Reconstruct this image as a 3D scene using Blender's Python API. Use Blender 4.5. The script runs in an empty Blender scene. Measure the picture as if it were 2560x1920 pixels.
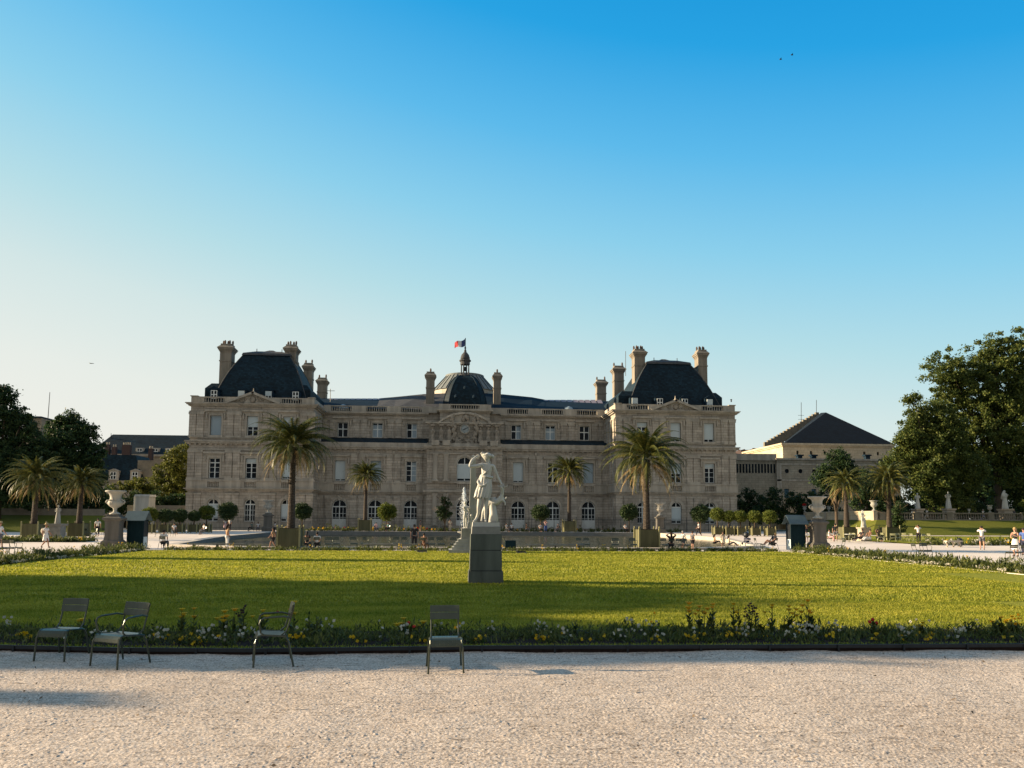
import bpy, bmesh, math, random
import numpy as np
from mathutils import Vector, Matrix, noise
R=math.radians
scene=bpy.context.scene
# ---------------------------------------------------------------- camera
F=1923.0; CX,CY=1280.0,1132.0; H=2.0
YAW,PITCH,ROLL=R(4.5),R(5),0.0055
CM=Matrix.Rotation(-YAW,3,'Z')@Matrix.Rotation(math.pi/2+PITCH,3,'X')@Matrix.Rotation(ROLL,3,'Z')
cd=bpy.data.cameras.new('camera'); cam=bpy.data.objects.new('camera',cd); scene.collection.objects.link(cam)
cam.matrix_world=Matrix.Translation((0,0,H))@CM.to_4x4()
cd.sensor_width=36; cd.lens=36*F/2560; cd.shift_y=(CY-960)/2560; cd.clip_start=.1; cd.clip_end=9000
scene.camera=cam
# ---------------------------------------------------------------- sky + sun
SUN_EL=16.0; SAX,SAY=-.9887,.15
SDIR=Vector((SAX*math.cos(R(SUN_EL)),SAY*math.cos(R(SUN_EL)),math.sin(R(SUN_EL)))).normalized()
w=bpy.data.worlds.new("World"); scene.world=w; w.use_nodes=True
nt=w.node_tree; bg=nt.nodes['Background']
sky=nt.nodes.new('ShaderNodeTexSky'); sky.sky_type='NISHITA'; sky.sun_disc=False
sky.sun_elevation=R(SUN_EL); sky.sun_rotation=math.atan2(SDIR.x,SDIR.y)
sky.air_density=1.0; sky.dust_density=.6; sky.ozone_density=2.5
EXPO=1.3
def lin(c): return tuple(((v/255)/12.92 if v<=10 else ((v/255+.055)/1.055)**2.4) for v in c)
tcw=nt.nodes.new('ShaderNodeTexCoord'); sxw=nt.nodes.new('ShaderNodeSeparateXYZ'); nt.links.new(tcw.outputs['Generated'],sxw.inputs[0])
mw=nt.nodes.new('ShaderNodeMath'); mw.operation='MULTIPLY_ADD'; mw.inputs[1].default_value=.17; nt.links.new(sxw.outputs[0],mw.inputs[0]); nt.links.new(sxw.outputs[2],mw.inputs[2])
rw=nt.nodes.new('ShaderNodeValToRGB'); cr=rw.color_ramp; cr.elements.remove(cr.elements[-1])
for i_,(p_,c_) in enumerate(((0,(240,236,226)),(.10,(232,236,228)),(.2,(212,230,228)),(.28,(182,222,230)),(.38,(140,208,236)),(.48,(92,187,236)),(.58,(34,163,228)),(.68,(0,145,216)),(.85,(60,130,185)),(1,(60,110,155)))):
    e_=cr.elements[0] if i_==0 else cr.elements.new(p_); e_.position=p_; e_.color=(*[v/2**EXPO for v in lin(c_)],1)
nt.links.new(mw.outputs[0],rw.inputs[0])
sk=nt.nodes.new('ShaderNodeVectorMath'); sk.operation='SCALE'; sk.inputs['Scale'].default_value=.10; nt.links.new(sky.outputs[0],sk.inputs[0])
mxw=nt.nodes.new('ShaderNodeMixRGB'); mxw.inputs[0].default_value=.96; nt.links.new(sk.outputs[0],mxw.inputs[1]); nt.links.new(rw.outputs[0],mxw.inputs[2])
yb=nt.nodes.new('ShaderNodeMath'); yb.operation='MULTIPLY_ADD'; yb.inputs[1].default_value=-2.0; yb.inputs[2].default_value=.5; yb.use_clamp=True; nt.links.new(sxw.outputs[1],yb.inputs[0])
mx2=nt.nodes.new('ShaderNodeMixRGB'); nt.links.new(yb.outputs[0],mx2.inputs[0]); nt.links.new(mxw.outputs[0],mx2.inputs[1]); mx2.inputs[2].default_value=(.165,.18,.192,1)
nt.links.new(mx2.outputs[0],bg.inputs[0]); bg.inputs[1].default_value=1
sl=bpy.data.lights.new('sun','SUN'); so=bpy.data.objects.new('sun',sl); scene.collection.objects.link(so)
sl.energy=5.0; sl.angle=R(.5); sl.color=(1,.77,.50)
so.rotation_euler=SDIR.to_track_quat('Z','Y').to_euler()
vs=scene.view_settings; vs.view_transform='Standard'; vs.look='None'; vs.exposure=EXPO; vs.gamma=1
# ---------------------------------------------------------------- helpers
def ray(px,py): return CM@Vector(((px-CX)/F,-(py-CY)/F,-1))
def G(px,py,z=0.0):
    d=ray(px,py); t=(z-H)/d.z; return Vector((d.x*t,d.y*t,z))
def at(px,py,Y):
    d=ray(px,py); t=Y/d.y; return Vector((d.x*t,Y,H+d.z*t))
def AX(px,Y,py=1250): return at(px,py,Y).x
def AZ(px,py,Y): return at(px,py,Y).z
def lerp(a,b,t): return a+(b-a)*t
rnd=random.Random(5)
def tag(o,label=None,cat=None,group=None,kind=None):
    if label: o['label']=label
    if cat: o['category']=cat
    if group: o['group']=group
    if kind: o['kind']=kind
    return o
def thing(name,label,cat,loc=(0,0,0),rz=0,group=None):
    o=bpy.data.objects.new(name,None); scene.collection.objects.link(o)
    o.location=loc; o.rotation_euler=(0,0,rz); o.empty_display_size=.2
    return tag(o,label,cat,group)
def dup(o,parent=None,loc=None,rz=None,label=None,scale=None,group=None):
    c=o.copy(); scene.collection.objects.link(c)
    if parent is not None: c.parent=parent
    if loc is not None: c.location=loc
    if rz is not None: c.rotation_euler=(0,0,rz)
    if scale is not None: c.scale=(scale,)*3 if isinstance(scale,(int,float)) else scale
    if label: c['label']=label
    if group: c['group']=group
    for ch in list(o.children): dup(ch,c)
    return c
class MB:
    def __init__(s): s.v=[]; s.f=[]; s.M=None
    def add(s,vs,fs):
        n=len(s.v)
        if s.M is not None: vs=[tuple(s.M@Vector(v)) for v in vs]
        s.v+=[tuple(v) for v in vs]; s.f+=[tuple(i+n for i in f) for f in fs]; return s
    def box(s,x0,x1,y0,y1,z0,z1,t=0):
        # t: inset of top
        return s.add([(x0,y0,z0),(x1,y0,z0),(x1,y1,z0),(x0,y1,z0),(x0+t,y0+t,z1),(x1-t,y0+t,z1),(x1-t,y1-t,z1),(x0+t,y1-t,z1)],
          [(0,3,2,1),(4,5,6,7),(0,1,5,4),(1,2,6,5),(2,3,7,6),(3,0,4,7)])
    def cbox(s,cx,cy,w,d,z0,z1,t=0): return s.box(cx-w/2,cx+w/2,cy-d/2,cy+d/2,z0,z1,t)
    def obox(s,c,ax,ay,az):
        c,ax,ay,az=map(Vector,(c,ax,ay,az))
        P=[c+ax*i+ay*j+az*k for k in(-1,1) for i,j in((-1,-1),(1,-1),(1,1),(-1,1))]
        return s.add(P,[(0,3,2,1),(4,5,6,7),(0,1,5,4),(1,2,6,5),(2,3,7,6),(3,0,4,7)])
    def lathe(s,prof,c=(0,0,0),n=16,sq=False,cap=True):
        if sq: n=4
        vs=[];fs=[];off=math.pi/4 if sq else 0
        for r,z in prof:
            if sq: r*=math.sqrt(2)
            for k in range(n):
                a=2*math.pi*k/n+off; vs.append((c[0]+r*math.cos(a),c[1]+r*math.sin(a),c[2]+z))
        m=len(prof)
        for i in range(m-1):
            for k in range(n):
                fs.append((i*n+k,i*n+(k+1)%n,(i+1)*n+(k+1)%n,(i+1)*n+k))
        if cap: fs+= [tuple(range(n-1,-1,-1)),tuple((m-1)*n+k for k in range(n))]
        return s.add(vs,fs)
    def tube(s,pts,r,n=6,cap=True,closed=False):
        pts=[Vector(p) for p in pts]; m=len(pts)
        rs=r if isinstance(r,(list,tuple)) else [r]*m
        vs=[];fs=[];u=None
        for i,p in enumerate(pts):
            a=pts[max(i-1,0)]; b=pts[min(i+1,m-1)]
            if closed: a=pts[i-1]; b=pts[(i+1)%m]
            t=(b-a).normalized()
            if u is None:
                u=t.orthogonal().normalized()
            else:
                u=(u-t*u.dot(t)); u=u.normalized() if u.length>1e-6 else t.orthogonal().normalized()
            v=t.cross(u)
            for k in range(n):
                q=2*math.pi*k/n; vs.append(p+(u*math.cos(q)+v*math.sin(q))*rs[i])
        for i in range(m if closed else m-1):
            j=(i+1)%m
            for k in range(n): fs.append((i*n+k,i*n+(k+1)%n,j*n+(k+1)%n,j*n+k))
        if cap and not closed: fs+=[tuple(range(n-1,-1,-1)),tuple((m-1)*n+k for k in range(n))]
        return s.add(vs,fs)
    def poly(s,pts,ext):
        # planar polygon extruded by vector
        e=Vector(ext); n=len(pts); P=[Vector(p) for p in pts]; Q=[p+e for p in P]
        return s.add(P+Q,[tuple(range(n-1,-1,-1)),tuple(range(n,2*n))]+[(i,(i+1)%n,n+(i+1)%n,n+i) for i in range(n)])
    def sphere(s,c,r,n=10,m=6,sc=(1,1,1)):
        prof=[]
        vs=[];fs=[]
        for i in range(m+1):
            a=math.pi*i/m
            for k in range(n):
                b=2*math.pi*k/n; vs.append((c[0]+r*sc[0]*math.sin(a)*math.cos(b),c[1]+r*sc[1]*math.sin(a)*math.sin(b),c[2]-r*sc[2]*math.cos(a)))
        for i in range(m):
            for k in range(n): fs.append((i*n+k,i*n+(k+1)%n,(i+1)*n+(k+1)%n,(i+1)*n+k))
        return s.add(vs,fs)
    def build(s,name,mat,parent=None,smooth=False,loc=None):
        me=bpy.data.meshes.new(name); me.from_pydata(s.v,[],s.f)
        me.validate(); me.update()
        if smooth: me.polygons.foreach_set('use_smooth',[True]*len(me.polygons))
        if isinstance(mat,(list,tuple)):
            for m_ in mat: me.materials.append(m_)
        else: me.materials.append(mat)
        o=bpy.data.objects.new(name,me); scene.collection.objects.link(o)
        if parent is not None: o.parent=parent
        if loc is not None: o.location=loc
        return o
def npmesh(name,V,Fq,mat,parent=None,smooth=False,k=4,cols=None):
    """fast mesh from numpy: V (n,3), Fq (m,k) or None = consecutive k-gons"""
    V=np.asarray(V,dtype=np.float32)
    if Fq is None: Fq=np.arange(len(V),dtype=np.int32).reshape(-1,k)
    Fq=np.asarray(Fq,dtype=np.int32); k=Fq.shape[1]; m=len(Fq)
    me=bpy.data.meshes.new(name); me.vertices.add(len(V)); me.vertices.foreach_set('co',V.ravel())
    me.loops.add(m*k); me.loops.foreach_set('vertex_index',Fq.ravel())
    me.polygons.add(m); me.polygons.foreach_set('loop_start',np.arange(0,m*k,k,dtype=np.int32))
    me.polygons.foreach_set('loop_total',np.full(m,k,dtype=np.int32))
    if smooth: me.polygons.foreach_set('use_smooth',np.ones(m,dtype=bool))
    me.update(calc_edges=True)
    for m_ in (mat if isinstance(mat,(list,tuple)) else [mat]): me.materials.append(m_)
    if isinstance(mat,(list,tuple)) and cols is not None: me.polygons.foreach_set('material_index',np.asarray(cols,dtype=np.int32))
    o=bpy.data.objects.new(name,me); scene.collection.objects.link(o)
    if parent is not None: o.parent=parent
    return o
# ---------------------------------------------------------------- materials
class N:
    def __init__(s,name):
        s.m=bpy.data.materials.new(name); s.m.use_nodes=True; s.t=s.m.node_tree; s.b=s.t.nodes['Principled BSDF']; s.o=s.t.nodes['Material Output']
    def n(s,typ,**k):
        x=s.t.nodes.new('ShaderNode'+typ)
        for a,v in k.items():
            if a.startswith('i_'):
                key=a[2:]; key=int(key) if key.isdigit() else key.replace('_',' ')
                x.inputs[key].default_value=v
            else: setattr(x,a,v)
        return x
    def l(s,a,b): s.t.links.new(a,b)
    def ramp(s,fac,stops):
        r=s.n('ValToRGB'); cr=r.color_ramp
        while len(cr.elements)>1: cr.elements.remove(cr.elements[-1])
        cr.elements[0].position=stops[0][0]; cr.elements[0].color=(*stops[0][1],1)
        for p,c in stops[1:]:
            e=cr.elements.new(p); e.color=(*c,1)
        s.l(fac,r.inputs[0]); return r.outputs[0]
def sc3(c,k): return tuple(min(1,max(0,x*k)) for x in c)
def simple(name,col,rough=.7,var=.18,scale=3,bump=0,bscale=40,metal=0,coord='Object',spec=.5,streak=False):
    q=N(name); tc=q.n('TexCoord'); src=tc.outputs[coord]
    if streak:
        mp=q.n('Mapping'); mp.inputs['Scale'].default_value=(1,1,.15); q.l(src,mp.inputs[0]); src=mp.outputs[0]
    nz=q.n('TexNoise',i_Scale=scale,i_Detail=6.0,i_Roughness=.62); q.l(src,nz.inputs['Vector'])
    c=q.ramp(nz.outputs[0],[(.25,sc3(col,1-var)),(.5,col),(.78,sc3(col,1+var))])
    q.l(c,q.b.inputs['Base Color']); q.b.inputs['Roughness'].default_value=rough; q.b.inputs['Metallic'].default_value=metal
    q.b.inputs['Specular IOR Level'].default_value=spec
    if bump:
        n2=q.n('TexNoise',i_Scale=bscale,i_Detail=5.0); q.l(tc.outputs[coord],n2.inputs['Vector'])
        bp=q.n('Bump',i_Strength=bump*.25,i_Distance=.01); q.l(n2.outputs[0],bp.inputs['Height']); q.l(bp.outputs[0],q.b.inputs['Normal'])
    return q.m
def masonry(name,col,cw=1.0,ch=.42,mort=.035,var=.09,dirt=.3,rough=.85,bump=.15):
    """ashlar in courses on vertical faces; x+y used as the horizontal coordinate"""
    q=N(name); g=q.n('NewGeometry'); sp=q.n('SeparateXYZ'); q.l(g.outputs['Position'],sp.inputs[0])
    ad=q.n('Math',operation='ADD'); q.l(sp.outputs[0],ad.inputs[0]); q.l(sp.outputs[1],ad.inputs[1])
    cb=q.n('CombineXYZ'); q.l(ad.outputs[0],cb.inputs[0]); q.l(sp.outputs[2],cb.inputs[1])
    br=q.n('TexBrick',i_Scale=1.0); br.inputs['Color1'].default_value=(*sc3(col,1+var),1); br.inputs['Color2'].default_value=(*sc3(col,1-var),1)
    br.inputs['Mortar'].default_value=(*sc3(col,.62),1); br.inputs['Mortar Size'].default_value=mort; br.inputs['Mortar Smooth'].default_value=.3
    br.inputs['Brick Width'].default_value=cw; br.inputs['Row Height'].default_value=ch; br.inputs['Bias'].default_value=0
    q.l(cb.outputs[0],br.inputs['Vector'])
    nz=q.n('TexNoise',i_Scale=.35,i_Detail=8.0,i_Roughness=.7); q.l(g.outputs['Position'],nz.inputs['Vector'])
    nz2=q.n('TexNoise',i_Scale=5.0,i_Detail=6.0); mp=q.n('Mapping'); mp.inputs['Scale'].default_value=(1,1,.22); q.l(g.outputs['Position'],mp.inputs[0]); q.l(mp.outputs[0],nz2.inputs['Vector'])
    f1=q.ramp(nz.outputs[0],[(.3,(1-dirt,)*3),(.62,(1.0,)*3),(.8,(1,.98,.94))]); f2=q.ramp(nz2.outputs[0],[(.28,(.78,)*3),(.7,(1.0,)*3)])
    m1=q.n('MixRGB',blend_type='MULTIPLY'); m1.inputs[0].default_value=1; q.l(br.outputs[0],m1.inputs[1]); q.l(f1,m1.inputs[2])
    m2=q.n('MixRGB',blend_type='MULTIPLY'); m2.inputs[0].default_value=1; q.l(m1.outputs[0],m2.inputs[1]); q.l(f2,m2.inputs[2])
    q.l(m2.outputs[0],q.b.inputs['Base Color']); q.b.inputs['Roughness'].default_value=rough; q.b.inputs['Specular IOR Level'].default_value=.2
    bp=q.n('Bump',i_Strength=bump,i_Distance=.02,invert=True); q.l(br.outputs['Fac'],bp.inputs['Height']); q.l(bp.outputs[0],q.b.inputs['Normal'])
    return q.m
def leafmat(name,c1,c2,c3,trans=.3,rough=.6,nscale=.5):
    q=N(name); g=q.n('NewGeometry'); tc=q.n('TexCoord')
    nz=q.n('TexNoise',i_Scale=nscale,i_Detail=3.0); q.l(tc.outputs['Object'],nz.inputs['Vector'])
    ad=q.n('Math',operation='MULTIPLY_ADD'); ad.inputs[1].default_value=.55; q.l(g.outputs['Random Per Island'],ad.inputs[0])
    mm=q.n('Math',operation='MULTIPLY'); mm.inputs[1].default_value=.55; q.l(nz.outputs[0],mm.inputs[0]); q.l(mm.outputs[0],ad.inputs[2])
    c=q.ramp(ad.outputs[0],[(.2,c1),(.52,c2),(.85,c3)])
    q.l(c,q.b.inputs['Base Color']); q.b.inputs['Roughness'].default_value=rough; q.b.inputs['Specular IOR Level'].default_value=.25
    tr=q.n('BsdfTranslucent'); q.l(c,tr.inputs[0]); mx=q.n('MixShader'); mx.inputs[0].default_value=trans
    q.l(q.b.outputs[0],mx.inputs[1]); q.l(tr.outputs[0],mx.inputs[2]); q.l(mx.outputs[0],q.o.inputs[0])
    return q.m
def glassmat(name,col=(.006,.009,.012),rough=.15):
    q=N(name); q.b.inputs['Specular IOR Level'].default_value=.12; q.b.inputs['Base Color'].default_value=(*col,1); q.b.inputs['Roughness'].default_value=rough
    g=q.n('NewGeometry'); nz=q.n('TexNoise',i_Scale=.9,i_Detail=3.0); q.l(g.outputs['Position'],nz.inputs['Vector'])
    c=q.ramp(nz.outputs[0],[(.4,col),(.7,sc3(col,3))]); q.l(c,q.b.inputs['Base Color'])
    bp=q.n('Bump',i_Strength=.25,i_Distance=.05); q.l(nz.outputs[0],bp.inputs['Height']); q.l(bp.outputs[0],q.b.inputs['Normal'])
    return q.m
M={}
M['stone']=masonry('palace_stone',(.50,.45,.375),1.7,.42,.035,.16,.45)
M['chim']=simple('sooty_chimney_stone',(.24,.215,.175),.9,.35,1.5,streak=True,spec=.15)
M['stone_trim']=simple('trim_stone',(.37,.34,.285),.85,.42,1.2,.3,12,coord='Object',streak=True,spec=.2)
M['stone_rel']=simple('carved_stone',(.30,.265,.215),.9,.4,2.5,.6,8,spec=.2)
M['stone2']=masonry('orangery_stone',(.40,.36,.28),1.4,.5,.03)
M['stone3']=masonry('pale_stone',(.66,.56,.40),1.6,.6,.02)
M['slate']=masonry('slate',(.009,.028,.042),.45,.28,.02,.4,.5,.7,.3)
M['zinc']=simple('zinc',(.075,.078,.082),.8,.3,1.5,spec=.12)
M['zinc_dark']=simple('dark_zinc',(.010,.024,.040),.8,.3,1.2,spec=.1)
M['white']=simple('white_paint',(.68,.72,.70),.5,.08,4)
M['blind']=simple('pale_blind',(.47,.55,.57),.6,.08,.8,streak=True)
M['blind2']=simple('grey_blind',(.28,.36,.41),.6,.08,.8,streak=True)
M['glass']=glassmat('dark_glass')
M['iron']=simple('black_iron',(.018,.022,.026),.5,.3,8,metal=.3)
M['fence']=simple('fence_iron',(.03,.04,.045),.5,.2,6)
M['marble']=simple('white_marble',(.47,.475,.44),.55,.2,2.2,.35,14,spec=.3,streak=True)
M['marble_old']=simple('weathered_marble',(.32,.325,.30),.75,.3,2.5,.4,10,spec=.25,streak=True)
M['ped']=simple('mossy_dark_stone',(.095,.108,.096),.9,.6,1.6,.7,9,spec=.2,streak=True)
M['pedtop']=simple('grey_stone',(.25,.25,.23),.85,.3,2.5,.4,9,spec=.2)
M['urnstone']=simple('urn_pedestal_stone',(.115,.11,.098),.9,.4,1.6,.5,8,spec=.2,streak=True)
M['planter']=simple('olive_painted_wood',(.10,.10,.055),.75,.25,2.5,.2,20,streak=True,spec=.15)
M['planter_lt']=simple('sunlit_tone_post',(.26,.25,.13),.7,.15,3,spec=.2)  # lighter copy of the box colour, imitating its sunlit side
M['chair']=simple('dark_green_enamel',(.055,.066,.048),.28,.2,5,metal=.5,spec=.6)
M['chair_lt']=simple('light_green_enamel',(.24,.25,.15),.4,.15,5,metal=.2)
M['kiosk']=simple('teal_painted_wood',(.004,.018,.024),.7,.25,2,.2,14,streak=True,spec=.12)
M['kroof']=simple('kiosk_roof',(.10,.145,.165),.8,.2,2,spec=.15)
M['bark']=simple('bark',(.09,.07,.05),.9,.4,6,.8,18,spec=.1,streak=True)
M['soil']=simple('soil',(.03,.02,.016),.95,.5,8,.8,25,spec=.1)
M['bench']=simple('bench_wood',(.13,.135,.11),.6,.3,3)
M['benchstone']=simple('bench_stone',(.45,.4,.32),.8,.25,4,.3,12)
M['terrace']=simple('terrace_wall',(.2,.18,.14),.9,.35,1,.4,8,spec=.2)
M['brick']=simple('red_brick',(.05,.032,.03),.9,.3,4)
M['potclay']=simple('chimney_pot',(.10,.07,.055),.9,.25,6)
# palm trunk
def palmtrunk():
    q=N('palm_trunk'); tc=q.n('TexCoord'); wv=q.n('TexWave',wave_type='BANDS',bands_direction='Z',i_Scale=3.2,i_Distortion=7.0,i_Detail=3.0); q.l(tc.outputs['Object'],wv.inputs['Vector'])
    c=q.ramp(wv.outputs[0],[(.1,(.025,.019,.014)),(.6,(.06,.047,.034)),(.9,(.09,.07,.052))]); q.l(c,q.b.inputs['Base Color']); q.b.inputs['Roughness'].default_value=.9
    bp=q.n('Bump',i_Strength=.9,i_Distance=.04); q.l(wv.outputs[0],bp.inputs['Height']); q.l(bp.outputs[0],q.b.inputs['Normal']); return q.m
M['ptrunk']=palmtrunk()
M['frond']=leafmat('palm_frond',(.022,.038,.012),(.062,.08,.02),(.18,.16,.04),.22,.45,.7)
M['dryfrond']=leafmat('dry_palm_frond',(.14,.09,.035),(.27,.19,.08),(.4,.3,.15),.2,.7,1)
M['leafR']=leafmat('plane_tree_leaf',(.026,.05,.014),(.07,.105,.024),(.16,.18,.042),.38,.6,.35)
M['leafL']=leafmat('dark_tree_leaf',(.010,.034,.016),(.026,.058,.022),(.06,.092,.026),.3,.6,.4)
M['leafY']=leafmat('yellowish_leaf',(.04,.06,.012),(.10,.12,.022),(.2,.2,.04),.3,.6,.6)
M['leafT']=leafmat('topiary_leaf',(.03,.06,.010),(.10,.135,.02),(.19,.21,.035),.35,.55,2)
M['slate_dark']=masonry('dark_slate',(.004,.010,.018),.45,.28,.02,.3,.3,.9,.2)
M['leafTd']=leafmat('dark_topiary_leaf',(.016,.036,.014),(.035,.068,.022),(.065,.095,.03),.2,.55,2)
M['plant']=leafmat('bedding_leaf',(.02,.035,.012),(.07,.095,.022),(.17,.18,.045),.35,.55,3)
M['fwhite']=leafmat('white_petal',(.42,.41,.34),(.58,.56,.46),(.66,.64,.54),.3,.6,4)
M['fyellow']=leafmat('yellow_petal',(.6,.36,.01),(.75,.5,.02),(.8,.6,.05),.3,.6,4)
M['forange']=leafmat('orange_petal',(.7,.34,.01),(.8,.45,.02),(.85,.5,.04),.3,.6,4)
M['fred']=leafmat('red_petal',(.3,.01,.01),(.5,.02,.02),(.6,.05,.04),.3,.6,4)
M['fdark']=leafmat('dark_seedhead',(.02,.012,.015),(.04,.02,.025),(.07,.04,.04),.1,.7,4)
# ================================================================ GROUND
def gz(Y): return .35*min(1,max(0,(Y-54)/50))
def P(px,py):
    z=0
    for _ in range(6):
        p=G(px,py,z); z=gz(min(p.y,140))
    return Vector((p.x,p.y,z))
def PY(px,Y,dz=0):
    "ground point in the column of px at depth Y"
    return Vector((AX(px,Y,1330),Y,gz(Y)+dz))
def scl(Y): return F/Y
def gravelmat(name,a,b,c,sc=55,bump=.5,big=.35,dist=.02,fine=0,scuff=0):
    q=N(name); g=q.n('NewGeometry')
    n1=q.n('TexNoise',i_Scale=sc,i_Detail=3.0,i_Roughness=.75); q.l(g.outputs['Position'],n1.inputs['Vector'])
    n2=q.n('TexNoise',i_Scale=big,i_Detail=7.0,i_Roughness=.65); q.l(g.outputs['Position'],n2.inputs['Vector'])
    c1=q.ramp(n1.outputs[0],[(.33,a),(.5,b),(.66,c)]); c2=q.ramp(n2.outputs[0],[(.3,(.84,.82,.8)),(.6,(1,1,1))])
    def mul(x,y):
        m=q.n('MixRGB',blend_type='MULTIPLY'); m.inputs[0].default_value=1; q.l(x,m.inputs[1]); q.l(y,m.inputs[2]); return m.outputs[0]
    o=mul(c1,c2); h=n1.outputs[0]
    if fine:
        v=q.n('TexVoronoi',i_Scale=float(fine),feature='F1'); q.l(g.outputs['Position'],v.inputs['Vector']); o=mul(o,q.ramp(v.outputs['Distance'],[(.15,(1.1,1.1,1.1)),(.6,(.9,.89,.88)),(.85,(.5,.48,.46))]))
        sx_=q.n('SeparateColor'); q.l(v.outputs['Color'],sx_.inputs[0]); o=mul(o,q.ramp(sx_.outputs[0],[(0,(.78,.74,.7)),(.5,(.97,.95,.92)),(1,(1.12,1.1,1.08))]))
    if scuff:
        mp=q.n('Mapping'); mp.inputs['Scale'].default_value=(1.3,5.5,1); q.l(g.outputs['Position'],mp.inputs[0]); n3=q.n('TexNoise',i_Scale=2.6,i_Detail=9.0,i_Roughness=.78,i_Distortion=.6); q.l(mp.outputs[0],n3.inputs['Vector']); o=mul(o,q.ramp(n3.outputs[0],[(.35,(.40,.385,.37)),(.47,(.92,.92,.92)),(.7,(1.08,1.08,1.08))]))
    q.l(o,q.b.inputs['Base Color'])
    q.b.inputs['Roughness'].default_value=.95; q.b.inputs['Specular IOR Level'].default_value=.1
    bp=q.n('Bump',i_Strength=bump,i_Distance=dist); q.l(h,bp.inputs['Height']); q.l(bp.outputs[0],q.b.inputs['Normal'])
    return q.m
M['gravel']=gravelmat('gravel',(.40,.34,.29),(.69,.61,.53),(.88,.80,.71),110,.5,.5,.012,fine=48,scuff=1)
M['sand']=gravelmat('pale_sand',(.66,.585,.51),(.74,.665,.585),(.8,.725,.645),14,.2,.12)
def grassmat(name,a,b,c):
    q=N(name); g=q.n('NewGeometry')
    mp=q.n('Mapping'); mp.inputs['Scale'].default_value=(1,1.6,1); q.l(g.outputs['Position'],mp.inputs[0])
    n1=q.n('TexNoise',i_Scale=9.0,i_Detail=8.0,i_Roughness=.75); q.l(mp.outputs[0],n1.inputs['Vector'])
    n2=q.n('TexNoise',i_Scale=.28,i_Detail=5.0); q.l(g.outputs['Position'],n2.inputs['Vector'])
    c1=q.ramp(n1.outputs[0],[(.28,a),(.52,b),(.75,c)]); c2=q.ramp(n2.outputs[0],[(.3,(.78,.86,.7)),(.62,(1,1,1)),(.8,(1.0,.95,.9))])
    m=q.n('MixRGB',blend_type='MULTIPLY'); m.inputs[0].default_value=1; q.l(c1,m.inputs[1]); q.l(c2,m.inputs[2]); q.l(m.outputs[0],q.b.inputs['Base Color'])
    q.b.inputs['Roughness'].default_value=.9; q.b.inputs['Specular IOR Level'].default_value=.1
    bp=q.n('Bump',i_Strength=.8,i_Distance=.05); q.l(n1.outputs[0],bp.inputs['Height']); q.l(bp.outputs[0],q.b.inputs['Normal'])
    return q.m
M['grass']=grassmat('lawn_grass',(.13,.145,.014),(.26,.26,.028),(.38,.35,.055))
M['slope']=grassmat('slope_grass',(.07,.085,.014),(.14,.15,.026),(.2,.2,.04))
def _patch(q_,scale,lo):
    t=q_.node_tree; bs=[n for n in t.nodes if n.type=='VALTORGB'][0]; links=[l.to_socket for l in t.links if l.from_node==bs]
    g=t.nodes.new('ShaderNodeNewGeometry'); mp=t.nodes.new('ShaderNodeMapping'); mp.inputs['Scale'].default_value=(.35,1,1); nz=t.nodes.new('ShaderNodeTexNoise'); nz.inputs['Scale'].default_value=scale; nz.inputs['Detail'].default_value=7; nz.inputs['Roughness'].default_value=.68
    t.links.new(g.outputs['Position'],mp.inputs[0]); t.links.new(mp.outputs[0],nz.inputs['Vector']); r=t.nodes.new('ShaderNodeValToRGB'); r.color_ramp.elements[0].position=.34; r.color_ramp.elements[0].color=(*lo,1); r.color_ramp.elements[1].position=.6; r.color_ramp.elements[1].color=(1.0,1.0,1.0,1)
    t.links.new(nz.outputs[0],r.inputs[0]); m=t.nodes.new('ShaderNodeMixRGB'); m.blend_type='MULTIPLY'; m.inputs[0].default_value=1; t.links.new(bs.outputs[0],m.inputs[1]); t.links.new(r.outputs[0],m.inputs[2])
    for so_ in links: t.links.new(m.outputs[0],so_)
M['blade']=leafmat('grass_blade',(.15,.17,.014),(.33,.33,.032),(.5,.46,.075),.45,.6,.8)
_patch(M['blade'],1.1,(.55,.68,.5))
def struct(o): o['kind']='structure'; return o
# one ground sheet with the gentle rise beyond the lawn
def zr(Y): return lerp(.12,.42,(Y-54)/49)
rim=[(AX(445,58,1361),58),(AX(640,54,1365),54),(AX(1730,54,1366),54),(AX(1885,58.5,1364),58.5),(AX(1800,80,1345),80),(AX(1640,101,1335),101),(AX(1380,103.5,1332),103.5),(AX(760,103.5,1329),103.5),(AX(700,100,1331),100),(AX(560,78,1345),78)]
rc=Vector((sum(p[0] for p in rim)/len(rim),sum(p[1] for p in rim)/len(rim)))
def offs(k): return [tuple(Vector(p)+(Vector(p)-rc).normalized()*k) for p in rim]
hole=offs(.4)
def cut(y):
    xs_=[]
    for (ax,ay),(bx,by) in zip(hole,hole[1:]+hole[:1]):
        if ay!=by and min(ay,by)-1e-6<=y<=max(ay,by)+1e-6: xs_.append(ax+(bx-ax)*(y-ay)/(by-ay))
        elif ay==by and abs(y-ay)<1e-6: xs_+=[ax,bx]
    return (min(xs_),max(xs_)) if xs_ else None
hy=sorted(set(round(p[1],5) for p in hole)); y0h,y1h=hy[0],hy[-1]
rows=[-3000,-13,53,y0h]+hy[1:]+[106,130,400,6000]; rows=sorted(set(rows))
mb=MB()
GM=[]
def gq1(xa,xb,xc,xd,ya,yb,m_):
    mb.add([(xa,ya,gz(ya)-.035),(xb,ya,gz(ya)-.035),(xc,yb,gz(yb)-.035),(xd,yb,gz(yb)-.035)],[(0,1,2,3)]); GM.append(m_)
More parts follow.
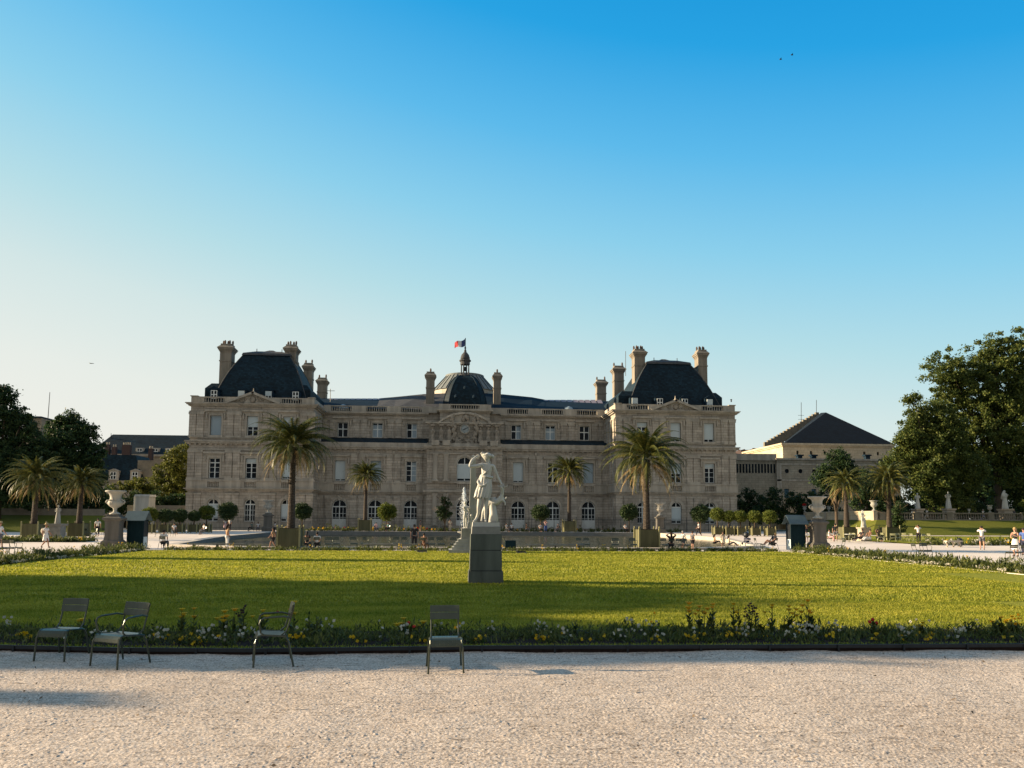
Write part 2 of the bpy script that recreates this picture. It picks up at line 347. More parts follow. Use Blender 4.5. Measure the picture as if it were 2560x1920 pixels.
def gq(xa,xb,xc,xd,ya,yb):
    inside=ya>=-13 and yb<=131
    l,r=min(xa,xd)<-2000,max(xb,xc)>2000
    if l: gq1(-3000,-75,-75,-3000,ya,yb,1); xa=xd=-75
    if r: gq1(75,3000,3000,75,ya,yb,1); xb=xc=75
    gq1(xa,xb,xc,xd,ya,yb,0 if inside else 1)
for ya,yb in zip(rows,rows[1:]):
    if ya>=y0h-1e-4 and yb<=y1h+1e-4:
        a_=cut(max(ya,y0h+1e-4)); b_=cut(min(yb,y1h-1e-4)); gq(-3000,a_[0],b_[0],-3000,ya,yb); gq(a_[1],3000,3000,b_[1],ya,yb)
    else: gq(-3000,3000,3000,-3000,ya,yb)
go=struct(mb.build('ground',[M['sand'],simple('park_ground',(.045,.05,.025),.95,.4,.2)])); go.data.polygons.foreach_set('material_index',GM)

# ---- rough gravel of the near path (real relief)
RAIL=[G(px,py,.13) for px,py in((-500,1606),(0,1612),(300,1619),(640,1621),(1180,1614),(1860,1612),(2560,1609),(3000,1606))]
def raily(x):
    for a,b in zip(RAIL,RAIL[1:]):
        if x<=b.x: return lerp(a.y,b.y,(x-a.x)/(b.x-a.x))
    return RAIL[-1].y
def vnoise(rs,nx,ny,fx,fy):
    gx=int(fx)+3; gy=int(fy)+3; g=rs.rand(gy,gx)
    u=np.linspace(0,fx,nx); v=np.linspace(0,fy,ny); i=u.astype(int); j=v.astype(int); du=u-i; dv=v-j
    du=du*du*(3-2*du); dv=dv*dv*(3-2*dv)
    a=g[np.ix_(j,i)]; b=g[np.ix_(j,i+1)]; c=g[np.ix_(j+1,i)]; d=g[np.ix_(j+1,i+1)]
    return (a*(1-du)+b*du)*(1-dv)[:,None]+(c*(1-du)+d*du)*dv[:,None]
rs=np.random.RandomState(3)
nx,ny=1400,600
yy_=5.5+(13.7-5.5)*np.linspace(0,1,ny)**1.15
U,Y=np.meshgrid(np.linspace(0,1,nx),yy_); X=(-.6*Y-.5)+U*(1.42*Y+1.0)
TILE=rs.rand(512,512)
def wn(x,y,cell,ox=0):
    u=x/cell+1000+ox; v=y/cell+1000; i=np.floor(u).astype(int); j=np.floor(v).astype(int); du=u-i; dv=v-j; du=du*du*(3-2*du); dv=dv*dv*(3-2*dv)
    g=lambda a,b:TILE[(j+b)%512,(i+a)%512]
    return (g(0,0)*(1-du)+g(1,0)*du)*(1-dv)+(g(0,1)*(1-du)+g(1,1)*du)*dv
Zg=np.zeros_like(X)
for cell,amp in((2.3,.014),(.7,.008),(.19,.003),(.03,.0015),(.018,.0028)):
    Zg+=(wn(X,Y,cell,cell*700)-.5)*2*amp
sp_=wn(X,Y,.034,77); Zg+=np.where(sp_>.86,(sp_-.86)*.05,0)
ry_=np.interp(X,[p.x for p in RAIL],[p.y for p in RAIL]); tt=np.clip((Y-(ry_-.5))/.5,0,1); Zg+=.004+(.018+.02*wn(X,Y,.5,5))*tt*tt*(3-2*tt)
idx=np.arange(nx*ny).reshape(ny,nx)
Fq=np.stack([idx[:-1,:-1],idx[:-1,1:],idx[1:,1:],idx[1:,:-1]],-1).reshape(-1,4)
V=np.stack([X,Y,Zg],-1).reshape(-1,3)
rail_y=np.interp(V[:,0],[p.x for p in RAIL],[p.y for p in RAIL])
keep=(V[Fq[:,0],1]<rail_y[Fq[:,0]]+.12)
o=npmesh('gravel_path',V,Fq[keep],M['gravel'],smooth=False); struct(o)
# ---- lawn
LX0,LX1,LY1=-17.6,21.2,47.6
mb=MB(); n=24; xs=[lerp(LX0-.0,LX1,i/n) for i in range(n+1)]
mb.add([(x,raily(x)+.06,.085) for x in xs]+[(x,LY1,.085) for x in xs]+[(x,raily(x)+.06,-.03) for x in xs]+[(x,LY1,-.03) for x in xs],
  [(i,i+1,n+2+i,n+1+i) for i in range(n)]+[(2*n+2+i,2*n+3+i,i+1,i) for i in range(n)]+[(n+1+i,n+2+i,3*n+4+i,3*n+3+i) for i in range(n)])
lawn=struct(mb.build('lawn',M['grass']))
def tri_blades(N_,xr,yr,h,wd,z0,rs,lean=.5,mask=None):
    x=rs.uniform(*xr,N_); y=rs.uniform(*yr,N_)
    if mask is not None:
        k=mask(x,y); x=x[k]; y=y[k]; N_=len(x)
    a=rs.uniform(0,2*np.pi,N_); hh=h*rs.uniform(.5,1.3,N_); ww=wd*rs.uniform(.6,1.3,N_)
    dx=np.cos(a)*ww; dy=np.sin(a)*ww; lx=rs.normal(0,lean,N_)*hh; ly=rs.normal(0,lean,N_)*hh
    z=np.full(N_,z0)
    A=np.stack([x-dx,y-dy,z],-1);B=np.stack([x+dx,y+dy,z],-1);C=np.stack([x+lx,y+ly,z+hh],-1)
    return np.stack([A,B,C],1).reshape(-1,3)
rs=np.random.RandomState(11)
inlawn=lambda x,y:(y>np.interp(x,[p.x for p in RAIL],[p.y for p in RAIL])+.1)&(x>LX0)&(x<LX1)&(np.abs(x-1.3)<y*.72+1)
def bare(x,y): # not inside the near flower bed
    ry=np.interp(x,[p.x for p in RAIL],[p.y for p in RAIL]); return inlawn(x,y)&((y<ry+.35)|(y>ry+2.0))
B1=tri_blades(230000,(-11,13),(11.8,18),.045,.013,.075,rs,mask=bare)
B2=tri_blades(170000,(-17,18),(18,28),.05,.022,.08,rs,mask=bare)
B3=tri_blades(150000,(-18,21.2),(28,47.5),.055,.036,.08,rs,mask=bare)
o=npmesh('grass',np.concatenate([B1,B2,B3]),None,M['blade'],k=3); tag(o,'short mown grass blades covering the sunny lawn','grass',kind='stuff')
# drain grates / sunken box lids near the far edge of the lawn
for px,py,lb in((1055,1381,'dark slot grate in the lawn left of the putto monument'),(1303,1383,'dark slot grate in the lawn right of the tall pedestal')):
    p=G(px,py,.09); t=thing('lawn_grate',lb,'grate',p)
    MB().box(-.32,.32,-.22,.22,0,.03).build('frame',M['pedtop'],t); MB().box(-.28,.28,.0,.14,.03,.12).build('cover',M['iron'],t)
# a few fallen leaves on the gravel
rs=np.random.RandomState(21); n_=150; y=rs.uniform(6.2,12.3,n_); x=y*rs.uniform(-.55,.78,n_); a=rs.uniform(0,6.28,n_); s_=rs.uniform(.012,.028,n_); z=np.full(n_,.03)
u=np.stack([np.cos(a)*s_,np.sin(a)*s_,rs.uniform(-.3,.6,n_)*s_],-1); v=np.stack([-np.sin(a)*s_*.5,np.cos(a)*s_*.5,rs.uniform(0,.5,n_)*s_],-1); c_=np.stack([x,y,z],-1)
tag(npmesh('fallen_leaves',np.stack([c_-u,c_-v,c_+u,c_+v],1).reshape(-1,3),None,simple('dry_leaf',(.13,.09,.05),.8,.4,30)),'small dry brown leaves scattered over the near gravel','leaves',kind='stuff')
# ---- edging rail of the near bed
t=thing('edging_rail','long low black iron edging rail on short posts along the near gravel','edging',(0,0,0))
mb=MB()
for a,b in zip(RAIL,RAIL[1:]):
    mb.add([(a.x,a.y,.075),(b.x,b.y,.075),(b.x,b.y,.13),(a.x,a.y,.13),(a.x,a.y+.02,.075),(b.x,b.y+.02,.075),(b.x,b.y+.02,.13),(a.x,a.y+.02,.13)],[(0,1,2,3),(4,7,6,5),(3,2,6,7),(0,4,5,1)])
mb.build('rail',M['iron'],t)
mb=MB(); mb.add([],[])
for a,b in zip(RAIL,RAIL[1:]):
    mb.add([(a.x,a.y+.03,-.03),(b.x,b.y+.03,-.03),(b.x,b.y+.03,.075),(a.x,a.y+.03,.075)],[(0,1,2,3)])
mb.build('backing_strip',M['soil'],t)
for px in(29,182,342,509,680,850,1027,1203,1380,1556,1732,1897,2062,2218,2370,2508):
    x=AX(px,12,1625); y=raily(x)
    MB().box(x-.014,x+.014,y-.02,y-.001,-.03,.12).build('post',M['iron'],t)
# ---- basin with raised stone rim
o0,o1=offs(0),offs(.9); n=len(rim)
t=thing('basin','octagonal stone rimmed water basin in front of the palace','basin',(0,0,0))
mb=MB(); V=[(x,y,zr(y)) for x,y in o0]+[(x,y,zr(y)) for x,y in o1]+[(x,y,-.3) for x,y in o0]+[(x,y,gz(y)-.1) for x,y in o1]
fs=[]
for i in range(n):
    j=(i+1)%n; fs+=[(i,j,n+j,n+i),(n+i,n+j,3*n+j,3*n+i)]+([(2*n+i,2*n+j,j,i)] if i<5 else [])
mb.add(V,fs); mb.build('rim',simple('basin_stone',(.44,.40,.34),.8,.2,1.5,.3,6),t)
mb=MB(); mb.add(V,[(2*n+i,2*n+(i+1)%n,(i+1)%n,i) for i in range(5,n)]); mb.build('inner_wall',simple('shade_toned_basin_stone',(.17,.175,.165),.7,.25,1.5),t)  # darker stone copy: shade of the far and left inner faces put into colour
q=N('water'); q.b.inputs['Base Color'].default_value=(.075,.075,.045,1); q.b.inputs['Roughness'].default_value=.16; q.b.inputs['IOR'].default_value=1.33
g=q.n('NewGeometry'); mp=q.n('Mapping'); mp.inputs['Scale'].default_value=(.8,.5,1); q.l(g.outputs['Position'],mp.inputs[0]); nz=q.n('TexNoise',i_Scale=2.5,i_Detail=4.0); q.l(mp.outputs[0],nz.inputs['Vector'])
bp=q.n('Bump',i_Strength=.5,i_Distance=.06); q.l(nz.outputs[0],bp.inputs['Height']); q.l(bp.outputs[0],q.b.inputs['Normal'])
M['water']=q.m
mb=MB(); mb.add([(x,y,-.08) for x,y in offs(.02)],[tuple(range(n))]); struct(mb.build('water',M['water']))
# ================================================================ PALACE
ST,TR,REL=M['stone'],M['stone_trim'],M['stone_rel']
pal=thing('palace','long three storey stone palace with slate pavilion roofs, tall chimneys and a domed clock pavilion','palace',(0,0,0))
PF=118.0      # front of the corner pavilions
MW=126.5      # upper wall of the main wing
LW=123.5      # lower two storeys of the main wing
PB=.3         # base height
def wallgrid(mb,x0,x1,z0,z1,Y,holes,depth=.55,n=Vector((0,-1,0))):
    """wall in plane Y (facing -Y) with rectangular holes and reveals"""
    xs=sorted({x0,x1,*[h[0] for h in holes],*[h[1] for h in holes]}); zs=sorted({z0,z1,*[h[2] for h in holes],*[h[3] for h in holes]})
    for i in range(len(xs)-1):
        for j in range(len(zs)-1):
            cx=(xs[i]+xs[i+1])/2; cz=(zs[j]+zs[j+1])/2
            if any(h[0]<cx<h[1] and h[2]<cz<h[3] for h in holes): continue
            mb.add([(xs[i],Y,zs[j]),(xs[i+1],Y,zs[j]),(xs[i+1],Y,zs[j+1]),(xs[i],Y,zs[j+1])],[(0,1,2,3)])
    for a,b,c,d in holes:
        y=Y+depth
        mb.add([(a,Y,c),(b,Y,c),(b,Y,d),(a,Y,d),(a,y,c),(b,y,c),(b,y,d),(a,y,d)],[(0,4,5,1),(1,5,6,2),(2,6,7,3),(3,7,4,0)])
def archfill(mb,a,b,c,d,Y,depth=.5,k=10):
    """spandrels turning the top of a rectangular hole into a round arch"""
    r=(b-a)/2; cx=(a+b)/2; zc=d-r
    arc=[(cx-r*math.cos(math.pi*i/k),zc+r*math.sin(math.pi*i/k)) for i in range(k+1)]
    for i in range(k):
        (xa,za),(xb,zb)=arc[i],arc[i+1]
        mb.add([(xa,Y,za),(xb,Y,zb),(xb,Y,d),(xa,Y,d),(xa,Y+depth,za),(xb,Y+depth,zb)],[(0,1,2,3),(0,4,5,1)])
def window(x0,x1,z0,z1,Y,style,arch=False,parent=None,cols=2,rows=(.3,.54,.77)):
    parent=parent or pal; t=.085; mb=MB(); y0,y1=Y,Y+.12
    zt=z1-(x1-x0)/2 if arch else z1
    mb.box(x0,x0+t,y0,y1,z0,zt); mb.box(x1-t,x1,y0,y1,z0,zt); mb.box(x0+t,x1-t,y0,y1,z0,z0+t)
    cx=(x0+x1)/2; mb.box(cx-.07,cx+.07,y0-.02,y1,z0+t,z1-(.05 if arch else t))
    if not arch: mb.box(x0+t,x1-t,y0,y1,z1-t,z1)
    else:
        r=(x1-x0)/2; k=12
        for i in range(k):
            a,b=math.pi*i/k,math.pi*(i+1)/k; P_=lambda rr,q:(cx-rr*math.cos(q),zt+rr*math.sin(q))
            q=[P_(r,a),P_(r,b),P_(r-t*1.3,b),P_(r-t*1.3,a)]
            mb.add([(x,y0,z) for x,z in q]+[(x,y1,z) for x,z in q],[(0,1,2,3),(0,4,5,1),(1,5,6,2),(2,6,7,3),(3,7,4,0)])
        mb.box(x0+t,x1-t,y0-.01,y1,zt-.09,zt+.09)
    hh=z1-z0
    cur=style=='c'; style='g' if cur else style
    if style in('g','p','h','a'):
        for f in rows:
            th=.075 if f==rows[-1] and not arch else .03
            mb.box(x0+t,cx-.07,y0+.01,y1-.01,z0+hh*f-th,z0+hh*f+th); mb.box(cx+.07,x1-t,y0+.01,y1-.01,z0+hh*f-th,z0+hh*f+th)
        if arch:
            for s_ in(-1,1):
                xm=cx+s_*(x1-x0)/4; mb.box(xm-.03,xm+.03,y0+.01,y1-.01,z0+t,zt-.09)
    if arch and style=='a': # pale lower panels of the french windows
        mb.box(x0+t,cx-.07,y0+.03,y1-.03,z0+t,z0+1.35); mb.box(cx+.07,x1-t,y0+.03,y1-.03,z0+t,z0+1.35)
    w_=mb.build('window',M['white'],parent)
    mb=MB(); yp=Y+.09
    if arch:
        r=(x1-x0)/2-.02; pts=[(x1-.02,yp,z0+.02),(x1-.02,yp,zt)]+[(cx+r*math.cos(math.pi*i/12),yp,zt+r*math.sin(math.pi*i/12)) for i in range(1,12)]+[(x0+.02,yp,zt),(x0+.02,yp,z0+.02)]
        mb.add(pts,[tuple(range(len(pts)-1,-1,-1))])
    else: mb.add([(x0+.02,yp,z0+.02),(x1-.02,yp,z0+.02),(x1-.02,yp,z1-.02),(x0+.02,yp,z1-.02)],[(0,1,2,3)])
    mb.build('pane',M['glass'],w_)
    if cur:
        r_=random.Random(int(x0*37+z0*11)); f=r_.uniform(.45,.98); a_,b_=((x0+t,x1-t) if r_.random()<.5 else ((x0+t,cx-.07) if r_.random()<.5 else (cx+.07,x1-t)))
        MB().box(a_,b_,Y+.07,Y+.085,z0+t,z0+hh*f-.02).build('curtain',M['blind2'],w_)
    if style!='g' and style!='a':
        zb={'f':z0+.25,'p':z1-hh*.55,'h':z1-hh*.2,'F':z0+.02,'m':z0+.4}[style]
        ztt=zt-.1 if arch else z1-.02
        MB().box(x0+.03,x1-.03,Y-.1,Y-.03,zb,ztt).build('blind',M['blind2'] if style in'F' else M['blind'],w_)
    return w_
def surround(mb,x0,x1,z0,z1,Y,hood=True,arch=False):
    e=.24; y0,y1=Y-.11,Y+.1
    if not arch:
        mb.box(x0-e,x0,y0,y1,z0,z1); mb.box(x1,x1+e,y0,y1,z0,z1); mb.box(x0-e,x1+e,y0,y1,z1,z1+.3)
        if hood:
            mb.box(x0-.62,x1+.62,Y-.12,Y+.05,z1+.3,z1+.62); mb.box(x0-.75,x1+.75,Y-.42,Y+.05,z1+.62,z1+.86)
            for s_,xx in((-1,x0-.5),(1,x1+.5)): mb.cbox(xx,Y-.1,.22,.28,z1-.55,z1+.3)
    else:
        r=(x1-x0)/2; cx=(x0+x1)/2; zc=z1-r; k=12
        for i in range(k):
            a,b=math.pi*i/k,math.pi*(i+1)/k; q=[(cx-rr*math.cos(w),zc+rr*math.sin(w)) for rr,w in((r+.02,a),(r+.02,b),(r+.4,b),(r+.4,a))]
            mb.add([(x,Y-.1,z) for x,z in q]+[(x,Y+.02,z) for x,z in q],[(0,3,2,1),(0,1,5,4),(2,3,7,6),(1,2,6,5),(3,0,4,7)])
        mb.box(x0-.5,x0-.02,Y-.12,Y+.05,zc-.3,zc-.0); mb.box(x1+.02,x1+.5,Y-.12,Y+.05,zc-.3,zc-.0)
        mb.box(cx-.2,cx+.2,Y-.22,Y+.05,z1-.05,z1+.6)
def band(mb,x0,x1,yf,yb,z0,z1,out):
    mb.box(x0-out,x1+out,yf-out,yb,z0,z1)
def dentils(mb,x0,x1,Y,z0,z1,step=.75,w=.3,out=.25):
    n=int((x1-x0)/step)
    for i in range(n+1):
        x=lerp(x0+w/2,x1-w/2,i/n); mb.box(x-w/2,x+w/2,Y-out,Y-.003,z0,z1)
def balustrade(mb,x0,x1,Y,z0,z1,step=.42,w=.2,d=.3):
    mb.box(x0,x1,Y,Y+d,z0,z0+.16); mb.box(x0,x1,Y-.05,Y+d+.05,z1-.17,z1)
    n=max(1,int((x1-x0)/step))
    for i in range(n):
        x=lerp(x0,x1,(i+.5)/n)
        mb.lathe([(w*.3,z0+.16),(w*.5,z0+.35),(w*.28,z1-.45),(w*.45,z1-.17)],(x,Y+d/2,0),6,cap=False)
def piers(mb,xs,Y,z0,z1,w=.9,out=.12):
    for x in xs: mb.box(x-w/2,x+w/2,Y-out,Y+.4,z0,z1)
# levels (z)
Z=dict(b=PB,g1=6.15,b1=6.5,b2=7.75,f2=12.9,c2=13.6,f3=14.0,e3=18.2,c3=19.3,bt=20.25)
def storeys(tr,st,x0,x1,yf,yb,zc,o=.0,full=True):
    "horizontal mouldings shared by all blocks"
    band(tr,x0,x1,yf,yb,PB,PB+1.0,.25)
    band(tr,x0,x1,yf,yb,Z['g1'],Z['g1']+.25,.22); band(tr,x0,x1,yf,yb,Z['g1']+.25,Z['b1'],.5); 
def pavilion(X0,X1,side,w3,w2,w1):
    """corner pavilion: w3/w2/w1 window styles per storey"""
    xm=(X0+X1)/2; sp=5.38; yb=PF+17; wc=[xm-sp,xm,xm+sp]; ww=.82
    st=MB(); tr=MB()
    holes=[]; 
    for x in wc: holes+=[(x-ww,x+ww,14.45,17.45),(x-ww,x+ww,8.0,11.05),(x-ww,x+ww,1.6,4.95)]
    wallgrid(st,X0,X1,PB,Z['c3'],PF,holes)
    for x in wc: archfill(st,x-ww,x+ww,1.6,4.95,PF)
    # side and back walls
    st.add([(X0,yb,PB),(X0,PF,PB),(X0,PF,Z['c3']),(X0,yb,Z['c3']),(X1,PF,PB),(X1,yb,PB),(X1,yb,Z['c3']),(X1,PF,Z['c3'])],[(0,1,2,3),(4,5,6,7),(5,0,3,6)])
    # relief on the visible flank: pilasters, windows, niches
    fx=X1 if side<0 else X0; sg=1 if side<0 else -1
    # trims
    storeys(tr,st,X0,X1,PF,yb,0)
    band(tr,X0,X1,PF,yb,7.62,7.8,.3)
    for a,b in ((X0,wc[0]-ww),(wc[0]+ww,wc[1]-ww),(wc[1]+ww,wc[2]-ww),(wc[2]+ww,X1)): tr.box(a,b,PF-.2,PF-.003,Z['b1'],7.62)
    for x in wc: balustrade(tr,x-ww,x+ww,PF-.25,Z['b1'],7.62,.3,.16,.2)
    tr.box(X1,X1+.2,PF-.2,yb,Z['b1'],7.62); tr.box(X0-.2,X0,PF-.2,yb,Z['b1'],7.62)
    band(tr,X0,X1,PF,yb,12.2,12.4,.14); dentils(tr,X0,X1,PF,12.95,13.2); band(tr,X0,X1,PF,yb,13.2,13.45,.42); band(tr,X0,X1,PF,yb,13.45,13.62,.58)
    band(tr,X0,X1,PF,yb,14.0,14.12,.12)
    band(tr,X0,X1,PF,yb,17.95,18.12,.16); band(tr,X0,X1,PF,yb,18.85,19.05,.3); band(tr,X0,X1,PF,yb,19.05,19.22,.55); band(tr,X0,X1,PF,yb,19.22,19.32,.7)
    for z1_ in(12.05,): pass
    for i,x in enumerate(wc):
        surround(tr,x-ww,x+ww,14.45,17.45,PF,hood=True); surround(tr,x-ww,x+ww,8.0,11.05,PF); surround(tr,x-ww,x+ww,1.6,4.95,PF,arch=True)
        tr.box(x-ww-.25,x+ww+.25,PF-.2,PF-.003,14.12,14.45)
    # pilasters: paired strips between windows
    gaps=[(X0,wc[0]-ww-1.1),(wc[0]+ww+.95,wc[1]-ww-.95),(wc[1]+ww+.95,wc[2]-ww-.95),(wc[2]+ww+1.1,X1)]
    pl=st
    for a,b in gaps:
        m=(a+b)/2; hw=.5; d=(b-a)/2-hw-.02
        for x in(m-max(d,.56),m+max(d,.56)):
            for za,zb in((7.8,12.2),(14.12,17.95)):
                pl.box(x-hw,x+hw,PF-.16,PF-.004,za,zb); tr.box(x-hw-.08,x+hw+.08,PF-.24,PF-.004,zb-.38,zb-.003); tr.box(x-hw-.06,x+hw+.06,PF-.22,PF-.004,za+.003,za+.28)
            pl.box(x-hw,x+hw,PF-.14,PF-.004,PB+1,5.55); tr.box(x-hw-.07,x+hw+.07,PF-.2,PF-.004,5.55,5.8)
    ny=4
    for i in range(ny):
        y=lerp(PF+.7,PF+7.7,i/(ny-1))
        for za,zb in((7.8,12.2),(14.12,17.95),(PB+1,5.6)):
            a,b=sorted((fx,fx+sg*.2)); pl.box(a+.003*(sg>0),b-.003*(sg<0) if 0 else b,y-.42,y+.42,za,zb)
    st.build('wall',ST,pal)
    # parapet with balustrades + pediment
    zt=Z['bt']+.05; z0=19.32
    pe=3.9
    tr2=MB()
    for a,b in((X0,X0+1.9),(xm-pe-.35,xm-pe+2),(xm+pe-2,xm+pe+.35),(X1-1.9,X1)): tr2.box(a,b,PF-.05,PF+.45,z0,zt)
    balustrade(tr2,X0+1.9,xm-pe-.35,PF,z0,zt,.36,.2); balustrade(tr2,xm+pe+.35,X1-1.9,PF,z0,zt,.36,.2)
    for x_,s_ in((X0,1),(X1,-1)):
        a,b=sorted((x_,x_+s_*.4)); tr2.box(a,b,PF+.45,yb,z0,zt)
    tr2.box(X0-.12,X0+1.0,PF-.17,PF+.6,zt,zt+.12); tr2.box(X1-1.0,X1+.12,PF-.17,PF+.6,zt,zt+.12)
    tr2.build('parapet',TR,pal)
    pd=MB(); pd.poly([(xm-pe,PF-.1,19.33),(xm+pe,PF-.1,19.33),(xm,PF-.1,20.75)],(0,.7,0))
    for s_ in(-1,1):
        d=Vector((pe*s_*-1,0,1.5)); c_=Vector((xm+s_*pe/2,PF-.25,19.33+.85)); L=d.length/2
        pd.obox(c_,d.normalized()*(L+.15),(0,.35,0),Vector((d.z,0,-d.x)).normalized()*.17)
    pd.lathe([(.2,0),(.3,.2),(.1,.5),(.05,.9)],(xm,PF,20.8),8)
    pdo=pd.build('pediment',TR,pal)
    rl=MB(); r_=random.Random(int(xm))
    for i in range(26):
        x=r_.uniform(-2.9,2.9); h=1.3*(1-abs(x)/3.5); z=19.5+r_.uniform(.1,max(.15,h-.35)); rl.sphere((xm+x,PF-.16,z),r_.uniform(.1,.22),6,4,(1,.5,r_.uniform(.8,1.6)))
    rl.sphere((xm,PF-.2,19.9),.4,8,6,(1,.4,1.2)); rl.build('relief',REL,pdo,smooth=True)
    tr.build('mouldings',TR,pal)
    # windows
    for j,x in enumerate(wc):
        window(x-ww,x+ww,14.45,17.45,PF+.4,w3[j]); window(x-ww,x+ww,8.0,11.05,PF+.4,w2[j]); window(x-ww,x+ww,1.6,4.95,PF+.4,w1[j],arch=True,rows=(.28,.5))
    return xm,wc
styles={'L':(('F','p','f'),('g','h','f'),('m','g','m')),'R':(('h','f','m'),('c','p','h'),('g','m','m'))}
PLX=(-39.13,-20.92); PRX=(25.49,44.76)
pavilion(*PLX,-1,*styles['L']); pavilion(*PRX,1,*styles['R'])
# ---- pavilion roofs
def hiproof(X0,X1,Y0,Y1,z0,zb,zt,tx,ty,name='roof',top=None):
    """steep slate roof: base rect -> slightly bellcast -> top rect, low zinc cap"""
    xm=(X0+X1)/2; ym=(Y0+Y1)/2; mb=MB(); prof=[(0,z0),(0,zb),(.02,zb+.15)]
    rings=[]
    def ringr(ax,ay,z): return [(xm-ax,ym-ay,z),(xm+ax,ym-ay,z),(xm+ax,ym+ay,z),(xm-ax,ym+ay,z)]
    A=(X1-X0)/2; B=(Y1-Y0)/2
    K=9
    for i in range(K+1):
        t=i/K; e=t+.16*t*(1-t) # slightly convex
        e=1-(1-t)**1.0; bulge=.075*math.sin(math.pi*t**1.3)
        ax=lerp(A,tx,t)+bulge*A*.6; ay=lerp(B,ty,t)+bulge*B*.6
        if t>.9: pass
        rings.append(ringr(ax,ay,lerp(z0,zt,t)))
    V=[p for r in rings for p in r]; fs=[(i*4+k,i*4+(k+1)%4,(i+1)*4+(k+1)%4,(i+1)*4+k) for i in range(K) for k in range(4)]
    mb.add(V,fs); rf=mb.build(name,M['slate'],pal)
    cp=MB(); cp.add(ringr(tx+.25,ty+.25,zt-.12)+ringr(tx+.1,ty+.1,zt+.25)+ringr(tx*.55,ty*.55,zt+.85),[(0,1,5,4),(1,2,6,5),(2,3,7,6),(3,0,4,7),(4,5,9,8),(5,6,10,9),(6,7,11,10),(7,4,8,11),(8,9,10,11)])
    cp.lathe([(.06,0),(.06,.7)],(xm-tx*.55,ym-ty*.5,zt+.6),6); cp.lathe([(.06,0),(.06,.7)],(xm+tx*.55,ym-ty*.5,zt+.6),6)
    cp.lathe([(tx*.38,0),(.3,.55)],(xm,ym,zt+.8),4,sq=True)
    cp.build('roof_cap',M['zinc'],rf)
    # hip flashing lines
    for k in range(4): MB().tube([rings[i][k] for i in range(K+1)],.07,5).build('hip_flashing',M['zinc'],rf)
    return rf
def dormer(x,Y,z,parent,style='g'):
    mb=MB(); w=.72
    mb.box(x-w,x+w,Y,Y+2.6,z,z+1.55); mb.poly([(x-w-.12,Y-.1,z+1.55),(x+w+.12,Y-.1,z+1.55),(x,Y-.1,z+2.1)],(0,2.6,0))
    d=mb.build('dormer',M['zinc_dark'],parent); window(x-.47,x+.47,z+.1,z+1.42,Y-.13,style,parent=d,rows=(.5,))
def chimney(x,y,wx,wy,z0,z1,pots=2,mat=None,name='chimney'):
    z1-=.75; sd_=wy*abs(x)/y; wx-=sd_*.8; x+=.4*sd_*(1 if x>0 else -1)*1.0
    mb=MB(); h=z1-z0; ko=min(1,wx/1.9)
    mb.cbox(x,y,wx,wy,z0,z1-1.25); mb.cbox(x,y,wx+.16,wy+.16,z1-2.75,z1-2.55)
    for k,(o_,a,b) in enumerate(((.12,1.25,1.05),(.34,1.05,.85),(.62,.85,.62),(.82,.62,.5))): mb.cbox(x,y,wx+o_*ko,wy+o_*ko,z1-a,z1-b)
    mb.lathe([((wx+.8)/2,0),((wx-.1)/2,.3),((wx-.1)/2,.5)],(x,y,z1-.5),sq=True) if False else mb.cbox(x,y,wx+.8*ko,wy+.8*ko,z1-.5,z1-.12,.4*ko)
    mb.cbox(x,y,wx-.1,wy-.1,z1-.12,z1+.15)
    # panel lines
    mb.box(x-wx/2+.25,x+wx/2-.25,y-wy/2-.05,y-wy/2-.003,z0+.5,z1-3)
    c_=mb.build(name,M['chim'],pal)
    for i in range(pots):
        px=x+(i-(pots-1)/2)*(wx-.35)/max(1,pots-1 if pots>1 else 1)
        MB().lathe([(.15,0),(.13,.3),(.18,.34),(.1,.7)],(px,y-.1*((i%2)*2-1)*2,z1+.15),8).build('chimney_pot',M['potclay'],c_)
    return c_
def pavroof(X0,X1,ch):
    xm=(X0+X1)/2; z0=19.4
    # roof foot blocks beside the main slope
    rf=hiproof(X0+2.2,X1-2.2+1.0,PF+1.6,PF+15.5,z0,z0+2.6,AZ(592,886,PF+5.5),3.6,3.2)
    lo=MB(); lo.box(X0+1.1,X1-1.1,PF+2.6,PF+15.2,z0,22.0,.0); lo.box(X0+1.1+.0,X1-1.1,PF+2.6,PF+15.2,22.0,22.9,.75); lo.build('lower_roof',M['slate'],pal)
    for i in range(4): dormer(lerp(xm-6.2,xm+6.0,i/3),PF+1.3,20.05,rf,('g','m','p','g')[i] if xm<0 else ('m','g','g','m')[i])
    return rf
pavroof(*PLX,None); pavroof(*PRX,None)
for (xa,xb,yt,Y,pots) in((554,590,853,PF+7,5),(716,748,855,PF+7,4),(762,787,901,PF+20,2),(797,822,938,PF+32,2),(1577,1609,866,PF+7,5),(1733,1763,868,PF+7,5),(1529,1557,908,PF+20,2),(1487,1513,943,PF+32,2)):
    a,b=at(xa,900,Y).x,at(xb,900,Y).x; chimney((a+b)/2,Y,b-a,2.0 if pots>2 else 1.7,19.5,AZ((xa+xb)/2,yt,Y),pots)
# further mansard roofs behind the pavilions
for s_,(X0,X1) in((-1,PLX),(1,PRX)):
    for Y0,zt in((PF+17,25.7),(PF+29,24.8)):
        hiproof(X0+2,X1-1.6,Y0,Y0+13,19.4,22,zt,3.4,3.4)
    # rear wings
    MB().box(X0+1,X1-1,PF+17,PF+46,PB,19.4).build('rear_wing',ST,pal)
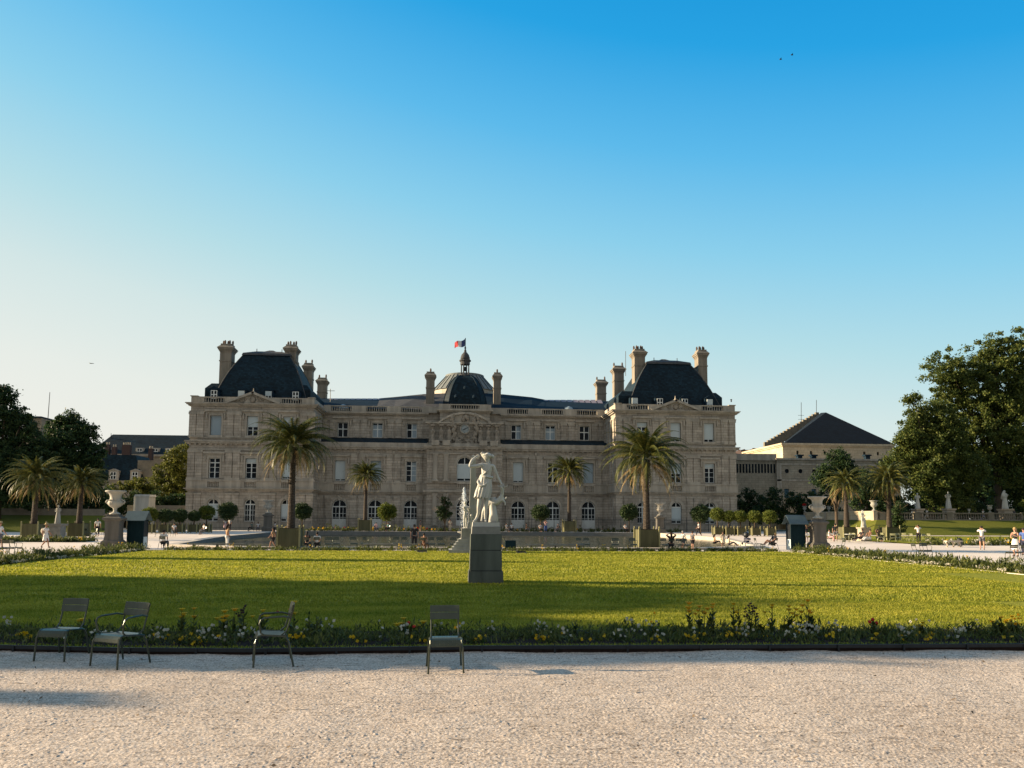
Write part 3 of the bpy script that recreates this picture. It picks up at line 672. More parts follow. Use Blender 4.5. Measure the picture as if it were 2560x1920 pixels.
# small vent boxes between pavilion and main wing
# ---- main wing
def mainwing(X0,X1,wc3,wc2,s3,s2):
    st=MB(); tr=MB(); ww=.82; wg=1.12
    wallgrid(st,X0,X1,PB,14.2,LW,[(x-ww,x+ww,8.05,11.3) for x in wc2]+[(x-wg,x+wg,PB+.4,5.1) for x in wc2])
    up_=MB(); wallgrid(up_,X0,X1,13.9,19.6,MW,[(x-ww,x+ww,15.35,17.75) for x in wc3])
    for x in wc2: archfill(st,x-wg,x+wg,PB+.4,5.1,LW)
    # lean-to roof between the planes
    MB().add([(X0,LW-.25,14.2),(X1,LW-.25,14.2),(X1,MW-.01,15.25),(X0,MW-.01,15.25)],[(0,1,2,3)]).build('ledge_roof',M['slate'],pal)
    band(tr,X0,X1,LW,LW+.5,PB,PB+.4,.2)
    tr.box(X0,X1,LW-.22,LW-.003,Z['g1']-.1,Z['g1']+.15); tr.box(X0,X1,LW-.5,LW-.003,Z['g1']+.15,Z['b1']-.1)
    tr.box(X0,X1,LW-.3,LW-.003,7.7,7.9)
    e=[X0]+[v for x in wc2 for v in(x-ww,x+ww)]+[X1]
    for a,b in zip(e[::2],e[1::2]): tr.box(a,b,LW-.2,LW-.003,Z['b1']-.1,7.7)
    for x in wc2: balustrade(tr,x-ww,x+ww,LW-.25,Z['b1']-.1,7.7,.3,.16,.2)
    tr.box(X0,X1,LW-.14,LW-.003,12.2,12.4); dentils(tr,X0,X1,LW,12.9,13.12,.8); tr.box(X0,X1,LW-.42,LW-.003,13.12,13.4); tr.box(X0,X1,LW-.58,LW-.003,13.4,13.58)
    tr.box(X0,X1,LW-.3,LW-.003,13.58,14.2)
    # consoles in the frieze
    for x in [ (a+b)/2 for a,b in zip(wc2,wc2[1:]) ]: tr.cbox(x,LW-.12,.35,.24,12.45,12.88)
    tr.box(X0,X1,MW-.14,MW-.003,18.1,18.3); tr.box(X0,X1,MW-.3,MW-.003,19.05,19.25); tr.box(X0,X1,MW-.55,MW+.5,19.25,19.5)
    for x in wc3: surround(tr,x-ww,x+ww,15.35,17.75,MW,hood=True)
    for x in wc2: surround(tr,x-ww,x+ww,8.05,11.3,LW); surround(tr,x-wg,x+wg,PB+.4,5.1,LW,arch=True)
    pl=st
    def strips(wc,Y,za,zb,w_,pl=st):
        g=[X0]+list(wc)+[X1]
        for i in range(len(g)-1):
            m=(g[i]+g[i+1])/2
            if i==0: m=(X0+wc[0]-w_)/2-.2
            if i==len(g)-2: m=(X1+wc[-1]+w_)/2+.2
            for x in(m-.62,m+.62):
                pl.box(x-.45,x+.45,Y-.15,Y-.004,za,zb); tr.box(x-.52,x+.52,Y-.22,Y-.004,zb-.36,zb-.003); tr.box(x-.5,x+.5,Y-.2,Y-.004,za+.003,za+.25)
    strips(wc3,MW,15.3,18.1,ww,up_); up_.build('upper_wall',ST,pal); strips(wc2,LW,7.9,12.2,ww); strips(wc2,LW,PB+.5,5.7,wg)
    st.build('wall',ST,pal)
    bt=MB(); z0,z1=19.5,20.55
    m=[X0]+[x for x in wc3]+[X1]
    segs=[]; xx=X0
    nseg=3 if X1-X0>12 else 2; L=(X1-X0)/nseg
    for i in range(nseg):
        a=X0+i*L; bt.box(a,a+1.2,MW-.05,MW+.45,z0,z1); bt.box(a+L-1.2,a+L,MW-.05,MW+.45,z0,z1); balustrade(bt,a+1.2,a+L-1.2,MW,z0,z1,.36,.2)
    bt.build('parapet',TR,pal)
    tr.build('mouldings',TR,pal)
    for x,s_ in zip(wc3,s3): window(x-ww,x+ww,15.35,17.75,MW+.35,s_,rows=(.56,))
    for x,s_ in zip(wc2,s2): window(x-ww,x+ww,8.05,11.3,LW+.4,s_)
    for x in wc2: window(x-wg,x+wg,PB+.4,5.1,LW+.4,'a',arch=True,rows=(.36,.5))
CX0,CX1=-3.85,7.95; AXC=2.05
mainwing(PLX[1],CX0,(-17.78,-12.16,-6.56),(-17.6,-12.0,-6.4),('g','c','c'),('f','F','c'))
mainwing(CX1,PRX[0],(10.63,16.35,22.09),(10.75,16.4,22.2),('c','c','g'),('f','g','F'))
# ---- central clock pavilion
CF=120.8
st=MB(); tr=MB()
wallgrid(st,CX0,CX1,PB,13.9,CF,[(AXC-1.2,AXC+1.2,8.05,11.9),(AXC-1.25,AXC+1.25,PB+.3,5.3)]); archfill(st,AXC-1.2,AXC+1.2,8.05,11.9,CF); archfill(st,AXC-1.25,AXC+1.25,PB+.3,5.3,CF)
UF=122.6
wallgrid(st,CX0+.2,CX1-.2,13.9,17.6,UF,[]); 
st.add([(CX0,MW,PB),(CX0,CF,PB),(CX0,CF,13.9),(CX0,MW,13.9),(CX1,CF,PB),(CX1,MW,PB),(CX1,MW,13.9),(CX1,CF,13.9)],[(0,1,2,3),(4,5,6,7)])
st.add([(CX0+.2,MW,13.9),(CX0+.2,UF,13.9),(CX0+.2,UF,17.6),(CX0+.2,MW,17.6),(CX1-.2,UF,13.9),(CX1-.2,MW,13.9),(CX1-.2,MW,17.6),(CX1-.2,UF,17.6)],[(0,1,2,3),(4,5,6,7)])
dx0,dx1=AXC-4.0,AXC+4.0
st.box(dx0,dx1,UF+.3,MW+8,17.6,19.25)
st.build('wall',ST,pal)
def cband(x0,x1,Y,z0,z1,out): tr.box(x0-out,x1+out,Y-out,Y+.6,z0,z1)
cband(CX0,CX1,CF,PB,PB+.8,.2); cband(CX0,CX1,CF,6.05,6.3,.25); cband(CX0,CX1,CF,6.3,6.6,.5); cband(CX0,CX1,CF,7.75,7.95,.3)
cband(CX0,CX1,CF,12.3,12.45,.15); dentils(tr,CX0,CX1,CF,12.9,13.1); cband(CX0,CX1,CF,13.1,13.35,.42); cband(CX0,CX1,CF,13.35,13.55,.58); cband(CX0,CX1,CF,13.55,13.9,.1)
tr.box(CX0,CX1,CF,UF,13.9,14.02)
for x in(AXC-4.6,AXC-2.9,AXC+2.9,AXC+4.6): # column pairs
    for za,zb in((7.95,12.3),(PB+.8,6.05)):
        tr.lathe([(.5,za),(.5,za+.2),(.4,za+.3),(.36,zb-.45),(.46,zb-.2),(.5,zb)],(x,CF-.35,0),12)
        tr.box(x-.55,x+.55,CF-.9,CF-.003,za-.0,za+.15)
    tr.box(x-.6,x+.6,CF-.75,CF-.003,13.9-.3,14.4)
tr.box(AXC-1.2,AXC+1.2,CF-.3,CF-.003,6.6,6.75); balustrade(tr,AXC-1.2,AXC+1.2,CF-.28,6.6,7.75,.3,.16,.2)
surround(tr,AXC-1.2,AXC+1.2,8.05,11.9,CF,arch=True); surround(tr,AXC-1.25,AXC+1.25,PB+.3,5.3,CF,arch=True)
cband(CX0+.2,CX1-.2,UF,17.1,17.3,.3); cband(CX0+.2,CX1-.2,UF,17.3,17.5,.55)
# wall of the main block continuing behind the clock attic
at_=MB(); at_.box(CX0,CX1,MW+.02,MW+.6,13.9,19.48); at_.build('attic_wall',ST,pal)
at_=MB(); at_.box(CX0,CX1,MW-.14,MW+.015,18.1,18.3); at_.box(CX0,CX1,MW-.55,MW+.5,19.482,19.62); at_.box(CX0,CX1,MW-.05,MW+.45,19.622,20.55); at_.build('attic_parapet',TR,pal)
# cornice of the attic above the arch
tr.box(dx0-.2,dx1+.2,UF-.1,MW,19.2,19.4); tr.box(dx0-.5,dx1+.5,UF-.4,MW,19.4,19.62)
tr.build('mouldings',TR,pal)
window(AXC-1.2,AXC+1.2,8.05,11.9,CF+.4,'m',arch=True,rows=(.3,)); window(AXC-1.25,AXC+1.25,PB+.3,5.3,CF+.4,'a',arch=True,rows=(.36,.5))
# segmental pediment
pd=MB(); Rr=6.2; hw=4.3; k=18; a0=math.asin(hw/Rr); zc=19.2-Rr
arc=[(AXC+Rr*math.sin(lerp(-a0,a0,i/k)),zc+Rr*math.cos(lerp(-a0,a0,i/k))) for i in range(k+1)]
zb_=arc[0][1]
pd.poly([(x,UF-.15,z) for x,z in arc][::-1],(0,.6,0))
for (xa,za),(xb,zb2) in zip(arc,arc[1:]):
    pd.add([(xa,UF-.5,za-.35),(xb,UF-.5,zb2-.35),(xb,UF-.5,zb2),(xa,UF-.5,za),(xa,UF+.2,za-.35),(xb,UF+.2,zb2-.35),(xb,UF+.2,zb2+.02),(xa,UF+.2,za+.02)],[(0,1,2,3),(0,4,5,1),(3,2,6,7)])
pdo=pd.build('clock_pediment',TR,pal)
# carved figures and caryatids
rl=MB(); r_=random.Random(8)
for s_ in(-1,1):
    for i in range(16):
        a=i/15; rl.sphere((AXC+s_*(.95+r_.uniform(.1,.9)+.5*math.sin(a*3)),UF-.4,14.5+a*4.2),r_.uniform(.22,.4),7,5,(1,.6,r_.uniform(1,1.8)))
    for i in range(9): rl.sphere((AXC+s_*r_.uniform(.3,2.2),UF-.4,14.1+r_.uniform(0,1.2)),r_.uniform(.2,.35),6,4,(1.3,.6,.8))
for i in range(8): rl.sphere((AXC+r_.uniform(-.5,.5),UF-.35,17.3+r_.uniform(0,1.2)),r_.uniform(.2,.35),6,4,(1,.5,1.2))
rl.build('clock_relief',REL,pal,smooth=True)
for x in(AXC-5.1,AXC-3.75,AXC-2.5,AXC+2.5,AXC+3.75,AXC+5.1):
    mb=MB(); mb.lathe([(.42,14.4),(.38,14.9),(.3,15.4),(.4,15.95),(.36,16.2),(.14,16.35),(.19,16.5),(.19,16.7),(.08,16.85),(.4,16.86),(.4,17.1)],(x,UF-.45,0),9); mb.build('caryatid',REL,pal,smooth=False)
ck=MB(); 
for k_ in range(1): ck.add([(AXC+.68*math.cos(2*math.pi*i/28),UF-.75,16.4-.0+.68*math.sin(2*math.pi*i/28)) for i in range(28)]+[(AXC+.68*math.cos(2*math.pi*i/28),UF-.2,16.4+.68*math.sin(2*math.pi*i/28)) for i in range(28)],[tuple(range(28))]+[(i,28+i,28+(i+1)%28,(i+1)%28) for i in range(28)])
clk=ck.build('clock',simple('clock_face',(.27,.31,.31),.5,.08,3),pal)
ri=MB(); ri.tube([(AXC+0.72*math.cos(2*math.pi*i/28),UF-.75,16.4+0.72*math.sin(2*math.pi*i/28)) for i in range(28)],.07,6,closed=True); ri.build('clock_rim',TR,clk)
hn=MB()
a=R(27); d=Vector((math.cos(a),0,math.sin(a))); nn=Vector((-d.z,0,d.x)); c0_=Vector((AXC,UF-.79,16.4))
hn.obox(c0_+d*.25,d*.35,(0,.015,0),nn*.04); hn.obox(c0_-d*.13,d*.22,(0,.015,0),nn*.055)
hn.build('clock_hands',M['iron'],clk)
tk=MB()
for i in range(12):
    a=2*math.pi*i/12; d=Vector((math.cos(a),0,math.sin(a))); tk.obox(c0_+d*.58,d*(.05 if i%3 else .08),(0,.012,0),Vector((-d.z,0,d.x))*.03)
tk.build('clock_numerals',M['iron'],clk)
bt=MB(); z0=19.62; bt.box(dx0-.2,dx0+1.7,UF,UF+.4,z0,20.5); bt.box(dx1-1.7,dx1+.2,UF,UF+.4,z0,20.5); balustrade(bt,dx0+1.7,dx1-1.7,UF,z0,20.5,.36,.2)
bt.build('parapet',TR,pal)
# dome: four-sided bell, lantern, cupola
dm=MB(); DY=UF+4.2
zt0,zt1=19.5,AZ(1161,941,DY)
for i in range(10): pass
prof=[]
for i in range(13):
    t=i/12; prof.append((1.05+2.55*math.cos(t*math.pi/2)**.62,lerp(zt0,zt1,t)))
def octring(r,z): 
    c_=r*.74; return [(-r,-c_,z),(-c_,-r,z),(c_,-r,z),(r,-c_,z),(r,c_,z),(c_,r,z),(-c_,r,z),(-r,c_,z)]
V=[(AXC+x,DY+y,z) for r,zz in prof for x,y,z in octring(r,zz)]
dm.add(V,[(i*8+k,i*8+(k+1)%8,(i+1)*8+(k+1)%8,(i+1)*8+k) for i in range(12) for k in range(8)]+[tuple(96+k for k in range(8))])
dome=dm.build('dome',M['slate'],pal)
rb=MB()
for k in range(8): rb.tube([V[i*8+k] for i in range(13)],.09,5)
rb.build('dome_rib',M['zinc_dark'],dome)
for x,z in((AXC-1.45,21.6),(AXC+1.45,21.6),(AXC,23.1)):
    yy=DY-3.95 if z<23 else DY-3.5
    MB().lathe([(.26,0),(.26,.35),(.1,.5)],(x,yy,z),8).build('dome_vent',M['zinc_dark'],dome)
ln=MB(); zl=zt1
ln.lathe([(1.15,0),(1.15,.25),(.95,.3)],(AXC,DY,zl-.1),12)
for k in range(8):
    a=2*math.pi*(k+.5)/8; ln.lathe([(.11,0),(.09,1.9)],(AXC+.66*math.cos(a),DY+.66*math.sin(a),zl+.2),6)
ln.lathe([(.8,0),(.8,.5),(.98,.6),(.98,.78),(.8,.82)],(AXC,DY,zl+1.95),14)
lan=ln.build('lantern',M['zinc'],pal)
MB().lathe([(.26,0),(.3,.3),(.22,.6),(.1,.75)],(AXC,DY,zl+.9),8).build('bell',M['zinc_dark'],lan)
MB().lathe([(.8,0),(.77,.45),(.62,.9),(.38,1.2),(.2,1.4),(.22,1.6),(.1,1.8),(.16,2.1),(.06,2.4),(.05,3.2)],(AXC,DY,zl+2.75),14).build('cupola',M['zinc'],lan,smooth=True)
zf=zl+5.6
# roofs behind the main wing: hemicycle cone, rising roofs, glass strips
hb=MB(); HY=142.0; cx=at(1161,1000,HY).x; zc0=AZ(1161,982,HY); zc1=AZ(1161,940,HY); rr=at(1240,1000,HY).x-cx; 
hb.lathe([(rr,zc0-3.5),(rr,zc0),(rr+.15,zc0+.02)],(cx,HY,0),32,cap=False); hb.build('hemicycle_drum',simple('drum_panels',(.36,.33,.26),.6,.3,1.2),pal)
hb=MB(); hb.lathe([(rr+.2,zc0),(3.6,zc1-.35),(3.6,zc1),(.4,zc1+.2)],(cx,HY,0),32); hb.build('hemicycle_roof',simple('pale_zinc',(.17,.19,.19),.7,.25,1.2,spec=.2),pal)
sm=MB()
for k in range(32):
    a=2*math.pi*k/32; sm.tube([(cx+(rr+.2)*math.cos(a),HY+(rr+.2)*math.sin(a),zc0+.06),(cx+3.6*math.cos(a),HY+3.6*math.sin(a),zc1-.3)],.05,4)
sm.build('roof_seams',M['zinc_dark'],pal)
def slab(pts,Y,dep,mat,name):
    P_=[at(x,y,Y) for x,y in pts]; m=MB(); m.poly(P_,(0,dep,0)); return m.build(name,mat,pal)
# long roofs rising towards the centre, real slopes: front eave low, ridge behind
def sloproof(e,r,mat,name):
    """e: eave pixels at Y=128, r: ridge pixels at Y=136"""
    A=[at(x,y,128.2) for x,y in e]; B=[at(x,y,137) for x,y in r]; C=[Vector((p.x,150,p.z-3)) for p in B]
    m=MB(); n_=len(A); m.add(A+B+C,[(i,i+1,n_+i+1,n_+i) for i in range(n_-1)]+[(n_+i,n_+i+1,2*n_+i+1,2*n_+i) for i in range(n_-1)]); return m.build(name,mat,pal)
sloproof(((940,1022),(985,1022),(1060,1024),(1125,1024)),((950,995.5),(990,992),(1060,985),(1125,983)),M['zinc'],'rising_roof')
sloproof(((1195,1025),(1260,1025),(1330,1026),(1362,1026)),((1195,982),(1260,986),(1330,993),(1362,999)),M['zinc_dark'],'rising_roof')
sloproof(((800,1020),(950,1022)),((800,996),(960,997)),M['zinc_dark'],'long_roof')
sloproof(((1340,1026),(1530,1030)),((1340,999),(1530,1003)),M['zinc_dark'],'long_roof')
gl=MB()
for a,b,y_ in((822,960,997.5),(1358,1505,1001)):
    n_=10
    for i in range(n_):
        p=at(lerp(a,b,i/n_),y_,136.6); q_=at(lerp(a,b,(i+.86)/n_),y_+.3,136.6); gl.add([(p.x,p.y-1.6,p.z-.75),(q_.x,p.y-1.6,p.z-.75),(q_.x,p.y,p.z+.12),(p.x,p.y,p.z+.12)],[(0,1,2,3)])
gl.build('skylight',simple('skylight_panes',(.30,.24,.23),.35,.2,2),pal)
for px in(822,858,1422):
    p=at(px,1012 if px<1100 else 1017,128.9); m=MB(); m.lathe([(.95,0),(.9,.5),(.6,.95),(.1,1.15)],(0,0,0),12); o=m.build('oculus_dormer',M['blind2'] if px!=822 else M['zinc'],pal,smooth=True); o.location=(p.x,p.y,p.z-.95); o.scale=(.9,.7,.9)
for (xa,xb,yt) in((1066,1087,922),(1233,1252,924)):
    Y=132; a,b=at(xa,950,Y).x,at(xb,950,Y).x; chimney((a+b)/2,Y,b-a,1.4,20.5,AZ((xa+xb)/2,yt,Y),1)
# antennas
def mast(px,py0,py1,Y,r=.05,bars=(),name='antenna',label='',parent=None):
    a,b=at(px,py0,Y),at(px,py1,Y); m=MB(); m.tube([a,b],r,5)
    for f,w_ in bars: z=lerp(a.z,b.z,f); m.tube([(a.x-w_,Y,z),(a.x+w_,Y,z)],r*.8,4)
    return m.build(name,M['iron'],parent)
mast(826,1005,972,134,.06,((.85,.7),),parent=pal); mast(1564,940,878,134,.05,parent=pal)
mast(1828,1005,998,119,.1,((.8,.15),),parent=pal)
# flag on the lantern
fl=thing('flag','french tricolour flag blowing left from the pole above the clock dome','flag',(AXC,DY,zf))
ztop=AZ(1161,845,DY); MB().tube([(0,0,-.3),(0,0,ztop-zf)],.07,6).build('flagpole',M['zinc_dark'],fl)
V=[];F_=[];mi=[]; nx_,ny_=12,6; fw,fh=1.85,1.2
for i in range(nx_+1):
    t=i/nx_
    for j in range(ny_+1):
        s_=j/ny_; V.append((-.07-fw*t*.93,.25*math.sin(t*7+s_*1.2)*t,ztop-zf-.15-s_*fh*(1-.25*t)-t*.7-.12*math.sin(t*6)))
for i in range(nx_):
    for j in range(ny_): F_.append((i*(ny_+1)+j,(i+1)*(ny_+1)+j,(i+1)*(ny_+1)+j+1,i*(ny_+1)+j+1)); mi.append(i*3//nx_)
m=MB(); m.add(V,F_); o=m.build('flag_cloth',[simple('flag_blue',(.03,.05,.16),.7),simple('flag_white',(.7,.7,.7),.7),simple('flag_red',(.55,.03,.04),.7)],fl); o.data.polygons.foreach_set('material_index',mi)
# ---- iron fence in front
fe=thing('iron_fence','tall dark iron railing running along the foot of the palace','fence',(0,0,0)); FY=115.5
x0,x1=AX(455,FY,1310),AX(1852,FY,1310); z0=gz(FY); m=MB(); m.box(x0,x1,FY-.02,FY+.02,z0+1.75,z0+1.8); m.box(x0,x1,FY-.02,FY+.02,z0+.3,z0+.35)
m.build('rail',M['fence'],fe)
V=[]; n_=int((x1-x0)/.17)
m=MB()
for i in range(n_):
    x=x0+i*.17; m.add([(x-.015,FY,z0),(x+.015,FY,z0),(x+.015,FY,z0+1.98),(x,FY,z0+2.08),(x-.015,FY,z0+1.98),(x-.015,FY+.03,z0),(x+.015,FY+.03,z0),(x+.015,FY+.03,z0+1.98),(x,FY+.03,z0+2.08),(x-.015,FY+.03,z0+1.98)],[(0,1,2,3,4),(9,8,7,6,5),(0,4,9,5),(1,6,7,2)])
m.build('bars',M['fence'],fe)
m=MB(); 
for i in range(int((x1-x0)/3.4)+1): m.cbox(x0+i*3.4,FY+.05,.12,.12,z0,z0+2.2,.03)
m.build('posts',M['fence'],fe)
# ================================================================ VEGETATION
def leaf_cloud(lobes,N_,size,clr,ncl,seed,bias=.4,asp=.7,droop=0):
    rs=np.random.RandomState(seed); L=np.array(lobes,dtype=float)
    vol=L[:,3]*L[:,4]*L[:,5]; pr=vol**.8; pr/=pr.sum()
    k=rs.choice(len(L),ncl,p=pr); d=rs.normal(size=(ncl,3)); d/=np.linalg.norm(d,axis=1)[:,None]
    r=rs.rand(ncl)**bias; C=L[k,:3]+d*r[:,None]*L[k,3:6]*rs.uniform(.86,1.08,(ncl,1))
    cs=rs.uniform(.5,1.35,ncl)
    j=rs.randint(0,ncl,N_); off=rs.normal(size=(N_,3))*clr*.55*cs[j][:,None]; off[:,2]*=.75; P_=C[j]+off
    n=rs.normal(size=(N_,3)); n[:,2]+=.35; n/=np.linalg.norm(n,axis=1)[:,None]
    u=np.cross(n,rs.normal(size=(N_,3))); u/=np.linalg.norm(u,axis=1)[:,None]; v=np.cross(n,u)
    s=size*rs.uniform(.6,1.3,N_)[:,None]; u=u*s; v=v*s*asp
    return np.stack([P_-u,P_-v*.8,P_+u,P_+v],1).reshape(-1,3)
def limb_mesh(base,tops,r0,seed,segs=5):
    r_=random.Random(seed); m=MB(); base=Vector(base)
    fork=base+Vector((0,0,(max(t[2] for t in tops)-base.z)*.3))
    m.tube([base-Vector((0,0,.3)),base+Vector((0,0,.4)),lerp(base,fork,.6),fork],[r0*1.35,r0,r0*.85,r0*.75],9)
    for t in tops:
        t=Vector(t); pts=[fork-Vector((0,0,.4))]
        for i in range(1,segs+1):
            q=lerp(fork,t,i/segs); pts.append(q+Vector((r_.uniform(-.3,.3),r_.uniform(-.3,.3),r_.uniform(-.1,.4)))*(1-i/segs)*2)
        m.tube(pts,[lerp(r0*.55,.05,i/segs) for i in range(segs+1)],6)
        for b in range(2):
            a=pts[2+b]; e=a+Vector((r_.uniform(-2,2),r_.uniform(-2,2),r_.uniform(.5,2))); m.tube([a,lerp(a,e,.5)+Vector((0,0,.2)),e],[r0*.22,r0*.12,.03],5)
    return m
def tree(name,label,px,Y,lob,N_,size,clr,ncl,seed,mat,r0=.35,z0=None,dy=.8,cat='tree',group=None,bias=.4,off=None):
    """lobes in picture units of the plane at depth Y, turned into metres"""
    b=PY(px,Y) if off is None else Vector(off)
    if z0 is not None: b.z=z0
    t=thing(name,label,cat,b,group=group); L=[]
    r_=random.Random(seed)
    for l in lob:
        if off is None:
            p=at(l[0],l[1],Y); rr=l[2]/(F/(Y*math.cos(YAW)+p.x*math.sin(YAW))); 
        else: p=Vector((l[0],l[1],l[2])); rr=l[3]
        sx=1 if off is not None or len(l)<4 else l[3]
        L.append((p.x-b.x,p.y-b.y+r_.uniform(-.5,.5)*rr*.8,p.z-b.z,rr*sx,rr*dy,rr))
    tops=[(l[0]*.85,l[1]*.8,l[2]+l[5]*.3) for l in L][:9]
    limb_mesh((0,0,0),tops,r0,seed).build('trunk',M['bark'],t,smooth=True)
    npmesh('crown',leaf_cloud(L,N_,size,clr,ncl,seed,bias),None,mat,t)
    return t
TY=118
tree('plane_tree','tallest leafy tree at the right edge, behind the terrace statues',2500,TY,((2350,940,55),(2430,925,70),(2400,990,75),(2490,895,66),(2560,890,66),(2470,1000,95),(2560,1010,105),(2640,950,110),(2500,1120,105),(2600,1130,110),(2440,1100,80),(2550,1215,85),(2640,1230,100)),185000,.19,.7,2100,1,M['leafR'],.7,z0=2.3)
tree('plane_tree','broad lower tree left of the tallest one at the right, over the terrace balustrade',2330,TY-6,((2345,1060,62),(2288,1050,34),(2275,1000,20),(2262,1095,30),(2300,1115,50),(2270,1150,42),(2350,1140,75),(2310,1190,70),(2400,1180,65),(2375,1070,45),(2235,1165,30),(2340,1235,50),(2395,1245,40)),130000,.165,.6,1700,2,M['leafR'],.5,z0=2.3)
tree('tree','feathery small tree standing before the round windows of the orangery',2092,104,((2095,1150,32),(2110,1175,36),(2070,1185,30),(2050,1200,24),(2135,1200,26),(2090,1215,34)),16000,.13,.4,420,3,M['leafL'],.25)
tree('tree','dark bushy tree between the feathery tree and the right palms',2170,110,((2165,1205,32),(2195,1230,36),(2150,1245,34),(2215,1265,34),(2185,1280,30)),14000,.15,.5,300,4,M['leafL'],.25)
tree('tree','tall dark tree at the left edge of the picture',-10,102,((-25,1000,48),(10,985,28),(25,1040,40),(55,1062,30),(-30,1090,75),(40,1115,52),(85,1085,24),(0,1190,85),(70,1190,55),(30,1150,60),(95,1130,36),(90,1230,45),(-60,1150,80)),95000,.16,.5,1500,5,M['leafL'],.5)
tree('tree','dark domed tree left of the slate roofed houses',180,108,((135,1075,34),(170,1062,34),(205,1088,36),(232,1135,34),(160,1130,60),(215,1190,48),(130,1190,60),(190,1250,60),(245,1250,28)),75000,.16,.5,1100,6,M['leafL'],.45)
tree('tree','yellow green tree against the left end of the palace',430,131,((455,1138,28),(432,1155,30),(410,1185,34),(455,1185,36),(395,1215,30),(440,1225,42),(470,1230,34)),20000,.16,.45,420,7,M['leafY'],.3)
tree('bush','low olive bush under the dormers of the left houses',335,128,((300,1225,22),(330,1215,22),(360,1220,24),(345,1240,28),(390,1240,26)),9000,.16,.4,160,8,M['leafY'],.15)
tree('bush','dark bushes between the white monument and the palace',420,122,((300,1262,28),(350,1262,32),(400,1262,34),(445,1262,34),(275,1255,30),(480,1275,20)),13000,.17,.5,220,9,M['leafL'],.15)
tree('bush','dark bush close to the right end of the palace',1875,132,((1868,1245,26),(1890,1260,28),(1855,1270,20),(1880,1285,26)),7000,.14,.4,140,10,M['leafL'],.15)
tree('bush','dark bushes below the blue shuttered window of the orangery',1985,126,((1915,1272,26),(1935,1240,22),(2040,1248,28),(2075,1240,26),(1900,1290,22),(1940,1262,24),(1975,1250,20),(2010,1262,30),(1955,1285,26),(2050,1270,34),(2000,1290,28),(2080,1290,28)),20000,.16,.5,340,11,M['leafL'],.15)
tree('tree','dark shady trees filling the ground behind the terrace statues',2480,150,((2380,1245,50),(2450,1235,62),(2530,1230,70),(2610,1220,70),(2320,1260,44),(2250,1272,36),(2480,1190,45),(2540,1170,50),(2300,1285,26),(2350,1280,26),(2410,1282,26),(2470,1282,26),(2540,1280,30),(2600,1280,30),(2240,1285,26)),48000,.3,1.1,420,12,M['leafL'],.3,z0=2.3)
tree('tree','dark trees behind the left terrace wall',80,128,((20,1250,50),(90,1250,45),(150,1265,36),(230,1262,40),(-40,1240,50)),16000,.24,.8,240,13,M['leafL'],.3,z0=1)
tree('cypress','dark narrow evergreen behind the right pair of palms',2243,92,((2243,1275,15),(2243,1300,19),(2246,1320,20),(2250,1258,9)),7000,.09,.25,160,14,M['leafTd'],.12)
tree('shrub','round clipped shrub behind the balustrade between two terrace statues',2436,116,((2436,1266,22),(2420,1270,15),(2452,1270,15)),7000,.1,.25,200,15,M['leafTd'],.15,z0=2.35)
tree('shrub','bright green shrub cut by the right edge of the picture',2575,100,((2572,1262,20),(2585,1285,24),(2575,1300,18)),5000,.11,.3,120,16,M['leafT'],.12,z0=1.6)
tree('tree','slim pale trunked tree left of the middle terrace statue',2349,124,((2345,1240,16),(2352,1250,14),(2338,1252,13)),3000,.13,.35,80,17,M['leafR'],.2,z0=2.3)
tree('tree','slim pale trunked tree right of the middle terrace statue',2401,124,((2400,1235,18),(2410,1248,16),(2394,1250,14)),3500,.13,.35,90,18,M['leafR'],.2,z0=2.3)
# ---- clipped trees (standards) in planter boxes
def planter(px,Y,w,h,label,group='green wooden planter boxes',posts=True,z=None,x=None):
    b=PY(px,Y) if x is None else Vector((x,Y,gz(Y)))
    t=thing('planter_box',label,'planter',b,group=group); hw=w/2
    m=MB(); m.box(-hw+.05,hw-.05,-hw+.05,hw-.05,.08,h); 
    for i in range(1,6):
        x_=-hw+.05+(w-.1)*i/6; m.box(x_-.008,x_+.008,-hw+.035,-hw+.049,.1,h-.02)
    m.build('box',M['planter'],t)
    MB().box(-hw+.12,hw-.12,-hw+.12,hw-.12,h,h+.03).build('soil',M['soil'],t)
    for sx in(-1,1):
        for sy in(-1,1):
            m=MB(); m.cbox(sx*hw,sy*hw,.11,.11,0,h+.1); m.lathe([(.03,0),(.065,.05),(.05,.11),(.01,.14)],(sx*hw,sy*hw,h+.1),8); m.build('corner_post',M['planter_lt'],t)
    return t,b
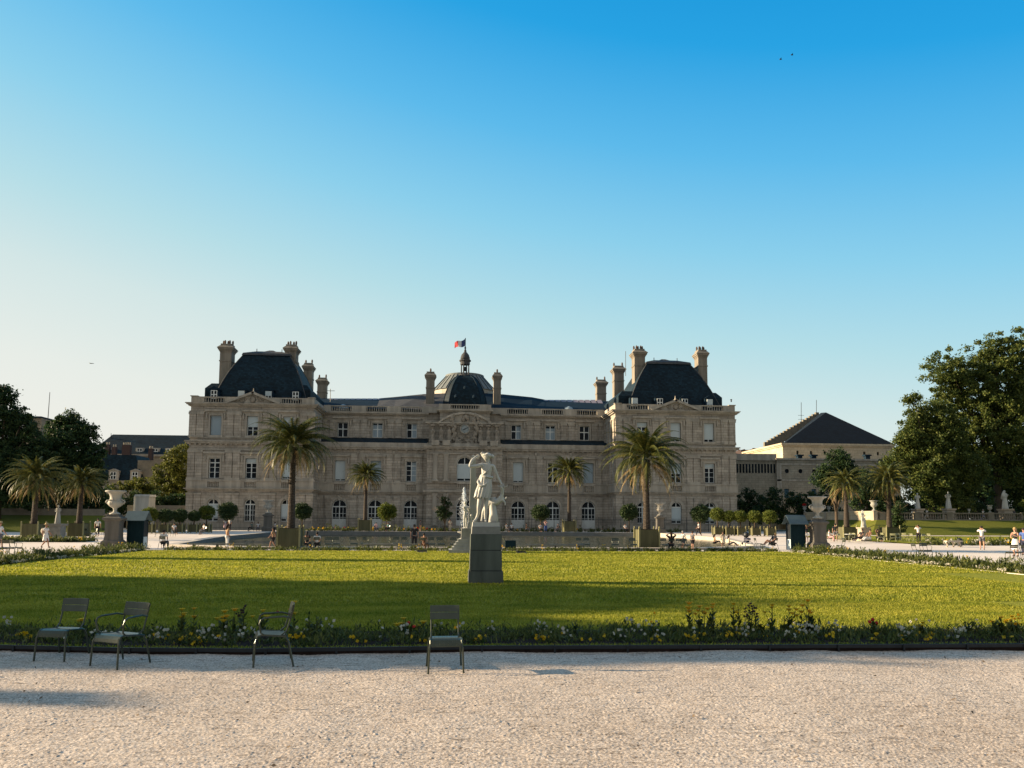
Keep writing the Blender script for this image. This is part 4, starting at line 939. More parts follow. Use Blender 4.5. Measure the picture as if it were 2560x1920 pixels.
def ball(px,py,r,Y,label,mat,seed,planterw=None,base=None,stem=True,group='clipped round trees'):
    b=PY(px,Y); s=F/(Y*math.cos(YAW)+b.x*math.sin(YAW)); p=at(px,py,Y); rr=r/s; zc=p.z-b.z
    zb=0
    if planterw: planter(px,Y,planterw,planterw*.95,'planter box under the '+label,x=None); zb=planterw*.95
    t=thing('clipped_tree',label,'clipped tree',b+Vector((0,0,zb)),group=group); zc-=zb
    r_=random.Random(seed); lob=[(0,0,zc,rr*.95,rr*.95,rr*.86)]
    for i in range(7):
        a=r_.uniform(0,6.28); lob.append((rr*.42*math.cos(a),rr*.42*math.sin(a),zc+r_.uniform(-.3,.35)*rr,rr*.5,rr*.5,rr*.42))
    npmesh('crown',leaf_cloud(lob,9000,rr*.066,rr*.13,900,seed,.16),None,mat,t)
    m=MB(); zf=zc-rr*.75; m.tube([(0,0,0),(r_.uniform(-.03,.03),0,zf*.6),(0,0,zf)],[.09,.075,.07],7)
    for i in range(6):
        a=i*1.05+r_.random(); m.tube([(0,0,zf*.9),(rr*.3*math.cos(a),rr*.3*math.sin(a),zf+rr*.45),(rr*.6*math.cos(a),rr*.6*math.sin(a),zc)],[.06,.045,.02],5)
    m.build('trunk',M['bark'],t,smooth=True); return t
sd=20
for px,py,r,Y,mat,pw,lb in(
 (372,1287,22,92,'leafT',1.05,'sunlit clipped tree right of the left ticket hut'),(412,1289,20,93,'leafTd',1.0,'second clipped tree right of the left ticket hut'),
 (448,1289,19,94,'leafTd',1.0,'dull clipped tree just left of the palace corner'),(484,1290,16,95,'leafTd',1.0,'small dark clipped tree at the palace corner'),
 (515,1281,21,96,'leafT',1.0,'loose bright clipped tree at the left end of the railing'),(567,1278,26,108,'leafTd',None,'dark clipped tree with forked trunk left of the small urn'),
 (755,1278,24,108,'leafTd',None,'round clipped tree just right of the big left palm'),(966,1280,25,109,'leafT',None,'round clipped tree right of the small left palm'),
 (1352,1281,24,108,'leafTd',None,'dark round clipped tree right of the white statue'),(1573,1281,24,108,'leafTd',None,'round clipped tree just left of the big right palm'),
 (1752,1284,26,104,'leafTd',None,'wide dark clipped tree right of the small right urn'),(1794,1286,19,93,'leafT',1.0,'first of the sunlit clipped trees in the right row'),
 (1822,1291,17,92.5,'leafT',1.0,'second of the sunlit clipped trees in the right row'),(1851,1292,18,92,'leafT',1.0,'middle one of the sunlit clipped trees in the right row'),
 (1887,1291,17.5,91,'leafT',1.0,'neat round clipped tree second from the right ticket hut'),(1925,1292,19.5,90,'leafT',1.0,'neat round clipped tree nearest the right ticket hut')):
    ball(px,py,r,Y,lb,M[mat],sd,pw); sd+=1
# the dark irregular evergreen before the centre
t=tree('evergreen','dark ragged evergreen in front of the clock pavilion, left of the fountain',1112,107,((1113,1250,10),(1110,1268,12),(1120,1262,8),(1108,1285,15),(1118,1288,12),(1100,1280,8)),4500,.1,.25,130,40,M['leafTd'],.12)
# ---- palms
def frond_geo(r_,L,th0,phi,k,dens=46,lw=.37):
    """returns list of quads (4 pts) of one feather leaf starting at origin"""
    Q=[]; d=Vector((math.cos(phi),math.sin(phi),0)); side=Vector((-math.sin(phi),math.cos(phi),0))
    p=Vector((0,0,0)); pts=[]; n=14; sw=r_.uniform(-.25,.25)
    for i in range(n+1):
        s=i/n; th=th0-k*s**1.25; pts.append(p.copy())
        dd=(d+side*sw*s).normalized(); p=p+(dd*math.cos(th)+Vector((0,0,1))*math.sin(th))*L/n
    for i in range(n):
        w_=lerp(.035,.006,i/n); u=side*w_; Q.append((pts[i]-u,pts[i]+u,pts[i+1]+u*.9,pts[i+1]-u*.9))
    for j in range(dens):
        s=.13+.87*(j+.5)/dens; f=s*n; i=min(int(f),n-1); a=lerp(pts[i],pts[i+1],f-i); t=(pts[i+1]-pts[i]).normalized(); nn=side.cross(t).normalized()
        ll=lw*(math.sin(min(1,s*1.15)*math.pi*.86+.28))*r_.uniform(.85,1.1)
        for sg in(-1,1):
            v=(side*sg*.80+t*.62+nn*(-.0)+Vector((0,0,-.5-.4*s*r_.random()))).normalized()*ll
            w_=t*.03; tip=a+v+Vector((0,0,-.06*ll))
            Q.append((a-w_,a+w_,tip+w_*.25,tip-w_*.25))
    return Q
def palm_crown(seed,N_=86,L=3.1,dry=15):
    r_=random.Random(seed); G_=[];D=[]
    for i in range(N_):
        t=i/(N_-1); phi=i*2.39996+r_.uniform(-.2,.2)
        th0=lerp(1.45,-.1,t**1.0)+r_.uniform(-.15,.15); k=lerp(1.45,2.3,t)+r_.uniform(-.2,.35)
        LL=L*lerp(.82,1.05,math.sin(t*math.pi*.8))*r_.uniform(.86,1.06)
        o=Vector((math.cos(phi)*.16,math.sin(phi)*.16,.35*(1-t)))
        G_+= [[q+o for q in Q] for Q in frond_geo(r_,LL,th0,phi,k)]
    for i in range(dry):
        phi=r_.uniform(0,6.28); o=Vector((math.cos(phi)*.18,math.sin(phi)*.18,-.1))
        D+=[[q+o for q in Q] for Q in frond_geo(r_,L*r_.uniform(.6,1.0),-.4+r_.uniform(-.2,.2),phi,1.0,26,.3)]
    return np.array([[tuple(p) for p in Q] for Q in G_]).reshape(-1,3),np.array([[tuple(p) for p in Q] for Q in D]).reshape(-1,3)
CROWN=[palm_crown(s_,n_,L_) for s_,n_,L_ in((1,84,3.4),(2,72,3.3),(3,80,3.4))]
cm=[]
for px,Y,pyc,rad,var,pw,rz_,lb in(
 (727,53.6,1118,1.0,0,1.46,0,'large palm in a planter left of the basin bench'),
 (1617,55.3,1150,1.13,2,1.46,1.3,'large palm with spreading crown right of the statue'),
 (912,108,1192,1.0,1,1.66,2.1,'small palm behind the basin, left of the clock pavilion'),
 (1423,108,1182,1.12,0,1.66,3.3,'small palm behind the basin, right of the clock pavilion'),
 (84,72,1202,1.0,2,1.4,4.2,'palm at the far left, left of the standing robed statue'),
 (197,76,1212,.86,0,1.4,5.0,'palm right of the robed statue at the left'),
 (2117,77,1212,.84,1,1.4,.7,'palm behind the right large urn'),
 (2224,76,1205,.93,2,1.4,2.9,'palm right of the group statue on the right')):
    h=pw*.93; t_,b=planter(px,Y,pw,h,'planter box holding the '+lb)
    t=thing('palm_tree',lb,'palm tree',b+Vector((0,0,h)),group='palms in planter boxes')
    zc=at(px,pyc,Y).z-b.z-h; s=rad
    gV,dV=CROWN[var]
    o=npmesh('crown',gV*s,None,M['frond'],t); o.location=(0,0,zc); o.rotation_euler=(0,0,rz_)
    o=npmesh('dry_fronds',dV*s,None,M['dryfrond'],t); o.location=(0,0,zc-.1); o.rotation_euler=(0,0,rz_)
    r_=random.Random(px); m=MB(); pr=[]; n_=26
    for i in range(n_+1):
        f=i/n_; r=lerp(.27,.185,min(1,f*1.6))*(1+.06*(i%2)); 
        if f>.86: r*=1+.5*(f-.86)/.14
        pr.append((r,zc*f))
    m.lathe(pr,(0,0,0),12)
    for i in range(60): # leaf stubs
        a=r_.uniform(0,6.28); z=zc*r_.uniform(.55,1)-.1; rr=.19+.05*(z/zc); d=Vector((math.cos(a),math.sin(a),.8)).normalized()
        c0=Vector((rr*math.cos(a),rr*math.sin(a),z)); m.tube([c0,c0+d*.13],[.035,.02],4)
    m.build('trunk',M['ptrunk'],t)
# ================================================================ OTHER BUILDINGS
# -- left: long house with high slate roof, and a smaller mansard house before it
def X3(px,py,Y): return at(px,py,Y)
Y=185
h1=thing('house','long stone house with a high slate roof and chimneys, far left of the palace','house',(0,0,0))
a=X3(252,1180,Y).x; b=X3(500,1180,Y).x; zr_=AZ(350,1087,Y+5); ze=AZ(350,1137,Y)
m=MB(); m.box(a-30,b,Y,Y+14,0,ze); m.build('wall',M['stone2'],h1)
m=MB(); ra=X3(282,1087,Y+5).x; m.add([(a-3,Y-.3,ze),(b,Y-.3,ze),(b,Y+14.3,ze),(a-3,Y+14.3,ze),(ra,Y+5,zr_),(b,Y+5,zr_),(b,Y+9,zr_),(ra,Y+9,zr_)],[(0,1,5,4),(1,2,6,5),(2,3,7,6),(3,0,4,7),(4,5,6,7)]); rf=m.build('roof',M['slate'],h1)
m=MB(); m.box(a-3,b,Y-.6,Y-.31,ze-.35,ze+.1); m.build('cornice',M['stone_trim'],h1)
for px in(351,390,425,268):
    p=X3(px,1128,Y+1); m=MB(); m.box(p.x-.95,p.x+.95,Y+.6,Y+4,ze+.05,ze+1.7); d=m.build('dormer',M['stone_trim'],rf); window(p.x-.6,p.x+.6,ze+.25,ze+1.5,Y+.45,'g',parent=d,rows=(.5,))
MB().tube([(X3(258,1100,Y).x,Y+4,ze),(X3(258,1100,Y).x,Y+4,AZ(258,1078,Y))],[.3,.05],6).build('finial',M['zinc_dark'],rf)
for px,py,w_ in((273,1112,9),(289,1118,9),(320,1113,18),(380,1122,9)):
    p=X3(px,py,Y-3); hw=w_/2/10.2; m=MB(); m.box(p.x-hw,p.x+hw,Y-4,Y-3,ze-6,p.z-.0); m.build('chimney',M['brick'],h1)
    m=MB()
    for i in range(2 if w_<12 else 4): m.lathe([(.16,0),(.12,.55)],(p.x+lerp(-hw+.2,hw-.2,i/(1 if w_<12 else 3)),Y-3.5,p.z),6)
    m.build('chimney_pots',M['stone3'],h1)
Y=160
h2=thing('house','smaller mansard house with two pale dormers behind the left trees','house',(0,0,0))
a=X3(262,1180,Y).x; b=X3(360,1180,Y).x; z0=AZ(300,1201,Y); z1=AZ(300,1135,Y)
m=MB(); m.box(a-6,b,Y,Y+12,0,z0); m.build('wall',M['stone2'],h2)
m=MB(); m.add([(a-6,Y,z0),(b,Y,z0),(b,Y+12,z0),(a-6,Y+12,z0),(a-4,Y+2.2,z1),(X3(328,1135,Y).x,Y+2.2,z1),(X3(328,1135,Y).x,Y+9,z1),(a-4,Y+9,z1)],[(0,1,5,4),(1,2,6,5),(2,3,7,6),(3,0,4,7),(4,5,6,7)]); rf=m.build('roof',M['slate'],h2)
for px in(283,337):
    p=X3(px,1190,Y-.3); m=MB(); m.box(p.x-.95,p.x+.95,Y-.2,Y+2,z0,z0+1.9); m.poly([(p.x-1.1,Y-.3,z0+1.9),(p.x+1.1,Y-.3,z0+1.9),(p.x,Y-.3,z0+2.35)],(0,2,0)); d=m.build('dormer',M['stone_trim'],rf); window(p.x-.55,p.x+.55,z0+.2,z0+1.7,Y-.33,'g',parent=d,rows=(.5,))
m=MB(); m.box(X3(338,1180,Y).x,X3(440,1180,Y).x,Y+1,Y+9,0,AZ(380,1150,Y)); m.build('side_block',M['terrace'],h2)
mast_=thing('mast','thin tall mast rising between the two dark trees at the far left','mast',PY(100,150)); p=PY(100,150); MB().tube([(0,0,0),(.3,0,AZ(100,980,150)-p.z)],[.16,.05],6).build('pole',M['zinc'],mast_)
bl=thing('house','flat roofed block hardly showing between the dark trees at the left','house',(0,0,0)); m=MB(); m.box(X3(60,1050,150).x,X3(104,1050,150).x,150,160,0,AZ(85,1045,150)); m.build('wall',M['terrace'],bl); m=MB(); m.box(X3(58,1050,150).x,X3(104.5,1050,150).x,149.7,160,AZ(85,1045,150)+.003,AZ(85,1043,150)+.15); m.build('roof',M['zinc_dark'],bl)
# -- white monument block by the left trees
Y=116
mo=thing('monument','pale stone fountain monument block with a flanking low wall, seen over the left ticket hut','monument',(0,0,0))
a,b=X3(338,1250,Y).x,X3(372,1250,Y).x; zt=AZ(350,1236,Y); m=MB(); m.box(a,b,Y,Y+2.5,0,zt-.3); m.box(a-.15,b+.15,Y-.15,Y+2.6,zt-.3,zt,.12); m.build('block',M['marble'],mo)
MB().box(X3(332,1250,Y).x,a-.002,Y+.3,Y+2.2,0,AZ(350,1241,Y)).build('side_block',M['marble'],mo)
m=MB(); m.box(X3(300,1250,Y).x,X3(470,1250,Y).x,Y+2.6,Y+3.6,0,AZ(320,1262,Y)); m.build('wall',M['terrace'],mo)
# -- right: orangery museum with big hipped roof on a lower block
Y=172
og=thing('orangery','stone museum building with a big dark hipped roof and stepped gable, right of the palace','building',(0,0,0))
pz=lambda py,px=2000:AZ(px,py,Y)
ux0,ux1=X3(1957,1130,Y).x,X3(2232,1130,Y).x; ue=pz(1113); uz0=pz(1145)
holes=[]
for px in(1994,2028,2062,2161,2195): x=X3(px,1131,Y).x; holes.append((x-.28,x+.28,pz(1136),pz(1127)))
m=MB(); wallgrid(m,ux0,ux1,uz0-3,ue,Y,holes,.4); m.add([(ux0,Y+22,uz0-3),(ux0,Y,uz0-3),(ux0,Y,ue),(ux0,Y+22,ue)],[(0,1,2,3)]); m.add([(ux0,Y+.41,uz0-3),(ux1,Y+.41,uz0-3),(ux1,Y+.41,ue),(ux0,Y+.41,ue)],[(0,1,2,3)]); m.build('upper_wall',M['stone3'],og)
for h_ in holes: m=MB(); m.add([(h_[0],Y+.38,h_[2]),(h_[1],Y+.38,h_[2]),(h_[1],Y+.38,h_[3]),(h_[0],Y+.38,h_[3])],[(0,1,2,3)]); m.build('window',M['glass'],og)
m=MB(); m.box(ux0-.5,ux1+.5,Y-.5,Y+24,ue,ue+.45); m.box(ux0-.25,ux1+.25,Y-.25,Y+23,ue-.3,ue); m.build('cornice',M['stone3'],og)
ap=X3(2065,1031,Y+12); ap2=X3(2047,1029,Y+24)
m=MB(); e=ue+.46
rx0=X3(1960,1113,Y).x; rx1=X3(1926,1113,Y+26).x; zb26=AZ(1926,1112,Y+26)
m.add([(rx0,Y-.4,e),(ux1+.4,Y-.4,e),(ap.x,Y+12,ap.z),(rx1,Y+26,e),(X3(2052,1031,Y+26).x,Y+26,AZ(2052,1032,Y+26)),(ux1+.4,Y+26,e)],[(0,1,2),(0,2,4,3),(1,5,4,2)]); rf=m.build('roof',M['slate_dark'],og)
m=MB(); n_=17
sa_,sb_=X3(1912,1110,Y+26),X3(2048,1031,Y+26)
for i in range(n_):
    f0=i/n_; x=lerp(sa_.x,sb_.x,f0); z=lerp(sa_.z,sb_.z,f0); m.box(x,x+(sb_.x-sa_.x)/n_-.003,Y+26.1,Y+27,z-2.2,z+.55)
m.build('stepped_gable',M['terrace'],og)
# lower block
ly=Y-8; lz=lambda py:AZ(2000,py,ly); lx0=X3(1943,1180,ly).x; lx1=X3(2250,1180,ly).x
hs_=[]
for px in(1967,2001,2035,2069,2103): x=X3(px,1178,ly).x; hs_.append((x-.5,x+.5,lz(1184),lz(1172)))
hw_=[]
for px in(1967,2035): x=X3(px,1235,ly).x; hw_.append((x-.55,x+.55,lz(1245),lz(1222)))
m=MB(); wallgrid(m,lx0,lx1,0,lz(1150),ly,hs_+hw_,.35); m.add([(lx0,ly+30,0),(lx0,ly,0),(lx0,ly,lz(1150)),(lx0,ly+30,lz(1150))],[(0,1,2,3)]); 
for h_ in hs_:
    cx_,cz_=(h_[0]+h_[1])/2,(h_[2]+h_[3])/2; r=.48; k=16
    for i in range(k): # round the opening
        a0_,a1_=2*math.pi*i/k,2*math.pi*(i+1)/k; q=[(cx_+r*math.cos(a0_),cz_+r*math.sin(a0_)),(cx_+r*math.cos(a1_),cz_+r*math.sin(a1_))]
        sq=lambda a_:(cx_+.72*max(-1,min(1,1.42*math.cos(a_))),cz_+.72*max(-1,min(1,1.42*math.sin(a_))))
        q+=[sq(a1_),sq(a0_)]; m.add([(x,ly-.02,z) for x,z in q],[(0,1,2,3)])
m.build('lower_wall',M['stone2'],og)
m=MB(); m.box(lx0-.3,lx1,ly-.3,ly+10,lz(1150),lz(1148)+.2); m.box(lx0-.1,lx1,ly-.15,ly-.003,lz(1163),lz(1159)); m.box(lx0-.1,lx1,ly-.12,ly-.003,lz(1203),lz(1199)); m.box(lx0-.15,lx0+.9,ly-.12,ly-.003,0,lz(1163)-.003); m.build('cornice',M['stone_trim'],og)
for h_ in hs_+hw_: m=MB(); m.add([(h_[0],ly+.3,h_[2]),(h_[1],ly+.3,h_[2]),(h_[1],ly+.3,h_[3]),(h_[0],ly+.3,h_[3])],[(0,1,2,3)]); m.build('window',M['glass'] if h_ in hs_ else simple('blue_shutter',(.03,.09,.13),.5,.1,3),og)
for px in(1998,2033,2167): p=X3(px,1142,ly+1); m=MB(); m.box(p.x-.5,p.x+.5,ly+.5,ly+1.5,lz(1148),p.z+.15); m.box(p.x-.75,p.x+.75,ly+.3,ly+1.7,p.z+.15,p.z+.45); m.build('roof_vent',M['zinc_dark'],og)
# receding wing towards the palace (slanted wall with small slit windows)
A=Vector((lx0,ly+.5,0)); B=Vector((X3(1800,1180,ly+1.5).x,ly+1.5,0)); dv=(B-A).normalized(); nv=Vector((dv.y,-dv.x,0)); 
if nv.y>0: nv=-nv
LW_=(B-A).length; zt=lz(1150)
m=MB(); m.add([A,B,B+Vector((0,0,zt+2)),A+Vector((0,0,zt))],[(0,1,2,3)]); m.build('side_wing_wall',M['stone2'],og)
for i in range(18):
    c0=A+dv*(LW_*(i+.6)/18.2)+nv*.06; z=lz(1183); w_=dv*.2; m=MB(); m.add([c0-w_+Vector((0,0,z)),c0+w_+Vector((0,0,z)),c0+w_+Vector((0,0,z+2.0)),c0-w_+Vector((0,0,z+2.0))],[(0,1,2,3)]); m.build('slit_window',M['glass'],og)
m=MB(); m.obox((A+B)/2+nv*.2+Vector((0,0,lz(1160)+1.0)),dv*LW_/2,nv*.2,(0,0,.25)); m.build('string_course',M['stone_trim'],og)
m=MB(); m.obox((A+B)/2+nv*.05+Vector((0,0,zt+.8)),dv*LW_/2,nv*.3,(0,0,.5)); m.build('wing_cornice',M['stone_trim'],og)
for px,pa,pb_,Yb in((2003,1056,1006,Y+20),(2041,1032,1000,Y+22)):
    a_,b_=X3(px,pa,Yb),X3(px,pb_,Yb); m=MB(); m.tube([a_,b_],.07,5)
    if px<2010:
        for f in(.15,.35): z=lerp(a_.z,b_.z,f); m.tube([(a_.x-.8,Yb,z),(a_.x+.8,Yb,z)],.05,4)
    m.build('antenna',M['iron'],og)
# sunlit far buildings left of the orangery roof
Y=230; fb=thing('building','far sunlit pale building with rooftop chimneys, between palace and orangery','building',(0,0,0))
m=MB(); m.box(X3(1878,1140,Y).x,X3(1965,1140,Y).x,Y,Y+14,0,AZ(1920,1127,Y)); m.build('wall',M['stone3'],fb)
m=MB(); m.box(X3(1856,1140,Y).x,X3(1879,1140,Y).x-.01,Y+1,Y+14,0,AZ(1865,1124,Y)); m.build('brick_end',M['brick'],fb)
r_=random.Random(4)
for i in range(12):
    x=lerp(X3(1858,1120,Y).x,X3(1925,1120,Y).x,i/11); zb=AZ(1900,1127,Y); m=MB(); m.box(x-.25,x+.25,Y+3,Y+4,zb-1,zb+r_.uniform(.4,1.2)); m.build('chimney',M['brick'],fb)
# ================================================================ TERRACES
M['pier']=simple('pale_pier_stone',(.40,.34,.26),.85,.25,2,.3,10,streak=True)
TZ=2.3
def ramp(name,top,bot,back,mat):
    m=MB(); n_=len(top); V=[(x,y,TZ) for x,y in top]+[(x,y,gz(y)-.02) for x,y in bot]
    m.add(V,[(n_+i,n_+i+1,i+1,i) for i in range(n_-1)]); return struct(m.build(name,mat))
X_=lambda px,Y:AX(px,Y,1300)
topR=[(X_(2010,150),150),(X_(2016,124),124),(X_(2192,106),106),(X_(2560,106)+90,106)]
botR=[(X_(1990,150),150),(X_(1998,120),120),(X_(2178,98),98),(X_(2560,98)+90,98)]
ramp('grass_bank_right',topR,botR,0,M['slope'])
m=MB(); m.add([(x,y,TZ) for x,y in topR]+[(topR[-1][0],190,TZ),(topR[0][0],190,TZ)],[(0,1,2,3,4,5)]); struct(m.build('terrace_right',M['sand']))
topL=[(X_(0,104)-90,104),(X_(255,104),104),(X_(262,130),130)]; botL=[(X_(0,96)-90,96),(X_(268,96),96),(X_(275,130),130)]
ramp('grass_bank_left',topL,botL,0,M['slope'])
m=MB(); m.add([(topL[0][0],104,TZ),(topL[1][0],104,TZ),(topL[2][0],130,TZ),(topL[2][0],190,TZ),(topL[0][0],190,TZ)],[(0,1,2,3,4)]); struct(m.build('terrace_left',M['sand']))
# right balustrade, the trees' shade put into its darker stone colour
t=thing('balustrade','long stone balustrade along the right terrace above the grass bank','balustrade',(0,0,0)); BY=106.6; xa,xb=X_(2195,BY),X_(2700,BY)
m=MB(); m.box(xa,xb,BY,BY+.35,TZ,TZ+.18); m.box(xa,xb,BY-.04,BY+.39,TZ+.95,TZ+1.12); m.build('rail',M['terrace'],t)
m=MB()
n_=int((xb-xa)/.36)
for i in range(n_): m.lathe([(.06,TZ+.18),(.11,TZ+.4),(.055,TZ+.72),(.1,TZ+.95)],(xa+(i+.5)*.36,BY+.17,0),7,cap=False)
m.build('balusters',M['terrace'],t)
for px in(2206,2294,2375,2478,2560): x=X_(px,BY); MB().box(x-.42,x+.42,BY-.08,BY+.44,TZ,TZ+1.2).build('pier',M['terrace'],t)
# sunlit oblique parapet wall left of it
t=thing('parapet_wall','sunlit stone parapet wall behind the right urn','wall',(0,0,0))
A=Vector((*topR[1],0)); B=Vector((X_(2186,106.8),106.8,0)); d=(B-A).normalized(); nn=Vector((-d.y,d.x,0)); L=(B-A).length
m=MB(); m.obox((A+B)/2+Vector((0,0,TZ+.55)),d*L/2,nn*.2,(0,0,.55)); m.obox((A+B)/2+Vector((0,0,TZ+1.2)),d*L/2,nn*.28,(0,0,.1)); m.build('wall',M['stone3'],t)
for i in range(7): c0=A+d*L*i/6; MB().obox(c0+Vector((0,0,TZ+.6)),d*.3,nn*.32,(0,0,.66)).build('pier',M['pier'],t)
# left dark parapet
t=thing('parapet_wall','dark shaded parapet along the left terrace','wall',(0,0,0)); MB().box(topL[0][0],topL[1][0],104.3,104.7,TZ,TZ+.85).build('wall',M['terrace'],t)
# side lawns and beds
def flat(name,xa,xb,ya,yb,z,mat): 
    m=MB(); m.add([(xa,ya,z+gz(ya)),(xb,ya,z+gz(ya)),(xb,yb,z+gz(yb)),(xa,yb,z+gz(yb))],[(0,1,2,3)]); return struct(m.build(name,mat))
flat('side_lawn_right',X_(2310,64),X_(2560,64)+60,66,92,.04,M['grass'])
# ================================================================ FLOWER BEDS
def bed_stuff(name,label,pts,w,N_,hmin,hmax,seed,flowers,fsz=.03,leaf=.035,white_row=None):
    """pts: polyline (x,y,z) of the bed centre, w: width; leaves + flower heads as one uncountable mass"""
    rs=np.random.RandomState(seed); P_=np.array(pts,float); seg=np.linalg.norm(np.diff(P_[:,:2],axis=0),axis=1); cum=np.r_[0,np.cumsum(seg)]
    def samp(n_,wf=1.0,side=0,jit=1.0):
        s=rs.uniform(0,cum[-1],n_); i=np.clip(np.searchsorted(cum,s)-1,0,len(seg)-1); f=(s-cum[i])/seg[i]; p=P_[i]+(P_[i+1]-P_[i])*f[:,None]
        d=(P_[i+1]-P_[i])/seg[i][:,None]; nn=np.stack([-d[:,1],d[:,0],0*d[:,0]],-1); o=rs.uniform(-.5,.5,n_)*w*wf+side; return p+nn*o[:,None]
    ncl=N_//26; C=samp(ncl); hh=rs.uniform(hmin,hmax,ncl)*(.55+.9*rs.rand(ncl)**2); cw=rs.uniform(.06,.14,ncl)
    j=rs.randint(0,ncl,N_); f=rs.rand(N_)**.8; base=C[j]+np.c_[rs.normal(size=(N_,2))*cw[j][:,None],hh[j]*f]
    n=rs.normal(size=(N_,3)); n/=np.linalg.norm(n,axis=1)[:,None]; u=np.cross(n,rs.normal(size=(N_,3))); u/=np.linalg.norm(u,axis=1)[:,None]; v=np.cross(n,u)
    u[:,2]=np.abs(u[:,2])+.5
    s=leaf*rs.uniform(.5,1.5,N_)[:,None]; u*=s*1.5; v*=s*.5
    Vv=[np.stack([base-u,base-v,base+u,base+v],1).reshape(-1,3)]; mi=[np.zeros(N_,int)]
    for k,(n_,zmin,zmax,sz,side,wf) in enumerate(flowers):
        if n_==0: continue
        ng=max(1,n_//4); c=samp(ng,wf,side); g=rs.randint(0,ng,n_); p=c[g]+np.c_[rs.normal(size=(n_,2))*.07,rs.uniform(zmin,zmax,n_)]
        for q_ in range(3):
            n=rs.normal(size=(n_,3)); n/=np.linalg.norm(n,axis=1)[:,None]; u=np.cross(n,rs.normal(size=(n_,3))); u/=np.linalg.norm(u,axis=1)[:,None]; v=np.cross(n,u)
            s=sz*rs.uniform(.7,1.3,n_)[:,None]; Vv.append(np.stack([p-u*s,p-v*s,p+u*s,p+v*s],1).reshape(-1,3)); mi.append(np.full(n_,k+1))
    o=npmesh(name,np.concatenate(Vv),None,[M['plant'],M['fwhite'],M['fyellow'],M['forange'],M['fred']],cols=np.concatenate(mi)); return tag(o,label,'flower bed',kind='stuff')
nb=[(p.x,p.y+1.1,.09) for p in RAIL[0:8] if -12<p.x<14]; nb=[(-9.5,nb[0][1]+.05,.09)]+nb[1:-1]+[(11.5,nb[-1][1]-.02,.09)]
m=MB(); n_=len(nb); m.add([(x,y-.82,.092) for x,y,z in nb]+[(x,y+.8,.092) for x,y,z in nb],[(i,i+1,n_+i+1,n_+i) for i in range(n_-1)]); struct(m.build('flower_bed_soil',M['soil']))
bed_stuff('bedding_plants','low white, yellow and leafy bedding plants filling the nearest flower bed',nb,1.4,25000,.04,.2,5,[(300,.08,.24,.026,0,1),(190,.04,.12,.027,-.45,.4),(16,.2,.38,.024,0,1),(4,.3,.45,.022,0,1)],leaf=.022)
fb_=[(LX0+.3,48.6,.09),(LX1-.2,48.6,.09)]
flat('far_bed_soil',LX0,LX1,47.6,49.6,.03,M['soil'])
bed_stuff('bedding_plants','thin row of yellow green bedding plants with pale flowers at the far end of the lawn',fb_,1.4,16000,.06,.24,6,[(200,.08,.25,.035,.5,.5),(60,.1,.4,.035,0,1),(0,0,0,0,0,0),(0,0,0,0,0,0)],leaf=.04)
# side beds
rb_=[(LX1+1.7,15.5,.05),(LX1+1.7,49,.05)]; lb_=[(LX0-1.6,49,.05),(LX0-1.6,18,.05)]
m=MB(); m.box(LX1,LX1+2.9,12.6,49.4,-.03,.045); struct(m.build('bed_soil_right',M['grass'])); m=MB(); m.box(LX0-2.8,LX0,12.6,49.4,-.03,.045); struct(m.build('bed_soil_left',M['grass']))
m=MB(); m.box(LX1-.06,LX1+.06,12.7,48,.04,.105); struct(m.build('lawn_border_right',M['sand']))
bed_stuff('bedding_plants','long bushy flower bed with a cream flower row along the right side of the lawn',rb_,1.5,34000,.12,.42,7,[(620,.04,.14,.045,.72,.2),(50,.2,.5,.03,0,1),(0,0,0,0,0,0),(0,.4,.6,.04,0,1)],leaf=.045)
bed_stuff('bedding_plants','bushy flower bed with white flowers along the left side of the lawn',lb_,1.5,28000,.12,.42,8,[(450,.04,.14,.045,.72,.2),(50,.2,.5,.03,0,1),(0,0,0,0,0,0),(0,.4,.6,.04,0,1)],leaf=.045)
bed_stuff('bedding_plants','flower bed with white blooms before the right side lawn',[(X_(2300,64.5),64.5,.05),(X_(2560,64.5)+20,64.5,.05)],2.4,12000,.2,.7,9,[(240,.1,.5,.09,-.6,.5),(60,.2,.6,.06,0,1),(0,0,0,0,0,0),(0,0,0,0,0,0)],leaf=.06)
bed_stuff('bedding_plants','shaded flower bed behind the walking woman at the left',[(X_(-40,66),66,.05),(X_(230,66),66,.05)],3,9000,.1,.42,10,[(50,.1,.4,.05,0,1),(30,.1,.4,.05,0,1),(0,0,0,0,0,0),(0,0,0,0,0,0)],leaf=.07)
bed_stuff('bedding_plants','low plants and flowers along the foot of the palace railing',[(X_(700,112),112,.3),(X_(1700,112),112,.3)],1.6,12000,.2,.8,12,[(60,.2,.6,.09,0,1),(40,.2,.6,.09,0,1),(60,.2,.5,.09,0,1),(30,.3,.6,.08,0,1)],leaf=.07)
for o_ in ('rail_right','rail_left'): pass
for X0_,lb in((LX1+2.95,'thin low iron edging along the right flower bed'),(LX0-2.85,'thin low iron edging along the left flower bed')):
    t=thing('edging_rail',lb,'edging',(X0_,0,0)); m=MB(); m.tube([(0,13,.18),(0,49.6,.18)],.012,5); m.build('rail',M['iron'],t)
    m=MB()
    for i in range(30): m.tube([(0,13+i*1.25,0),(0,13+i*1.25,.19)],.012,4)
    m.build('pegs',M['iron'],t)
t=thing('edging_rail','thin low iron edging behind the far flower strip','edging',(0,49.9,0)); MB().tube([(LX0,0,.2),(LX1,0,.2)],.013,5).build('rail',M['iron'],t)
